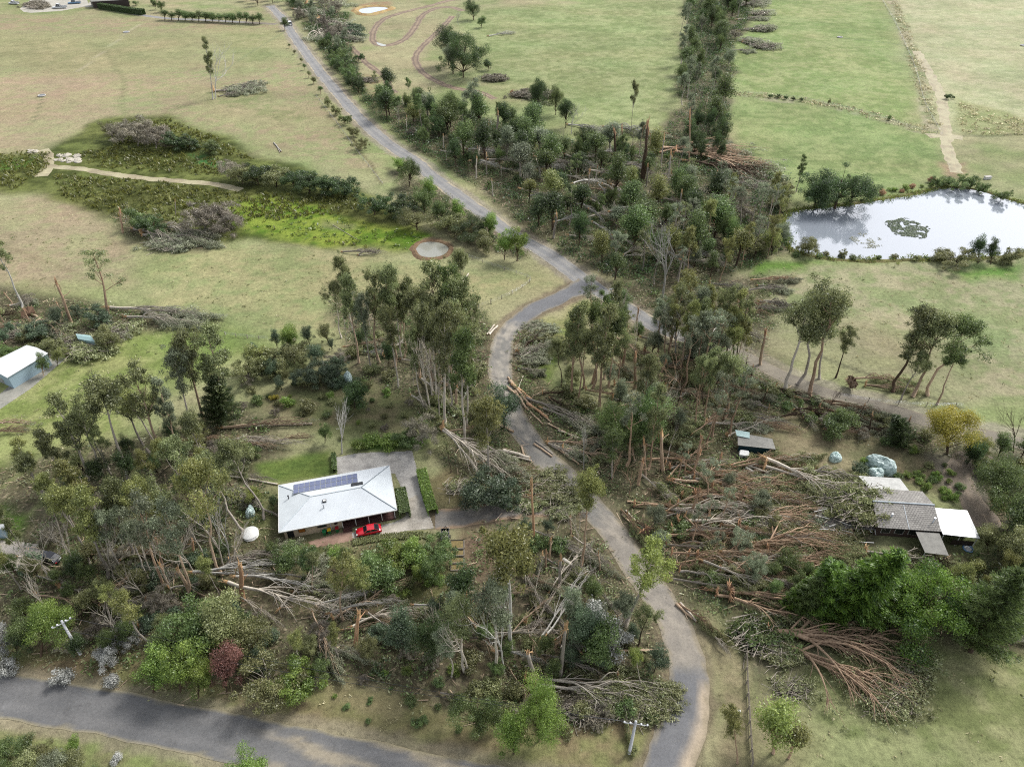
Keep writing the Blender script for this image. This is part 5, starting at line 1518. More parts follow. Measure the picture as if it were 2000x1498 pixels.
# --- farm at the top left, troughs, rubble
vehicle("truck", G(117, 17), R(8), M_CARWHITE, "white flat-tray truck in the far farm yard", "truck", 8.5, 2.4, 2.7, 'ute')
vehicle("truck", G(28, 9), R(-10), M_CARWHITE, "white ute at the far left of the distant farm yard", "truck", 6.5, 2.3, 2.2, 'ute')
vehicle("truck", G(146, 8), R(15), M_BLUEV, "pale blue truck behind the white truck in the far farm yard", "truck", 7.5, 2.4, 2.6, 'ute')
for i, (x, y) in enumerate(((70, 17), (78, 14), (74, 10), (64, 12))): Pi(x, y, 5, 'twig', 'pale')
def rock(x, y, s, label, seed, flat=.5, group="pale boulders by the marsh path"):
    r_ = np.random.default_rng(seed); d = unit(r_, 40); g = Geo()
    n_u, n_v = 9, 6; V = []
    for j in range(n_v):
        for i in range(n_u):
            th = i / n_u * 6.283; ph = -.3 + j / (n_v - 1) * (math.pi / 2 + .3); k = s * r_.uniform(.75, 1.2)
            V.append((math.cos(th) * math.cos(ph) * k, math.sin(th) * math.cos(ph) * k, max(-.05, math.sin(ph) * k * flat)))
    g.add(V, [(j * n_u + i, j * n_u + (i + 1) % n_u, (j + 1) * n_u + (i + 1) % n_u, (j + 1) * n_u + i) for j in range(n_v - 1) for i in range(n_u)])
    o = link(bpy.data.objects.new("boulder", g.mesh("boulder", [M_STONE]))); o.location = G(x, y)
    tag(o, label, "boulder", group)
RK = random.Random(4)
for i in range(22):
    rock(108 + RK.random() * 48, 303 + RK.random() * 16, RK.uniform(.7, 1.6), "pale boulder in the loose heap beside the marsh path fork", i)
rock(60, 297, 1.6, "pale boulder at the left start of the marsh path", 50)
rock(70, 297, 1.2, "smaller pale boulder beside the one at the marsh path's start", 51)
def trough(x, y, label, r=1.3):
    o = empty("water_trough", G(x, y)); part("basin", Geo().tube([(math.cos(a) * r, math.sin(a) * r, .25) for a in np.linspace(0, 6.284, 20)], .25, 6), M_CONC, o); part("water", Geo().tube([(0, 0, .1), (0, 0, .34)], r * .9, 18), M_GLASS, o); tag(o, label, "water trough")
trough(1640, 74, "round concrete trough in the upper right field")
trough(82, 188, "pale round trough in the tan upper paddock", 1.5)
trough(247, 64, "pale trough beside the worn line in the upper paddock", 1.6)
trough(1998, 90, "round trough at the right edge of the pale field", 1.3)
o = empty("pump_box", G(1928, 350), .2); tag(o, "small white pump box beside the head of the big pond", "pump box")
part("box", Geo().box(-1.2, 1.2, -.5, .5, 0, .9), M_WHITE, o); part("lid", Geo().box(-1.3, 1.3, -.6, .6, .902, 1.0), M_CONC, o)
# white sign / letter box on the lower verge, marker posts at the junction
o = empty("letter_box", G(1440, 1396)); tag(o, "small white letter box on the verge beside the plank fence", "letter box")
part("post", Geo().box(-.05, .05, -.05, .05, 0, .9), M_TIMBER, o); part("box", Geo().box(-.25, .25, -.18, .18, .902, 1.3), M_WHITE, o)
for x, y, lb in ((1168, 533, "white marker post on the verge above the junction"), (1084, 484, "white marker post opposite the bright roadside tree"), (912, 373, "white roadside marker post on the upper road"), (884, 388, "white marker post by the left roadside trees")):
    o = empty("marker_post", G(x, y)); part("post", Geo().box(-.06, .06, -.03, .03, 0, 1.1), M_WHITE, o); part("reflector", Geo().box(-.045, .045, -.036, -.031, .85, .97), M_TAIL, o); tag(o, lb, "marker post", "roadside marker posts")
# floating weed on the big pond
r_ = np.random.default_rng(31)
def weed(name, x, y, ra, rb, n, label, leaf, rz):
    c = G(x, y); a = r_.uniform(0, 6.283, n); k = np.sqrt(r_.random(n)) * (1 + .1 * np.sin(5 * a))
    X, Y = np.cos(a) * k * ra, np.sin(a) * k * rb; dn = fbm(X / 1.5 + 9, Y / 1.5, 3); kp = dn > (.40 if leaf == 'dark' else .55); X, Y = X[kp], Y[kp]; n = len(X)
    p = np.stack([X * math.cos(rz) - Y * math.sin(rz), X * math.sin(rz) + Y * math.cos(rz), r_.uniform(.01, .12, n)], 1)
    ax = unit(r_, n); ax[:, 2] *= .25; w = np.cross(ax, np.array([0, 0, 1.])); w /= np.linalg.norm(w, axis=1)[:, None] + 1e-9; s = r_.uniform(.12, .3, n)
    g = Geo(); g.cards(p, ax * s[:, None], w * (s * .6)[:, None], np.clip(r_.normal(.3, .2, n), 0, 1))
    o = link(bpy.data.objects.new(name, g.mesh(name, [LEAF[leaf]]))); o.location = (c.x, c.y, .06); tag(o, label, "floating weed")
weed("weed_raft", 1773, 446, 6.2, 6.5, 5200, "dense dark oval raft of floating weed on the big pond", 'dark', -.3)
weed("weed_raft", 1693, 471, 4.5, 5, 900, "faint sparse patch of weed left of the dense raft", 'fallg', 0)
# ------------------------------------------------------------------ plants placed one by one (foot and tip read off the photo)
# kind  foot_x,foot_y  tip_x,tip_y  bark leaf width | label
TABLE = """
gum 427,830 402,636 tan gum 1.15 | broad-crowned tall gum, tallest of the row beside the garden's dark conifer
gum 399,821 348,646 tan gum 1.0 | tall gum leaning left, close beside the broad-crowned tallest gum
gum 375,836 334,680 pale gumg .9 | thin grey-green gum between leaning gums above the garden
gum 329,893 252,716 tan gum 1.0 | gum with orange-tan trunk and dark rounded crown, mid row on the left
gum 350,894 308,736 tan gumg .8 | slender orange-trunked gum behind the rounded dark-crowned gum
gum 252,935 186,744 pale gum 1.1 | leaning gum with wide dark crown above the left lawn
gum 217,926 182,842 grey gum .8
gum 200,928 150,786 pale gum 1.05 | leaning pale-trunked gum over the left lawn, crown flattened
gum 175,937 98,774 pale gum 1.1 | left-leaning gum with full dark crown, second from left in the lawn row
gum 135,957 75,836 pale gum 1.05 | leftmost leaning gum of the lawn row
con 430,830 428,728 dark dark 1.1 | dark conifer tucked behind the tallest left gum
gums 44,611 -12,470 white gum .9 | white-trunked gum leaning out of frame at the left edge
gums 213,622 178,484 orange gum 1.3 | broken gum with torn orange trunk and small dark crown, left paddock edge
snag 140,632 107,540 red orange 1.0 | tall splintered red-brown trunk standing alone near the teal shed
gum 701,709 674,534 tan gum .8 | narrow gum at left end of the central stand
gum 741,709 730,526 tan gum .8
gum 772,716 750,520 tan gum .8
gum 790,700 788,545 tan gum .85
gum 725,720 700,575 grey gumg .7
gum 820,735 812,560 tan gum .9
gum 860,748 836,514 tan gum .9 | tallest narrow gum at the back of the central stand
gum 888,744 872,520 tan mid .8
gum 905,750 893,545 tan gum .8
gum 846,760 830,580 tan gum .85
gum 845,786 818,600 pale gum .8
gum 870,832 866,590 pale gum .75
gum 853,790 842,610 pale gum .7
gum 891,765 876,580 tan gum .85
gum 925,740 905,585 tan gum .8
gum 905,867 900,640 pale mid .75
gum 912,832 915,640 pale gum .7
gum 832,800 800,640 pale gum .6
bare 840,800 815,640 pale gum .7
bare 858,820 850,640 pale gum .6
gums 880,800 872,650 pale gum .7
gum 958,930 947,776 grey gumy 1.05 | small yellowish-crowned gum beside the dark blue-green tree at the road bend
dense 986,840 980,764 dark blue 1.05 | dark blue-green bushy tree overhanging the leaf-strewn road bend
bush 693,797 692,747 dark dark .95 | neat round dark-green tree in the back garden
bare 668,886 664,788 white twig .9 | leafless white birch beside the concrete yard
gums 881,923 872,862 dark gum .7
gum 1096,754 1087,664 dark gum .8
gum 1114,772 1138,584 red gum .85
gum 1140,758 1120,600 red gum .85
gum 1158,758 1166,592 tan mid .85
gum 1171,800 1195,588 red gum .85
gum 1189,755 1208,606 tan mid .9
gum 1128,790 1150,640 red gum .8
gum 1205,770 1218,640 red gum .8
gum 1180,740 1185,582 tan mid .8
sap 1175,590 1176,566 dark mid 1.0
sap 1210,625 1212,585 dark mid 1.2
sap 1222,615 1216,572 dark mid 1.2
sap 1201,548 1206,496 dark mid 1.3 | small green tree on the verge just past the junction
gum 1196,933 1196,838 grey mid 1.1 | light green small tree between road and dense thicket
dense 1203,880 1203,790 tan mid .85
dense 1259,872 1262,766 dark mid 1.0
dense 1240,900 1225,830 tan mid .8
bare 1294,582 1312,430 white gum 1.0 | tall dead white gum with spreading bare limbs near the junction
bare 1318,700 1325,590 white gum .9
bare 1370,690 1395,590 white gum 1.0
snag 1295,918 1282,832 tan wood 1.3 | pale torn trunk stub inside the central thicket
snag 1261,930 1262,850 tan wood .8
gum 1342,660 1345,532 red gumy 1.1 | yellow-green topped gum behind the broken central thicket
gum 1385,665 1392,556 tan gumy 1.0
gum 1320,640 1322,560 red gumy .9
gum 1430,705 1450,562 dark gumy .85
gum 1419,695 1430,568 dark gum .8
gum 1440,720 1462,580 dark gum .8
gum 1405,660 1412,575 tan gum .8
snag 1485,712 1497,636 tan orange 1.2 | broken trunk beside the dirt road, left of the big gum clump
bare 1490,700 1494,610 pale gum .7
gum 1534,760 1582,586 pale gum 1.22 | pale-trunked leaning gum, left of the clump above the dirt road
gum 1580,778 1628,562 red gum 1.22 | reddish leaning gum, tallest of the clump above the dirt road
gum 1558,750 1606,575 grey gum 1.15
gum 1632,738 1664,642 dark gum 1.02 | dark-trunked gum at right end of the clump by the dirt road
gum 1600,740 1620,600 grey gum 1.09
gum 1744,765 1820,604 dark gum 1.22 | windswept gum leaning right, left of the trio in the paddock
gum 1783,775 1848,616 tan gum 1.22 | windswept gum in the middle of the paddock trio
gum 1811,772 1896,624 tan mid 1.28 | windswept gum leaning far right, last of the paddock trio
gum 1760,780 1806,690 grey gum 1.02
gum 1830,790 1872,680 tan mid 1.15
dense 1850,886 1858,792 dark yel 1.35 | large yellow-leaved tree beside the gravel drive
con 1765,872 1772,812 dark dark 1.6 | dark green weeping tree left of the yellow tree
bare 1979,884 1990,788 dark gum 1.1 | dark leafless tree at the right edge beyond the yellow tree
con 1640,1196 1755,1072 dark cyp 1.1 | large bright windswept cypress below the tiled house
con 1600,1200 1660,1115 dark cyp 1.3 | windswept cypress left of the largest one
con 1560,1195 1600,1125 dark mid 1.3
con 1690,1200 1735,1100 dark cyp 1.2
con 1895,1272 1978,1118 dark mid .95 | dark windswept conifer right of the round cypress mound
con 1880,1235 1905,1150 dark cyp 1.2
dense 1960,990 1960,890 dark mid 1.1 | large dark-green bushy tree filling the right edge
dense 1990,1060 1985,960 dark mid 1.0
dense 1930,1080 1925,1030 dark olive 1.2
dense 1985,1110 1985,1030 dark olive 1.1
dense 1908,915 1905,872 dark dark 1.2
dense 1978,1200 1985,1110 dark dark 1.0
dense 80,1282 96,1168 dark bright 1.0 | bright green leafy tree left of the grey power pole
dense 30,1290 40,1215 dark mid 1.0
shrub 205,1300 205,1266 grey white 1.1 | white-flowering shrub just right of the grey power pole
shrub 245,1262 247,1228 grey white .95 | upper white-flowering shrub beside the bright bushes
shrub 215,1340 218,1314 grey white 1.1 | lowest white-flowering shrub by the sealed road
shrub 122,1330 122,1302 grey white 1.0 | small white-flowering bush alone on the verge
shrub 4,1270 2,1225 grey white .9
shrub 8,1318 6,1286 grey white .9
dense 300,1352 305,1272 dark bright 1.05 | bright lime bush at the edge of the sealed road
dense 352,1350 350,1262 dark bright 1.05 | second bright bush beside the red-brown shrub
dense 388,1362 386,1300 dark bright .9
dense 325,1300 330,1236 dark mid 1.1
dense 380,1275 380,1185 dark mid 1.1
dense 440,1270 440,1180 dark olive 1.1
dense 490,1285 490,1220 dark olive 1.1
dense 443,1352 443,1272 dark red .75 | red-brown shrub among green bushes
shrub 525,1345 520,1300 grey olive 1.2 | pale-tipped shrub on the road verge
shrub 580,1350 578,1308 dark bright 1.1 | bright-tipped shrub right of the pale one
gum 434,1122 380,905 tan gumy .8 | big gum with fanned pale limbs left of the white-roofed house
gum 370,1156 318,985 tan gumg .95 | heavy leaning gum with orange lower trunk
gum 318,1142 262,970 red gumg .9
gum 212,1128 150,960 grey gumy .95
gum 260,1090 205,935 grey gum 1.0
gum 305,1080 258,940 grey gumy .95
gum 345,1075 300,945 grey gum .95
gum 175,1100 112,950 grey gumy .95
gum 130,1085 95,960 grey gum .8
gum 70,1120 -10,985 grey gum .5
gum 240,1120 190,1000 grey gumg .9
gum 290,1130 245,1020 pale gumg .8
gum 400,1090 350,990 pale gum .8
gum 997,1271 996,1040 white gumy .95 | white-trunked gum with neat round olive crown in the foreground bush
gum 972,1311 962,1140 pale gumg .9 | pale gum left of the white-trunked round-crowned gum
gum 907,1311 890,1174 pale gum .95
dense 902,1186 897,1112 dark dark .95 | dark green rounded tree beside the timber garden steps
dense 790,1276 780,1200 dark blue .85 | dark blue-green tree in the lower bush
dense 850,1284 845,1205 dark dark .85
gum 1135,1105 1156,925 red gumy .75 | tall red-trunked gum between driveway and leaf-strewn road
snag 1094,1320 1108,1215 grey wood .55 | slim tall grey-red broken trunk near the splintered stump
snag 1042,1322 1044,1268 grey wood 1.1 | splintered pale stump in the foreground bush
snag 1093,1145 1094,1080 grey wood .9
snag 1066,1112 1066,1072 red orange .9
snag 1042,1060 1040,935 orange wood .7 | tall orange stripped trunk beside the house driveway
gum 1245,1262 1268,1190 dark gum 1.0 | dark leaning trunk at the edge of the leaf-strewn road
dense 1052,1446 1055,1350 dark bright .72 | bright green tree nearest the two-way junction of sealed roads
dense 1003,1472 1003,1412 dark bright .8 | small bright green bush on the foreground verge
bush 930,1422 930,1366 dark mid .8
shrub 1180,1260 1172,1200 grey white 1.0
gum 1222,1222 1288,1066 grey lime 1.05 | lime-crowned gum leaning over the leaf-strewn road
gum 1252,1345 1240,1270 grey lime .7
dense 1140,1270 1140,1190 dark blue .9
dense 1175,1300 1170,1225 dark mid .9
gum 670,1210 668,1086 tan gumy .95 | wide-crowned gum in front of the red car's lawn
gum 610,1155 610,1080 tan gum .9
dense 560,1124 560,1070 dark mid 1.1
dense 600,1132 605,1078 dark dark .9
snag 695,1260 690,1190 orange wood 1.3
snag 475,1170 452,1090 orange wood 1.1 | splintered orange trunk holding up fallen pale limbs
snag 378,1085 372,1050 orange orange 1.0
bush 945,985 945,934 dark blue 1.3 | round blue-green bush beside the long clipped hedge
bush 985,985 985,945 dark blue 1.0
gum 416,195 398,72 white gum .7 | storm-stripped white gum alone in the upper paddock
bare 421,193 424,80 white gum 1.3
bush 905,152 905,64 dark dark .8 | large dark green tree in the upper field
dense 876,128 874,45 dark dark 1.1 | taller dark tree behind the large dark green field tree
dense 885,145 880,80 dark gumg 1.0
dense 955,138 952,118 dark dark 1.6
dense 925,40 920,0 dark dark 1.2
dense 940,55 940,32 dark mid 1.6
bare 895,50 892,20 white gum 1.2
dense 1050,230 1051,148 dark dark .72 | dark upright tree in front of the pile at the field edge
dense 1085,225 1087,170 dark mid .7
dense 1105,250 1105,190 dark dark .9
bare 1116,262 1118,200 white gum 1.6 | spreading dead white tree at the field edge
dense 880,250 880,178 dark mid 1.0
gum 928,258 925,160 tan gumg 1.2 | broad grey-green gum beside the curving dirt track
gum 970,250 972,200 dark mid .9
gum 1233,265 1240,160 grey gum .5
snag 1205,340 1196,245 dark orange .9
snag 1218,330 1215,240 dark orange .7
snag 1257,350 1275,222 dark orange 1.1 | tall dark snag near the field corner, tallest of its group
snag 1253,350 1262,240 dark orange .9
snag 1290,330 1295,258 grey wood .8
snag 1345,330 1352,212 red orange .8 | thin reddish snag at foot of the tree belt
gum 1555,375 1573,302 grey mid .9 | windblown small gum at the left bank of the big pond
bush 1590,405 1608,338 dark dark 1.15
bush 1630,408 1652,330 dark dark 1.25 | big dark windswept tree on the far bank of the pond
bush 1660,404 1676,338 dark dark 1.0
bush 1520,410 1522,382 dark olive 1.5
bush 1530,392 1532,362 dark olive 1.4
bush 1580,500 1580,466 dark olive 1.15 | round grey-green shrub on the near pond bank
bush 1648,503 1648,488 dark olive 1.1 | small round shrub on the near pond bank
bush 1475,500 1475,462 dark olive 1.1
dense 1507,498 1507,442 dark gumy .8 | yellow-green shrub at the left end of the pond
dense 1910,515 1912,460 dark dark .9 | upright dark tree on the near pond bank
dense 1935,516 1942,466 dark dark .8
bush 1868,518 1868,488 dark olive 1.7
bush 1975,518 1975,486 dark olive 1.2
bush 1835,503 1835,490 dark olive 1.5
bush 1870,368 1870,342 dark mid 1.5 | long green shrub at the head of the pond
bush 1895,368 1897,345 dark mid 1.3
bush 1920,378 1920,358 dark mid 1.1
bush 1955,392 1955,372 dark mid 1.2
bush 1828,368 1828,345 dark mid .9
dense 775,335 785,308 dark bright 1.3
dense 800,365 800,312 dark mid .9
bush 790,425 780,385 dark dark 1.3
dense 840,400 835,345 dark bright .95
dense 830,415 825,365 dark mid 1.0
bush 815,450 810,405 dark olive 1.2
dense 865,440 862,390 dark mid 1.0
dense 893,440 895,390 dark bright .9
bush 880,455 875,415 dark olive 1.1
bush 925,470 925,425 dark dark 1.1
dense 955,470 957,420 dark bright .85
bush 950,490 945,455 dark olive 1.1
dense 985,508 985,452 dark bright .9
dense 1010,510 1014,450 dark bright .95 | bright green round tree at the roadside before the junction
bush 905,465 900,440 dark olive 1.2
bush 732,420 730,378 dark dark 1.2
twig 240,280 240,240 grey twig 1.2
twig 270,285 272,236 grey twig 1.3
twig 305,290 305,240 grey twig 1.2 | leafless grey thicket on the upper edge of the marsh
twig 220,275 220,245 grey olive 1.2
bush 340,292 340,262 dark dark 1.6
bush 370,292 370,265 dark dark 1.5
bush 410,302 410,275 dark mid 1.5
twig 450,350 450,315 grey twig 1.2
bush 475,360 475,322 dark olive 1.3
bush 505,360 505,320 dark dark 1.3
bush 540,365 540,326 dark olive 1.4
bush 575,368 575,330 dark dark 1.3
bush 605,378 605,340 dark dark 1.4
bush 640,380 640,345 dark dark 1.5 | dark shrub mound in the middle of the marsh-edge row
bush 675,382 675,348 dark dark 1.4
twig 400,455 400,398 grey twig 1.5 | large rounded leafless grey bush in the marsh
twig 440,450 440,405 grey twig 1.3 | leafless grey bush right of the largest one in the marsh
bush 275,450 275,410 dark mid 1.3
bush 300,460 300,425 dark dark 1.1
snag 240,455 232,405 red orange 1.2
bare 243,440 255,395 white gum .9
snag 343,420 342,388 grey wood .7
bush 195,635 192,600 dark blue 1.3
bush 210,680 210,640 dark olive 1.1
bush 150,620 150,600 dark blue 1.0
bush 75,660 75,630 dark blue 1.5
bush 100,690 100,660 dark olive 1.0
dense 130,700 128,680 dark gumy 1.1
dense 85,735 80,690 tan mid .8 | small light green tree beside the white-roofed shed
dense 112,715 110,680 dark gumy .9
bush 10,700 10,670 dark mid 1.0
dense 565,690 560,640 dark bright 1.0 | bright green tree at the top of the back garden
bush 510,720 505,675 dark gumy 1.2
bush 575,710 570,668 dark olive 1.2
bush 540,730 535,690 dark olive 1.2
bush 480,745 480,705 dark olive 1.0
dense 615,715 615,672 dark blue 1.1
shrub 600,755 600,725 dark blue 1.3
shrub 580,752 580,728 dark blue 1.1
shrub 630,735 630,702 dark blue 1.2
shrub 660,728 660,705 dark blue 1.1
shrub 645,750 645,728 dark blue 1.2
shrub 668,755 668,735 dark blue 1.1
shrub 560,793 560,770 dark bright 1.0 | small bright green bush in the back garden
shrub 503,788 503,770 dark mid 1.0
shrub 645,778 645,764 dark bright 1.0
shrub 535,780 533,768 dark yel .9
shrub 600,800 600,778 dark olive 1.2
shrub 492,893 492,868 dark mid 1.0
dense 635,865 633,828 dark mid .8
shrub 790,870 790,845 dark mid 1.3
shrub 760,872 760,850 dark bright 1.3
shrub 725,868 725,846 dark bright 1.2
shrub 700,878 700,858 dark bright 1.1
twig 825,865 825,828 grey twig 1.1
dense 495,985 492,950 dark lime 1.0
dense 535,1000 535,968 dark dark .8
dense 530,1082 530,1056 dark mid 1.0
shrub 770,1105 770,1070 dark bright 1.2
shrub 810,1100 810,1065 dark bright 1.2
shrub 845,1095 845,1062 dark mid 1.1
shrub 740,1140 735,1095 dark mid 1.2
dense 850,1140 845,1095 dark mid .9
dense 820,1140 818,1105 dark bright .9
shrub 1640,850 1640,808 dark mid 1.3 | bright green shrub in front of the reddish log heap
shrub 1785,885 1785,868 dark bright .8
shrub 1690,905 1688,890 dark bright .9
shrub 1680,925 1678,900 dark blue 1.0
shrub 1830,935 1830,920 dark bright .9
shrub 1855,975 1858,956 dark bright .9
shrub 1820,945 1818,928 dark mid 1.0
shrub 1812,958 1810,942 dark bright 1.0
shrub 1840,1010 1840,1000 dark bright 1.0
shrub 1500,1030 1500,1000 grey olive 1.0
gum 1440,1490 1430,1385 red gumy .8 | small red-stemmed gum beside the plank fence
sap 1510,1470 1530,1390 red lime 1.1
sap 1540,1480 1560,1420 red gumy 1.0
shrub 1240,1470 1228,1455 brown olive .7
dense 10,1498 10,1450 dark mid 1.2
dense 55,1520 60,1465 dark olive 1.4
dense 100,1530 105,1480 dark gumg 1.4
dense 480,1530 480,1478 dark bright 1.1
dense 140,1480 140,1440 dark bright .8
"""
def run_table(tb):
    for ln in tb.strip().splitlines():
        ln = ln.strip()
        if not ln or ln[0] == '#': continue
        body, _, lab = ln.partition('|')
        k, f, tp, bark, leaf, wd = body.split()
        if bark == 'orange' and k != 'snag': bark = 'red'
        if bark == 'brown': bark = 'tan'
        bx, by = map(float, f.split(',')); tx, ty = map(float, tp.split(','))
        T(k, bx, by, tx, ty, bark, leaf, float(wd), lab.strip() or None)
run_table(TABLE)
T('bush', 1795, 1238, 1806, 1128, 'dark', 'cyp', .92, 'broad round bright-green cypress mound', 3)
run_table('''
bush 1505,192 1505,184 dark dark 1.0
bush 1520,193 1520,185 dark dark 1.1
bush 1535,195 1535,187 dark dark 1.0
bush 1550,197 1550,189 dark dark 1.1
bush 1565,199 1566,191 dark dark 1.0
bush 1738,236 1738,226 dark mid .8
bush 1620,205 1620,193 grey olive .6
bush 1852,195 1852,183 dark dark 1.0
bush 1862,194 1862,187 dark dark 1.0
bare 100,1135 20,1020 pale gum .8
bare 150,1118 105,985 pale gum .7
bare 222,1125 185,1010 pale gum .8
bare 300,1130 250,1005 pale gum .8
bare 385,1130 335,1010 pale gum .9
bare 345,1120 375,1000 pale gum .7
bare 440,1118 400,960 pale gum .9
bare 450,1120 470,1020 pale gum .7
bare 455,1115 425,960 white gum .8
snag 370,1156 345,1095 tan wood .9
snag 330,1145 312,1090 red wood .9
snag 318,1105 300,1050 red orange .7
bare 985,1310 965,1150 white gum .7
bare 1000,1270 985,1150 white gum .7
bare 915,1310 880,1200 pale gum .7
bare 870,1270 850,1180 pale gum .6
bare 1150,1150 1160,1030 grey gum .7
bare 1140,918 1142,820 white gum .4
bare 1410,830 1440,720 dark gum .8
bare 1375,800 1360,690 dark gum .8
bare 1330,780 1318,660 red gum .8
''')

# ------------------------------------------------------------------ rows of like plants
for i in range(15):                                   # clipped row along the far drive
    x = 322 + i * 13.2; T('sap', x, 38 + i * .55 + 2, x, 22 + i * .55 - RNG.random() * 2, 'dark', 'mid', 2.2, desc="row tree along the far farm drive")
for i, (x, y) in enumerate([(565, 92), (575, 104), (588, 122), (594, 135), (603, 150), (612, 162), (626, 182), (640, 205), (655, 222), (672, 240), (690, 265), (705, 292)]):   # young trees along the roadside fence
    h = 9 + i * 1.2; T('shrub' if i > 6 else 'sap', x, y + 3, x, y + 3 - h, 'tan', 'olive' if i % 3 else 'mid', 1.5 if i < 7 else 1.0, desc="young roadside planting")
for x, y, h, w in ((556, 60, 26, 1.2), (315, 25, 22, 1.0), (303, 20, 18, .9), (298, 12, 14, 1.2), (222, 14, 8, 2.2), (206, 13, 7, 2.2), (250, 10, 8, 2.0), (265, 12, 9, 2.0)):
    T('dense', x, y, x, y - h, 'dark', 'mid', w)
for i, (x, y, h) in enumerate([(640, 88, 22), (632, 92, 20), (652, 108, 24), (662, 122, 26), (668, 136, 28), (678, 150, 30), (690, 172, 32), (684, 160, 26), (700, 178, 24), (655, 130, 22), (700, 118, 14)]):
    T('bush', x, y + 4, x, y - h, 'dark', 'mid' if i % 2 else 'dark', .85)

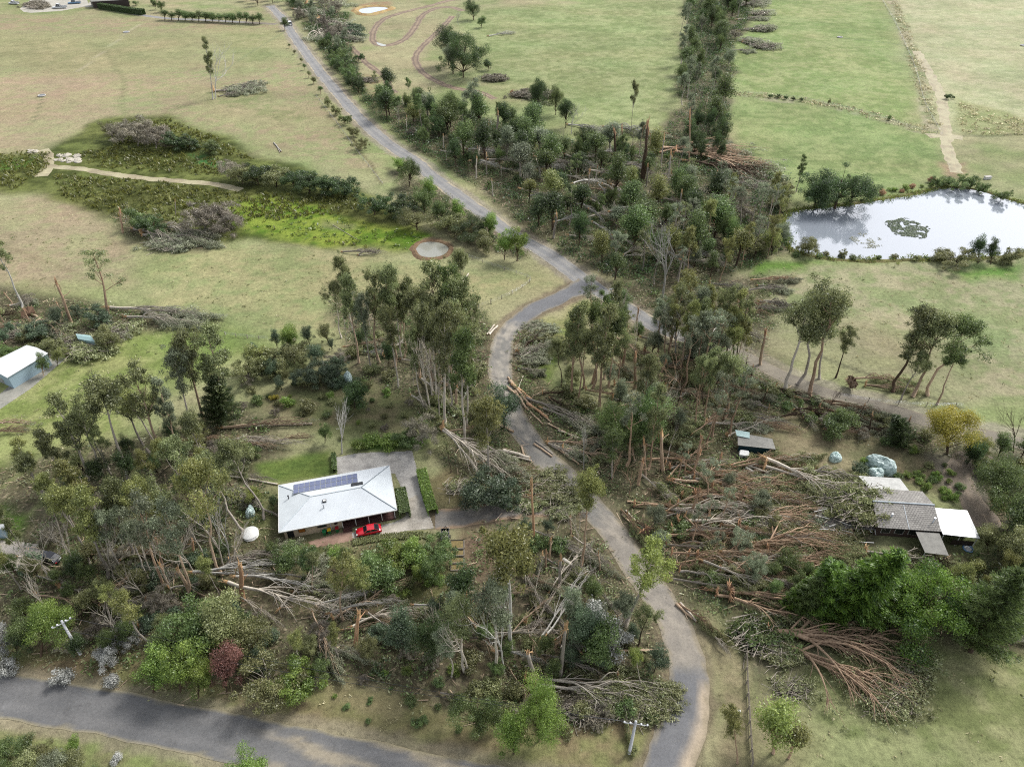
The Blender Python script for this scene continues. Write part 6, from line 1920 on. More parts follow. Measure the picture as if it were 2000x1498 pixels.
# ------------------------------------------------------------------ felled trees, logs and heaps
FALL = """
R 1505,1238 1835,1292 red fall 1.0 | huge fallen red-barked tree, limbs fanned across the lower paddock
R 1520,1258 1805,1392 red fall .9 | second huge red-barked tree, its tip lying lowest on the paddock
R 1500,1235 1740,1255 red fall .7
F 1390,1155 1690,1212 red fall .7 | long fallen tree pointing from the torn reddish stump towards the cypresses
F 1400,1165 1640,1240 red fall .7
R 1295,292 1480,318 red fallg 1.0
R 1320,300 1530,345 red fallg 1.0 | long reddish fallen crown spread into the field near the pond
R 1340,318 1540,352 dark fallg .9
F 1290,300 1420,290 red fallg .9
F 1400,350 1545,385 grey fallg .5
B 1280,260 1330,280 red fallg 1
F 1030,1332 1310,1348 pale fall .6 | fallen twin-trunked tree whose tip reaches the foreground bend
F 1048,1340 1295,1378 pale fall .7
B 1056,1256 1148,1112 white fall .5 1.5 | pale stripped trunks lying steeply up the foreground bush
B 1068,1250 1160,1118 white fall .5 1.5
B 1048,1318 1112,1235 orange fall .4
B 690,1225 850,1190 pale fall .8
B 700,1212 830,1206 pale fall .6
B 672,1232 800,1216 tan fall .5
B 388,1141 590,1108 white fall .6 3.2 | long pale limb torn off and arching above the bush
B 400,1140 570,1130 white fall .6 2.8
B 470,1150 640,1165 white fall .7 3.2
B 455,1158 700,1215 pale fall .7 2.6
B 460,1165 560,1235 pale fall .5 1
F 868,864 1045,945 pale fallg .55 3.5 | shattered gum top fanned out from a dark stump toward the road
B 872,866 1010,960 pale fallg .7 3.5
B 866,866 950,955 pale fallg .6 3.5
F 960,935 1072,938 tan fall .8
F 980,955 1088,962 tan fall .7
F 990,975 1095,980 tan fall .7
B 940,905 1060,925 tan fall .5
B 437,838 632,827 tan fallg .4 | long straight fallen trunk above the small lawn
B 413,862 600,875 pale fallg .45
B 430,872 560,880 tan fallg .4
B 444,928 545,946 pale fallg .3
F 340,895 470,905 tan fallg .6
F 360,870 480,900 grey fallg .7
F 217,604 420,628 pale fallg .5 | long pale fallen tree crossing the paddock fence line
F 250,622 400,645 pale fallg .5
F 64,618 142,672 tan fallg .7
F 30,628 90,645 red fallg .9
F 20,600 80,596 pale fallg .9
F -30,650 70,640 red fallg .7
F 0,620 60,622 dark fall .9
B -40,838 82,832 tan fallg .8
B -30,848 70,842 red fallg .8
F 420,180 525,176 grey fallg 1.2 | fallen crown lying beside the storm-stripped paddock gum
F 428,190 470,188 grey fallg 1.0
F 262,450 360,488 grey fallg .8
F 280,462 430,482 grey fallg .5
F 300,445 420,470 pale fallg .6
B 670,494 760,500 grey fallg .5
B 700,500 745,496 grey fallg .5
F 630,60 700,75 grey blue 1.6
F 620,40 690,58 grey fallg 1.6
F 600,10 690,12 grey fallg 1.6
F 575,20 640,35 grey fallg 1.6
F 610,62 640,85 pale fallg 1.6
F 1000,185 1070,205 grey fallg .8
F 985,155 940,158 grey fallg 1.0
B 955,72 1010,66 white fallg .8
F 1180,250 1300,275 white fallg .5
F 1110,245 1185,262 white fallg 1.0
F 1430,20 1500,5 grey fallg 1.2
F 1440,40 1502,40 grey fallg 1.2
F 1440,60 1498,62 grey fallg 1.2
F 1450,85 1502,98 grey fallg 1.2
F 1430,100 1480,105 grey fallg 1.2
F 1012,692 1075,640 dark fallg .8 | fallen tree lying beside the sealed bend with its crown on the grass
F 1018,702 1085,672 pale fallg .7
F 1010,722 1070,737 grey fallg .8
F 1060,770 1130,768 dark fall .9
F 1075,780 1130,820 dark fall .8
F 1028,780 1180,852 grey fallg .6
F 1060,800 1200,860 grey fallg .55
F 1070,868 1150,900 pale fallg .7
F 1073,865 1200,875 tan fallg .8
F 1100,880 1220,905 tan fall .8
F 1380,830 1500,838 pale fallg .7
F 1420,855 1520,822 pale fallg .6
F 1500,800 1450,790 grey fallg 1
F 1515,760 1640,805 dark fallg .5
F 1560,780 1740,820 red fallg .45 | long reddish fallen tree lying along the dirt road's edge
F 1600,800 1720,835 red fallg .5
B 1545,790 1600,850 pale fallg .4
F 1660,742 1790,752 tan fall .6 | fallen tree with upturned roots at the foot of the paddock trio
F 1690,755 1800,770 tan fall .6
F 1590,925 1700,965 pale fall 1.0
F 1490,925 1690,985 pale fall .8 1.6 | fallen tree lying over the crushed left end of the tiled house
F 1490,915 1705,1005 pale fall .8 2.4
F 1560,930 1700,950 grey olive 1.0 1.5
F 1690,1080 1850,1110 grey fall 1.0
F 1790,1090 1880,1120 dark fall 1.2
B 1930,1240 2030,1260 pale fallg 1.0
B 1940,1225 2040,1230 white fallg .9
F 1330,1185 1420,1260 red fall .5
B 1390,1240 1425,1290 pale fall .9
F 1215,1000 1260,1070 red fall .5
F 1225,1010 1310,1060 tan fall .6
F 1240,990 1420,998 red fall .4
F 1040,1150 1090,1230 grey fall .8
B 1010,1090 1060,1200 pale fall .5
F 1060,1090 1160,1140 grey fall .7
F 1090,1260 1200,1290 grey fall .9
F 1110,1290 1240,1310 grey fall .8
F 160,1080 330,1082 red fall .4
F 250,1088 400,1090 tan fall .4
B 45,1100 130,1140 pale fall .6 1.5
F 120,1150 260,1180 grey fall .6
F 200,1190 330,1180 grey fall .6
F 380,1240 520,1230 grey fall .8
F 545,1010 440,960 grey fallg .8
F 700,690 790,700 white fallg .4
F 1120,640 1230,700 dark fall .5
F 1260,690 1420,740 red fall .6
F 1290,720 1400,690 white fallg .5
F 1300,760 1440,800 tan fall .6
F 1240,820 1360,850 dark fall .7
F 1480,560 1545,575 grey fallg 1.2
F 1490,590 1560,610 grey fallg 1.0
F 860,1355 900,1370 grey fall 1.0
"""
for ln in FALL.strip().splitlines():
    body, _, lab = ln.partition('|')
    q = body.split(); k = q[0]
    x0, y0 = map(float, q[1].split(',')); x1, y1 = map(float, q[2].split(','))
    z = float(q[6]) if len(q) > 6 else 0.0
    Fa(x0, y0, x1, y1, k, q[3] if q[3] != 'orange' else 'tan', q[4], lab.strip() or None, None, z, float(q[5]), 'orange' if q[3] == 'red' else 'wood')

# the swathe of red-barked trees all thrown the same way between the road and the tiled house
r2 = random.Random(5)
for i in range(70):
    y = 908 + i * 3.3 + r2.uniform(-5, 5)
    x = r2.uniform(1265, 1530) + (18 if y > 1000 else 0)
    L = r2.uniform(90, 240)
    x1 = min(x + L, 1690 if y > 1010 else 1600)
    if y > 1125 and x1 > 1600: x1 = 1600
    Fa(x, y, x1, y + r2.uniform(-24, 40), 'R' if r2.random() < .3 else 'F', r2.choice(['red', 'red', 'tan', 'pale', 'red', 'grey']), 'fall', None, None, r2.uniform(0, .8), r2.uniform(.3, .7), 'orange')

LOGS = """
862,582 888,546 pale .8|900,560 915,536 pale .7
951,655 966,636 pale .9|955,655 972,638 pale .8
992,738 1020,770 tan .9|995,745 1032,790 tan 1|1000,752 1038,782 orange 1|1006,765 1028,800 tan .9|990,757 1020,783 tan .9|1012,760 1022,735 pale .6
1025,782 1076,826 tan 1.1|1030,790 1070,818 orange 1|1020,790 1060,830 tan .8
1070,828 1145,868 tan .9|1080,835 1160,880 dark .9|1090,842 1180,875 grey .8
1043,868 1078,893 tan 1.1|1046,862 1080,888 pale .7
1070,865 1110,870 grey 1|1078,872 1138,905 pale .9|1088,876 1130,908 tan .9|1082,868 1130,892 pale .7
976,832 1003,845 tan .9|985,880 1018,890 tan 1|983,882 1035,897 pale 1.2|1018,872 1024,893 tan .8|935,878 1038,902 pale 1
1000,912 1020,935 wood 1.1|995,905 1015,930 tan 1
1268,1000 1340,1008 red .9|1225,980 1330,992 red 1
1215,1005 1252,1045 tan .9|1222,998 1262,1040 pale .8|1240,1030 1265,1048 orange 1.3
1320,1180 1352,1210 tan 1|1328,1178 1360,1215 pale .7
1205,1272 1300,1270 tan .8|1055,1205 1090,1240 pale .7|1035,1200 1062,1222 tan .7
1100,1095 1140,1125 white 1.3|1085,1130 1130,1150 pale .8
1500,905 1560,928 pale 1.1|1440,905 1500,925 pale .8|1320,905 1390,900 pale .9|1456,915 1482,932 white .9
1330,935 1410,912 pale .7|1300,918 1345,908 tan .8
535,280 550,298 white .9|540,284 547,300 grey .7
1360,690 1400,640 white .8|1440,780 1475,720 dark .9|1410,830 1475,720 dark .8|1360,850 1420,780 dark .9
440,836 610,829 pale .8|418,865 520,871 pale .7|446,930 543,947 pale .6|160,1085 230,1082 red .9|250,1083 330,1083 tan .9
650,440 700,470 grey .4|700,500 740,494 grey .5|380,480 440,482 grey .6
1690,752 1745,762 tan .9|1640,800 1720,815 red .9|1580,800 1650,822 red .8
"""
for part in LOGS.replace('\n', '|').split('|'):
    if not part.strip(): continue
    a, b, k, w = part.split()
    Lg(*map(float, a.split(',')), *map(float, b.split(',')), k if k != 'wood' else 'pale', float(w), wood='orange' if k in ('orange', 'red') else 'wood')

for x, y, w, z, lf in ((1640, 985, 4, 1.6, 'fall'), (1672, 1002, 4, 2.4, 'olive'), (1678, 972, 4.2, 2.6, 'olive'), (1630, 1015, 3.4, 1.0, 'fall'), (1695, 1018, 2.6, 2.6, 'olive'), (1610, 965, 4, .8, 'fall')):
    Pi(x, y, w, lf, z=z)
for x, y, w, lf in ((325, 480, 5, 'fallg'), (350, 485, 4, 'fallg'), (460, 180, 5, 'fallg'), (490, 172, 5, 'fallg'), (1045, 190, 6, 'twig'), (1020, 188, 5, 'twig'), (962, 157, 5, 'twig'), (675, 68, 7, 'blue'), (680, 60, 6, 'blue'), (690, 80, 5, 'fallg'),
                    (1485, 30, 6, 'fallg'), (1490, 60, 6, 'fallg'), (1492, 95, 6, 'fallg'), (1470, 85, 6, 'fallg'), (60, 640, 4, 'fall'), (100, 650, 4, 'fall'), (170, 690, 5, 'fall'), (140, 670, 4, 'fall'), (230, 650, 4, 'fall'), (220, 665, 3, 'fallg'), (40, 655, 4, 'fallg'),
                    (715, 160, 4, 'twig'), (1545, 1350, 3, 'fall'), (1745, 1370, 3.5, 'fall'), (1720, 1375, 3, 'fall'), (1780, 1290, 3, 'fall'), (1770, 1330, 3, 'fall'), (660, 1190, 3, 'fallg'), (400, 960, 3, 'fallg'), (1650, 970, 4, 'fall'), (1690, 960, 3.5, 'olive'), (1680, 985, 3, 'olive'),
                    (1230, 1390, 3, 'fall'), (1270, 1375, 3, 'fall'), (1200, 1375, 3, 'fall'), (1290, 1355, 2.5, 'fall'), (1150, 1385, 3, 'twig'), (1110, 1390, 3, 'twig'), (1490, 1260, 4, 'mid'), (1470, 1235, 4, 'mid'), (1520, 1280, 3, 'fall'),
                    (1030, 690, 3, 'fallg'), (1040, 705, 3, 'fallg'), (1060, 650, 3, 'fallg'), (1045, 660, 3, 'fall'), (915, 722, 3, 'fall'), (912, 662, 3.0, 'fall'), (1040, 640, 2.5, 'fallg'), (900, 955, 3, 'fall'), (1060, 950, 4, 'fall'), (1090, 965, 4, 'fall'), (1100, 1000, 3, 'fall'), (1030, 985, 3, 'fall')):
    Pi(x, y, w, lf)
# ------------------------------------------------------------------ the rest of the bush, filled in zone by zone
ROADS = [(R1[::4], 4.2), (R2[::4], 3.6), (R3[::4], 4.6), (DRIVE[::4], 3.2)]
KEEP = [np.array(pxpoly(s)) for s in ("535,905 700,870 820,870 860,915 865,1045 690,1070 535,1060", "1690,945 1800,945 1920,990 1915,1085 1780,1085 1600,1030 1590,980", "1590,870 1760,870 1760,930 1590,930", "470,880 660,870 660,935 470,945", "855,1030 920,1030 920,1120 855,1120", "1425,845 1520,845 1520,895 1425,895", "130,645 195,645 195,690 130,690")]
OPEN = [np.array(pxpoly(s)) for s in ("390,1110 480,1095 620,1085 720,1180 700,1240 560,1250 440,1175", "1040,1270 1040,1180 1080,1085 1180,1080 1150,1180 1100,1270", "1030,1325 1290,1330 1300,1385 1150,1390", "680,1195 850,1180 850,1230 690,1240", "410,815 650,815 650,885 410,885", "860,850 900,850 1060,940 1050,970 900,940")]   # where felled limbs lie in the open
def free(x, y, pad=0):
    if pad > 0:
        for p in OPEN:
            if inside(np.array([x]), np.array([y]), p)[0]: return False
    A = np.array([x]); B = np.array([y])
    for ln, w in ROADS:
        if seg_dist(A, B, ln)[0] < w + pad: return False
    for p in KEEP:
        if inside(A, B, p)[0]: return False
    return True
def scatter(poly, n, seed, mind=2.0, pad=0):
    P = np.array(pxpoly(poly)); rr = random.Random(seed); out = []
    x0, y0 = P.min(0); x1, y1 = P.max(0); tries = 0
    while len(out) < n and tries < n * 60:
        tries += 1
        x, y = rr.uniform(x0, x1), rr.uniform(y0, y1)
        if not inside(np.array([x]), np.array([y]), P)[0]: continue
        if not free(x, y, pad): continue
        if any((x - a) ** 2 + (y - b) ** 2 < mind ** 2 for a, b in out): continue
        out.append((x, y))
    return out
def wchoice(rr, opts):
    t = sum(o[0] for o in opts); u = rr.random() * t
    for o in opts:
        u -= o[0]
        if u <= 0: return o
    return opts[-1]
# opts: weight, kind, hmin, hmax, bark, leaf, width
def fill(poly, n, seed, opts, mind=2.5, lean=(0, 0), pad=0.5):
    rr = random.Random(seed * 13 + 1)
    for x, y in scatter(poly, n, seed, mind, pad):
        w, k, a, b, bark, leaf, wd = wchoice(rr, opts)
        h = rr.uniform(a, b)
        base = Vector((x, y, 0))
        top = base + Vector((lean[0] * h + rr.gauss(0, .05) * h, lean[1] * h + rr.gauss(0, .05) * h, h))
        plant(k, base, h, bark, leaf, wd * rr.uniform(.85, 1.2), top)
def fell(poly, n, seed, ang, spread, L, barks, leaves, kinds='F', wide=(.4, .8), zz=(0, .6)):
    rr = random.Random(seed * 7 + 3)
    for x, y in scatter(poly, n, seed, 2.0, 0):
        a = R(ang + rr.gauss(0, spread)); l2 = rr.uniform(*L)
        x1, y1 = x + math.cos(a) * l2, y + math.sin(a) * l2
        if not free(x1, y1) or not free((x + x1) / 2, (y + y1) / 2): continue
        Fa(*PX(x, y), *PX(x1, y1), rr.choice(kinds), rr.choice(barks), rr.choice(leaves), wide=rr.uniform(*wide), z=rr.uniform(*zz))
TH = [(4, 'dense', 5, 11, 'dark', 'dark', .75), (3, 'dense', 5, 11, 'dark', 'mid', .7), (1.2, 'bush', 2, 5, 'dark', 'dark', .7), (1.2, 'bush', 2, 5, 'dark', 'mid', .7), (6, 'sap', 6, 15, 'dark', 'mid', 1.2), (2, 'sap', 6, 14, 'grey', 'gumg', 1.3), (1.2, 'sap', 6, 13, 'dark', 'gumy', 1.1), (3, 'sap', 6, 14, 'dark', 'dark', 1.2), (2, 'twig', 2, 4, 'grey', 'twig', .8), (5.5, 'snag', 4, 12, 'pale', 'wood', .62), (1.5, 'snag', 6, 13, 'grey', 'wood', .8), (1.2, 'dense', 4, 8, 'dark', 'gumg', .9), (2, 'gum', 9, 17, 'grey', 'mid', 1.0), (1, 'gum', 9, 17, 'grey', 'gumg', 1.0), (2.2, 'bare', 6, 13, 'pale', 'gum', .7), (2, 'gums', 9, 16, 'grey', 'gum', 1.0)]
fill("735,185 800,195 880,215 1000,250 1090,285 1180,290 1290,300 1330,330 1400,400 1440,470 1440,530 1330,560 1210,545 1110,492 1010,418 900,335 800,270 740,225", 185, 1, TH, 4.6)
fill("1335,-5 1500,-10 1470,30 1440,70 1425,110 1432,150 1405,190 1428,235 1410,262 1345,268 1318,235 1330,200 1312,170 1328,130 1335,90 1322,60 1345,30", 64, 2, [(4, 'dense', 8, 13, 'dark', 'dark', .8), (2, 'dense', 8, 13, 'grey', 'gumg', .8), (2, 'dense', 8, 13, 'dark', 'mid', .8), (3, 'sap', 9, 16, 'grey', 'mid', 1.2), (2, 'bare', 9, 14, 'grey', 'gum', .7), (2.5, 'gum', 12, 19, 'grey', 'gumg', 1.0), (1, 'twig', 3, 6, 'grey', 'twig', 1.0), (1.5, 'gums', 11, 17, 'grey', 'gumg', 1.0)], 4.0)
fill("1330,260 1420,260 1410,320 1330,320", 10, 3, [(2, 'dense', 7, 11, 'dark', 'dark', .8), (1, 'bare', 8, 12, 'grey', 'gum', .7)], 4)
fill("560,0 690,-5 660,60 690,100 650,110 620,70 580,40", 24, 4, [(3, 'dense', 6, 9, 'grey', 'gumg', .9), (2, 'twig', 5, 8, 'grey', 'twig', 1.0), (2, 'gums', 12, 18, 'grey', 'gumg', 1.0), (1, 'dense', 6, 10, 'dark', 'dark', .8)], 6)
fill("470,0 560,-2 590,20 520,20", 9, 5, [(1, 'dense', 7, 11, 'dark', 'dark', .9)], 7)
fill("1400,400 1500,400 1530,480 1480,520 1380,560 1240,580 1290,500", 34, 6, [(2, 'twig', 3, 6, 'grey', 'twig', 1.0), (3, 'gums', 10, 17, 'grey', 'gumg', 1.0), (2, 'dense', 4, 7, 'dark', 'gumg', .9), (2, 'gum', 11, 17, 'red', 'gumy', .9), (2, 'shrub', 2, 4, 'dark', 'olive', 1.2), (1, 'bare', 9, 13, 'white', 'gum', .8)], 4)
fill("1090,680 1250,600 1460,660 1480,760 1440,860 1330,940 1230,930 1170,840 1100,790", 66, 7, [(3, 'gum', 15, 24, 'red', 'gum', .8), (2, 'gums', 12, 20, 'red', 'gumg', .9), (3, 'dense', 5, 9, 'dark', 'gumg', .85), (2, 'dense', 5, 9, 'dark', 'mid', .85), (2, 'snag', 6, 13, 'red', 'orange', .7), (1.5, 'bare', 9, 15, 'pale', 'gum', .7), (3, 'shrub', 2, 4, 'dark', 'olive', 1.2), (1, 'bare', 9, 14, 'dark', 'gum', .7)], 3.6)
fill("1275,655 1320,650 1440,685 1455,730 1380,740 1290,715", 26, 28, [(3, 'gum', 13, 20, 'red', 'gumg', .95), (2, 'gum', 13, 19, 'tan', 'gumy', .95), (3, 'dense', 6, 10, 'dark', 'gumg', .9), (1.5, 'gums', 12, 18, 'red', 'gumg', 1.0), (1.5, 'bare', 9, 14, 'pale', 'gum', .8), (1, 'snag', 6, 11, 'red', 'orange', .6)], 2.8)
fill("650,640 930,640 950,730 960,790 980,830 930,900 850,860 820,780 700,720", 34, 8, [(2, 'gum', 16, 24, 'pale', 'gum', .7), (2, 'dense', 4, 7, 'dark', 'dark', .9), (2, 'shrub', 2, 4, 'dark', 'olive', 1.2), (2, 'bare', 8, 16, 'pale', 'gum', .6), (1, 'snag', 5, 9, 'tan', 'wood', .7)], 3.2)
fill("230,900 420,840 470,860 500,960 530,1040 420,1060 250,1060 100,1060 60,980", 40, 9, [(3, 'gum', 12, 19, 'grey', 'gumy', 1.0), (3, 'gum', 12, 19, 'grey', 'gum', 1.0), (3, 'dense', 5, 8, 'dark', 'dark', .9), (2, 'dense', 5, 8, 'dark', 'olive', .9), (2, 'twig', 3, 5, 'grey', 'twig', 1.0)], 3.4, (-.2, .15))
fill("30,1110 250,1090 500,1090 700,1150 800,1180 780,1260 620,1330 480,1300 300,1260 180,1290 60,1270", 66, 10, [(3, 'dense', 3.5, 6.5, 'dark', 'mid', 1.0), (3, 'dense', 3.5, 6.5, 'dark', 'olive', 1.0), (2, 'dense', 3, 6, 'dark', 'dark', 1.0), (2, 'twig', 2, 4, 'grey', 'twig', 1.1), (3, 'shrub', 2, 3.5, 'dark', 'blue', 1.2), (1, 'gum', 9, 14, 'grey', 'gumy', .9), (1, 'shrub', 2, 3.5, 'dark', 'bright', 1.1), (1.5, 'bare', 7, 11, 'pale', 'gum', .9)], 2.6)
fill("760,1190 880,1200 1000,1180 1150,1160 1250,1230 1290,1340 1200,1330 1000,1340 880,1330 780,1310", 30, 11, [(2, 'dense', 3.5, 6, 'dark', 'blue', .9), (3, 'dense', 3.5, 6, 'dark', 'mid', .9), (3, 'shrub', 2, 3.5, 'dark', 'olive', 1.2), (1.5, 'twig', 2, 3.5, 'grey', 'twig', 1.1), (1.5, 'gum', 10, 15, 'pale', 'gumg', .9), (1, 'dense', 3.5, 6, 'dark', 'gumy', .8)], 3.0)
fill("900,1340 1290,1350 1290,1400 1100,1440 950,1400", 20, 12, [(3, 'shrub', 1.5, 3, 'dark', 'mid', 1.1), (2, 'shrub', 1.5, 3, 'grey', 'olive', 1.1), (1.5, 'twig', 1.5, 3, 'grey', 'twig', 1.0)], 2.6)
fill("620,1080 860,1070 860,1130 800,1180 640,1170", 14, 13, [(3, 'shrub', 1.2, 2.6, 'dark', 'bright', 1.2), (3, 'shrub', 1.2, 2.6, 'dark', 'mid', 1.1), (1, 'dense', 3, 5, 'dark', 'mid', .9), (1, 'dense', 4, 6, 'dark', 'olive', .9)], 2.4)
fill("1000,930 1110,940 1170,1010 1200,1120 1060,1090 1000,1050", 30, 14, [(2, 'shrub', 1.5, 3.5, 'dark', 'mid', 1.1), (2, 'dense', 3.5, 6, 'dark', 'olive', .8), (2, 'gum', 10, 16, 'tan', 'gumg', .8), (1, 'snag', 4, 9, 'tan', 'wood', .7), (1, 'bare', 7, 12, 'pale', 'gum', .7), (2, 'dense', 3.5, 6, 'dark', 'blue', .8)], 3.0, (0, 0), 2.2)
fill("1140,950 1260,930 1400,930 1480,1000 1470,1130 1380,1150 1300,1120 1240,1060 1190,990", 40, 15, [(3, 'dense', 3.5, 6.5, 'dark', 'gumg', .9), (2, 'shrub', 2, 3.5, 'dark', 'mid', 1.2), (2, 'snag', 3.5, 9, 'red', 'orange', .8), (2, 'gums', 8, 14, 'red', 'gumg', 1.0), (1.5, 'bare', 6, 10, 'red', 'gum', .8), (2, 'shrub', 2, 3.5, 'grey', 'olive', 1.2)], 3.6, (0, 0), 2.0)
fill("1480,930 1690,1020 1680,1120 1560,1140 1480,1100", 14, 16, [(3, 'shrub', 1.5, 3, 'grey', 'gumg', 1.2), (2, 'shrub', 1.5, 3, 'dark', 'dark', 1.2)], 5)
fill("1500,1110 1640,1130 1680,1200 1600,1240 1480,1160", 16, 17, [(3, 'con', 5, 8, 'dark', 'cyp', 1.2), (2, 'dense', 3.5, 6, 'dark', 'mid', 1.0), (1, 'sap', 5, 8, 'dark', 'mid', 1.3)], 3.2, (.3, .1))
fill("1450,690 1560,740 1720,800 1840,860 1800,890 1640,850 1500,820 1440,760", 34, 18, [(3, 'shrub', 1.2, 2.6, 'dark', 'olive', 1.2), (2, 'shrub', 1.2, 2.6, 'dark', 'mid', 1.1), (2, 'twig', 1.5, 3, 'grey', 'twig', 1.0), (1.5, 'snag', 3, 6, 'dark', 'wood', .6), (1, 'bare', 4, 7, 'dark', 'gum', .9)], 3.0)
fill("1860,880 2060,860 2060,1240 1900,1240 1860,1130 1950,1060 1920,940", 40, 19, [(3, 'dense', 4, 7, 'dark', 'mid', 1.0), (1.5, 'dense', 4, 7, 'dark', 'bright', 1.0), (1, 'dense', 4, 7, 'dark', 'dark', 1.0), (3, 'dense', 4, 6, 'dark', 'gumy', 1.0), (2, 'shrub', 2, 3.5, 'dark', 'gumy', 1.2), (1, 'twig', 2, 3.5, 'grey', 'twig', 1.1)], 3.0)
fill("1740,935 1850,900 1880,960 1880,985 1770,955", 18, 20, [(3, 'shrub', .8, 1.8, 'dark', 'mid', 1.1), (2, 'shrub', .8, 1.6, 'dark', 'bright', 1.1), (2, 'shrub', .8, 1.8, 'grey', 'olive', 1.1)], 2.0)
fill("-60,590 80,590 200,640 240,660 120,690 -60,690", 20, 21, [(2, 'dense', 3, 6, 'dark', 'blue', 1.0), (2, 'shrub', 2, 3, 'dark', 'olive', 1.2), (1, 'twig', 2, 3, 'grey', 'twig', 1.1), (1, 'snag', 3, 6, 'red', 'orange', .8)], 3.5)
fill("1690,390 1800,370 1840,362 1840,352 1690,384", 12, 22, [(2, 'shrub', 1.2, 2.5, 'grey', 'brown', 1.2), (2, 'shrub', 1.2, 2.5, 'dark', 'bright', 1.2)], 3)
fill("1545,505 1800,512 2060,520 2060,512 1800,506 1560,496", 16, 23, [(2, 'shrub', 1.0, 2.0, 'grey', 'olive', 1.2), (1, 'shrub', 1.0, 2.0, 'dark', 'mid', 1.2)], 3)
fill("460,760 700,740 820,790 800,850 690,860 500,850", 30, 24, [(2, 'shrub', .8, 2.0, 'dark', 'mid', 1.0), (2, 'shrub', .8, 2.0, 'grey', 'olive', 1.1), (1, 'shrub', .8, 1.6, 'dark', 'bright', 1.0), (1, 'twig', 1, 2, 'grey', 'twig', 1.0)], 3.0)
fill("470,690 640,660 690,740 600,770 480,760", 18, 25, [(2, 'dense', 3, 5.5, 'dark', 'blue', 1.0), (2, 'dense', 3, 5.5, 'dark', 'olive', 1.0), (1, 'twig', 2, 4, 'grey', 'twig', 1.1)], 3.2)
fill("600,1320 900,1310 900,1430 760,1440 600,1400", 16, 26, [(2, 'shrub', .7, 1.6, 'dark', 'mid', 1.1), (1, 'shrub', .7, 1.6, 'dark', 'bright', 1.1), (1, 'twig', .8, 1.6, 'grey', 'twig', 1.0)], 2.6)
fill("-60,1440 120,1450 260,1490 200,1530 -60,1530", 12, 27, [(2, 'dense', 2, 4, 'dark', 'olive', 1.1), (2, 'shrub', 1.5, 3, 'dark', 'mid', 1.1), (1, 'shrub', 1, 2, 'grey', 'white', 1.0)], 2.4)
fell("800,270 1000,300 1180,300 1330,330 1400,420 1420,520 1250,540 1100,470 980,400", 44, 31, -10, 35, (9, 17), ['pale', 'grey', 'tan'], ['fall', 'fall', 'fallg'], 'FFB', (.3, .7))
fell("820,270 1000,310 1180,320 1330,350 1400,420 1420,520 1250,540 1100,470 980,400", 70, 41, -15, 50, (8, 16), ['pale', 'white', 'pale'], ['fallg'], 'B', (.4, .8), (1.5, 4.5))
fell("1100,690 1250,640 1450,680 1450,850 1320,930 1200,880", 30, 32, -8, 30, (10, 20), ['red', 'tan', 'grey'], ['fall', 'fallg'], 'FFB', (.3, .7))
fell("660,680 900,680 960,800 900,870 820,790", 16, 33, -10, 40, (9, 16), ['tan', 'pale'], ['fall', 'fallg'], 'FFB', (.3, .7))
fell("60,1080 450,1080 700,1180 650,1280 300,1240 80,1260", 26, 34, -6, 35, (9, 17), ['pale', 'grey', 'tan'], ['fall', 'fallg'], 'FFB', (.3, .6))
fell("880,1100 1150,1100 1260,1280 1240,1350 1050,1330 900,1300", 24, 35, 10, 50, (8, 15), ['pale', 'grey', 'tan'], ['fall', 'fallg'], 'FFB', (.3, .6))
fell("1000,920 1100,950 1170,1050 1100,1080 1000,1010", 12, 36, -5, 30, (8, 14), ['tan', 'pale'], ['fall', 'fallg'], 'FB', (.4, .7))
fell("1380,830 1560,800 1740,840 1700,870 1540,850", 12, 37, -14, 25, (8, 14), ['red', 'dark', 'pale'], ['fallg'], 'FFB', (.3, .6))
fell("1250,930 1420,930 1440,1120 1320,1110", 16, 38, -6, 20, (9, 18), ['red', 'red', 'pale'], ['fall', 'fallg'], 'FFB', (.3, .6))
fell("1360,560 1500,540 1480,640 1400,640", 8, 39, -10, 30, (8, 14), ['grey', 'red'], ['fallg'], 'FB', (.4, .7))
fell("560,1150 860,1180 1000,1200 1020,1300 860,1290 700,1260", 12, 42, -4, 30, (9, 15), ['pale', 'white', 'tan'], ['fallg'], 'B', (.35, .6), (.5, 2.5))
fell("1010,900 1110,960 1170,1040 1060,1080 1000,1000", 12, 43, 5, 35, (8, 14), ['tan', 'pale'], ['fallg'], 'B', (.4, .7), (.2, 1.5))
fell("1230,900 1440,930 1470,1120 1330,1120", 16, 44, -8, 28, (9, 16), ['red', 'tan', 'pale'], ['fall'], 'BF', (.3, .6), (.4, 2.0))
fell("350,860 480,850 560,870 480,950 380,950", 9, 40, -6, 15, (8, 16), ['tan', 'pale'], ['fallg'], 'FB', (.3, .5))

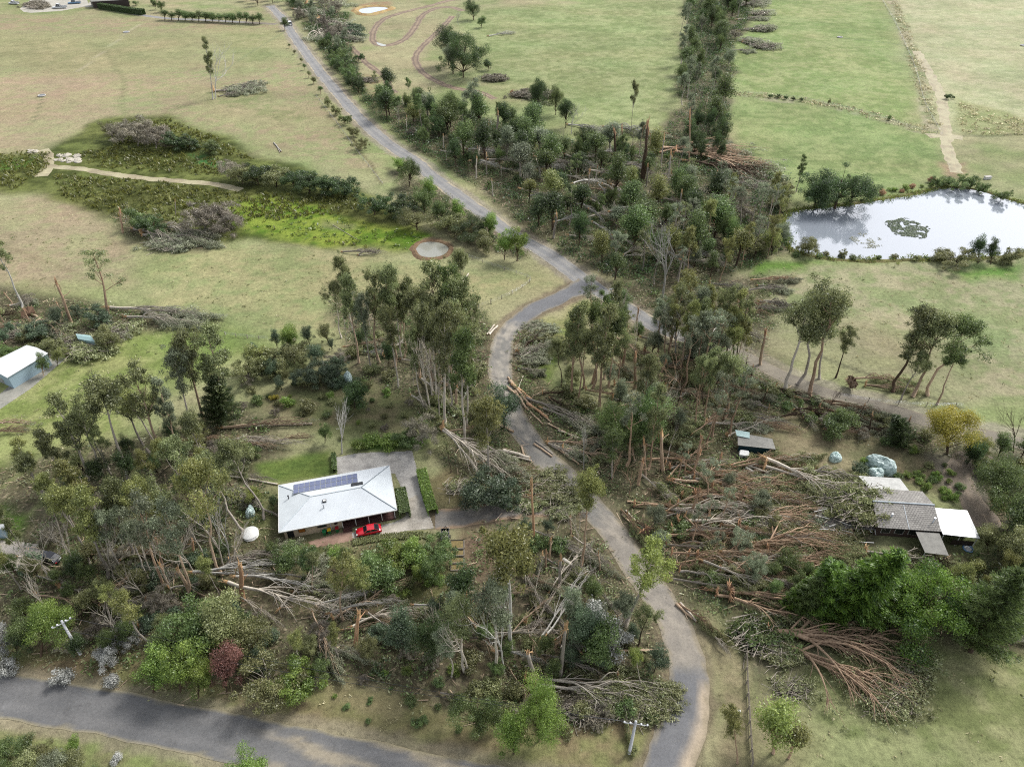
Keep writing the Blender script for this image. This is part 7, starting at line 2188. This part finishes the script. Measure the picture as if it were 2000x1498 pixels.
# ------------------------------------------------------------------ ground cover nobody could count
rng = np.random.default_rng(9)
def zone_points(polys, dens, pad=0.0):
    out = []
    for s in polys:
        P = np.array(pxpoly(s)); x0, y0 = P.min(0); x1, y1 = P.max(0)
        n = int((x1 - x0) * (y1 - y0) * dens)
        q = np.stack([rng.uniform(x0, x1, n), rng.uniform(y0, y1, n)], 1)
        k = inside(q[:, 0], q[:, 1], P)
        for ln, w in ROADS: k &= seg_dist(q[:, 0], q[:, 1], ln[::2]) > w - .6 + pad
        for p in KEEP: k &= ~inside(q[:, 0], q[:, 1], p)
        out.append(q[k])
    return np.concatenate(out)
def cover(name, label, cat, pts, per, spread, size, hz, leaf, aspect=.45, up=0.0):
    n = len(pts); c = np.repeat(np.concatenate([pts, np.zeros((n, 1))], 1), per, 0)
    sc = np.repeat(rng.uniform(.5, 1.4, n), per)[:, None]
    c[:, :2] += rng.normal(0, spread, (len(c), 2)) * sc
    c[:, 2] = rng.uniform(.02, hz, len(c)) * sc[:, 0] + size * .3
    ax = unit(rng, len(c)); ax[:, 2] = ax[:, 2] * (.4 if not up else .3) + up; ax /= np.linalg.norm(ax, axis=1)[:, None]
    w = np.cross(ax, unit(rng, len(c))); w /= np.linalg.norm(w, axis=1)[:, None] + 1e-9
    s = size * rng.uniform(.5, 1.4, len(c)) * sc[:, 0]
    t = np.clip(np.repeat(rng.uniform(0, .8, n), per) + rng.normal(0, .18, len(c)), 0, 1)
    g = Geo(); g.cards(c, ax * s[:, None], w * (s * aspect)[:, None], t)
    return stuff(link(bpy.data.objects.new(name, g.mesh(name, [LEAF[leaf]]))), label, cat)
WOODS = FLZ
pts = zone_points(WOODS, .30)
cl = fbm(pts[:, 0] / 9, pts[:, 1] / 9, 71)
cover("undergrowth", "low tangled green undergrowth on the woodland floor", "undergrowth", pts[cl > .48], 22, .6, .22, .9, 'mid')
TH0 = FLZ[0]
ptd = zone_points([TH0], .30, .6)
cl = fbm(ptd[:, 0] / 11, ptd[:, 1] / 11, 73)
cover("thicket_floor", "dense dark undergrowth filling the thicket beside the upper road", "undergrowth", ptd[cl > .40], 22, .8, .30, 1.6, 'dark')
pts2 = zone_points(WOODS, .34)
cl = fbm(pts2[:, 0] / 9, pts2[:, 1] / 9, 75)
cover("leaf_debris", "wilted grey-green leaf debris strewn by the storm", "debris", pts2[cl > .42], 18, .8, .20, .35, 'fall', .4)
pts3 = zone_points(["0,300 95,295 95,330 30,370 -60,370 -60,305", "150,300 240,285 420,310 470,330 430,345 300,335 180,325", "190,240 330,235 420,268 500,315 420,300 300,285 220,285", "100,340 300,355 470,378 690,385 760,410 640,420 470,440 340,440 250,430 120,385", "500,440 640,470 780,495 640,476"], .55)
cover("reeds", "dark tussocks of rush and reed across the marsh", "reeds", pts3, 8, .35, .5, .5, 'reed', .3, .8)
pts4 = zone_points(["500,390 700,430 830,465 800,490 640,474 470,450"], .16)
cover("marsh_herbs", "bright green herbs in the wet marsh", "marsh plants", pts4, 8, .5, .35, .3, 'bright', .5)
pts5 = zone_points(["1742,0 1752,0 1800,120 1838,250 1815,250 1780,140", "1430,183 1640,208 1830,262 1790,258 1600,204", "1870,200 2060,250 2060,270 1880,262", "1425,180 1500,184 1640,204 1740,228 1835,258 1835,266 1740,238 1640,214 1500,192 1425,186"], .2)
cover("field_rubble", "pale dry tussocks and rubble along the field boundaries", "tussocks", pts5, 12, .6, .32, .45, 'straw', .5)
k = np.repeat(BIGP, 5, 0); cc0 = BIGP.mean(0); rad_ = k - cc0
k = k + rad_ / np.linalg.norm(rad_, axis=1)[:, None] * rng.uniform(-.9, 1.8, len(k))[:, None] + rng.normal(0, .5, k.shape)
kk = fbm(k[:, 0] / 6, k[:, 1] / 6, 19)
cover("bank_reeds", "rushes and rank grass fringing the big pond", "reeds", k[kk > .42], 9, .35, .34, .6, 'reed', .3, .8)
FIELDS = ["300,500 640,490 1080,548 940,600 900,640 640,660 300,620", "0,400 200,420 250,470 60,560 -60,600", "1470,520 2000,520 2000,770 1880,780 1600,690 1470,600", "1560,1400 1800,1260 2050,1240 2050,1540 1480,1540", "60,720 260,640 440,640 330,760 120,900 0,960", "600,1340 800,1330 900,1400 760,1440 640,1410", "0,1262 250,1280 480,1350 400,1375 200,1335 0,1300"]
ptf = zone_points(FIELDS, .10)
cl = fbm(ptf[:, 0] / 16, ptf[:, 1] / 12, 83)
cover("pasture_tussocks", "straw-coloured tussocks dotted over the pasture", "tussocks", ptf[cl > .50], 7, .22, .20, .16, 'straw', .3, .7)
cover("pasture_weeds", "low green weeds dotted over the pasture", "weeds", ptf[cl < .45], 7, .25, .16, .10, 'olive', .5)
# sticks and torn bark
pts6 = np.concatenate([zone_points(WOODS, .16, -1.5), zone_points(["1250,900 1480,900 1690,980 1700,1110 1480,1140 1300,1110"], 1.1), zone_points(["860,860 1100,930 1150,1010 1000,1000", "980,720 1090,780 1230,900 1150,940 1040,830"], .35, -1.0)])
g = Geo(); n = len(pts6)
a = rng.normal(-.12, .75, n) + math.pi * (rng.random(n) < .5); l2 = rng.uniform(.5, 2.6, n) * rng.uniform(.6, 1.3, n)
d = np.stack([np.cos(a), np.sin(a), rng.normal(0, .08, n)], 1) * l2[:, None]
c = np.concatenate([pts6, rng.uniform(.1, .5, (n, 1))], 1)
wv = np.stack([-np.sin(a), np.cos(a), np.zeros(n)], 1) * rng.uniform(.03, .085, n)[:, None]
hv = np.array([0, 0, 1.]) * rng.uniform(.05, .12, n)[:, None]
v = np.stack([c - d / 2 - wv, c - d / 2 + wv, c - d / 2 + hv, c + d / 2 - wv * .4, c + d / 2 + wv * .4, c + d / 2 + hv * .4], 1).reshape(-1, 3)
i0 = np.arange(n)[:, None] * 6
q = np.concatenate([i0 + np.array([[0, 1, 4, 3]]), i0 + np.array([[1, 2, 5, 4]]), i0 + np.array([[2, 0, 3, 5]])])
tt = rng.random(n)
g.add(v, q, np.concatenate([tt, tt, tt]))
STICK = leaf_mat('stick_wood', C(112, 92, 72), C(204, 182, 154), .0, .01)
stuff(link(bpy.data.objects.new("fallen_sticks", g.mesh("fallen_sticks", [STICK]))), "broken sticks and torn bark strewn over the ground", "sticks")
# ------------------------------------------------------------------ labels: each says which one, by look and by the nearest landmark
LAND = [(720, 1037, "the red car"), (870, 1048, "the dark box trailer"), (489, 1043, "the round white tank"), (660, 975, "the white-roofed house"), (828, 960, "the long clipped hedge"), (1125, 550, "the road junction"),
        (845, 487, "the small muddy dam"), (1250, 1440, "the twin-arm power pole"), (137, 1245, "the grey power pole"), (1458, 1380, "the plank fence"), (1860, 1020, "the tiled house"), (1719, 905, "the netted bushes"), (1850, 840, "the yellow tree"),
        (1535, 450, "the left end of the big pond"), (1773, 447, "the weed island"), (1905, 370, "the head of the big pond"), (1900, 500, "the near bank of the big pond"), (567, 44, "the white car"), (410, 135, "the storm-stripped paddock gum"), (760, 60, "the looping dirt track"), (1845, 265, "the crossing of farm tracks"),
        (45, 715, "the white-roofed shed"), (168, 662, "the teal shed"), (692, 770, "the round garden tree"), (1480, 870, "the crushed teal carport"), (1620, 1130, "the windswept cypresses"), (1800, 1180, "the round cypress mound"), (1650, 1290, "the huge red fallen tree"), (443, 1312, "the red-brown shrub"),
        (205, 1290, "the white-flowering shrubs"), (997, 1160, "the round-crowned white-trunked gum"), (1044, 1295, "the splintered pale stump"), (1310, 500, "the tall dead white gum"), (1275, 285, "the tall dark snag"), (1385, 60, "the top of the tree belt"), (1375, 220, "the foot of the tree belt"), (905, 110, "the dark field trees"),
        (1050, 190, "the dark upright tree"), (930, 210, "the gum beside the curving track"), (1014, 480, "the bright roadside tree"), (690, 245, "the upper road's fence"), (400, 430, "the large grey marsh bush"), (560, 350, "the marsh-edge row"), (270, 260, "the grey thicket"), (140, 590, "the lone splintered trunk"), (400, 740, "the tallest left gums"),
        (150, 860, "the leaning lawn gums"), (380, 985, "the big fan-limbed gum"), (60, 1090, "the gravel yard"), (850, 560, "the central gum stand"), (970, 690, "the sealed bend"), (980, 800, "the dark tree at the bend"), (870, 880, "the shattered gum top"), (1160, 680, "the red-trunked gums"), (1060, 830, "the roadside logs"), (1285, 870, "the pale torn stub"), (1400, 610, "the yellow-topped gums"),
        (1600, 660, "the gum clump over the dirt road"), (1830, 690, "the windswept trio"), (1660, 830, "the reddish log heap"), (560, 660, "the bright garden tree"), (660, 840, "the white birch"), (890, 1090, "the timber garden steps"), (1150, 1010, "the tall red-trunked gum"), (1100, 1180, "the steep pale trunks"), (1280, 1110, "the lime-crowned gum"), (1180, 1360, "the foreground fallen twin trunks"),
        (1055, 1390, "the bright foreground tree"), (690, 1215, "the pale heaped logs"), (470, 1140, "the orange splintered trunk"), (560, 900, "the small lawn"), (1420, 960, "the torn red stumps"), (1560, 1060, "the swathe of red trunks"), (1330, 1250, "the dirt road edge"), (640, 70, "the storm pile by the upper road"), (300, 1320, "the lime bush"), (60, 1470, "the lower left corner"), (1980, 1000, "the right-edge shrubbery"),
        (1150, 400, "the heart of the thicket"), (900, 330, "the thicket's roadside edge"), (1060, 300, "the thicket's field edge"), (1300, 420, "the thicket's right side"), (230, 1020, "the massed left gum crowns"), (420, 35, "the far drive"), (1470, 60, "the toppled crowns of the belt"), (1430, 340, "the reddish fallen crowns"), (260, 470, "the brush heap below the marsh"), (800, 1260, "the blue-green trees"), (780, 1110, "the garden beds")]
def rel(dx, dy):
    if abs(dx) < 12 and abs(dy) < 12: return "right at"
    a = math.degrees(math.atan2(-dy, dx)) % 360
    return ["right of", "behind and right of", "behind", "behind and left of", "left of", "before and left of", "before", "before and right of"][int((a + 22.5) // 45) % 8]
bins = {}
for o, desc in THINGS:
    if "label" in o.keys(): continue
    p = o.location if o.parent is None else o.matrix_world.translation
    x, y = PX(p.x, p.y, p.z)
    d, k = min(((x - a) ** 2 + (1.6 * (y - b)) ** 2, i) for i, (a, b, t) in enumerate(LAND))
    a, b, t = LAND[k]
    bins.setdefault((" ".join((desc or o.name).split()), rel(x - a, y - b), t), []).append((d, o))
ORD = ["", "second ", "third ", "fourth ", "fifth ", "sixth ", "seventh ", "eighth ", "ninth "]
for (desc, r, t), L in bins.items():
    L.sort(key=lambda q: q[0])
    for i, (d, o) in enumerate(L):
        if len(L) == 1: lab = f"{desc} {r} {t}"
        else: lab = f"{ORD[min(i, 8)]}nearest {desc} {r} {t}"
        w = lab.split()
        if len(w) > 16: lab = " ".join(lab.replace(", ", " ").replace("with fanned limbs", "").split()[:16])
        o["label"] = lab
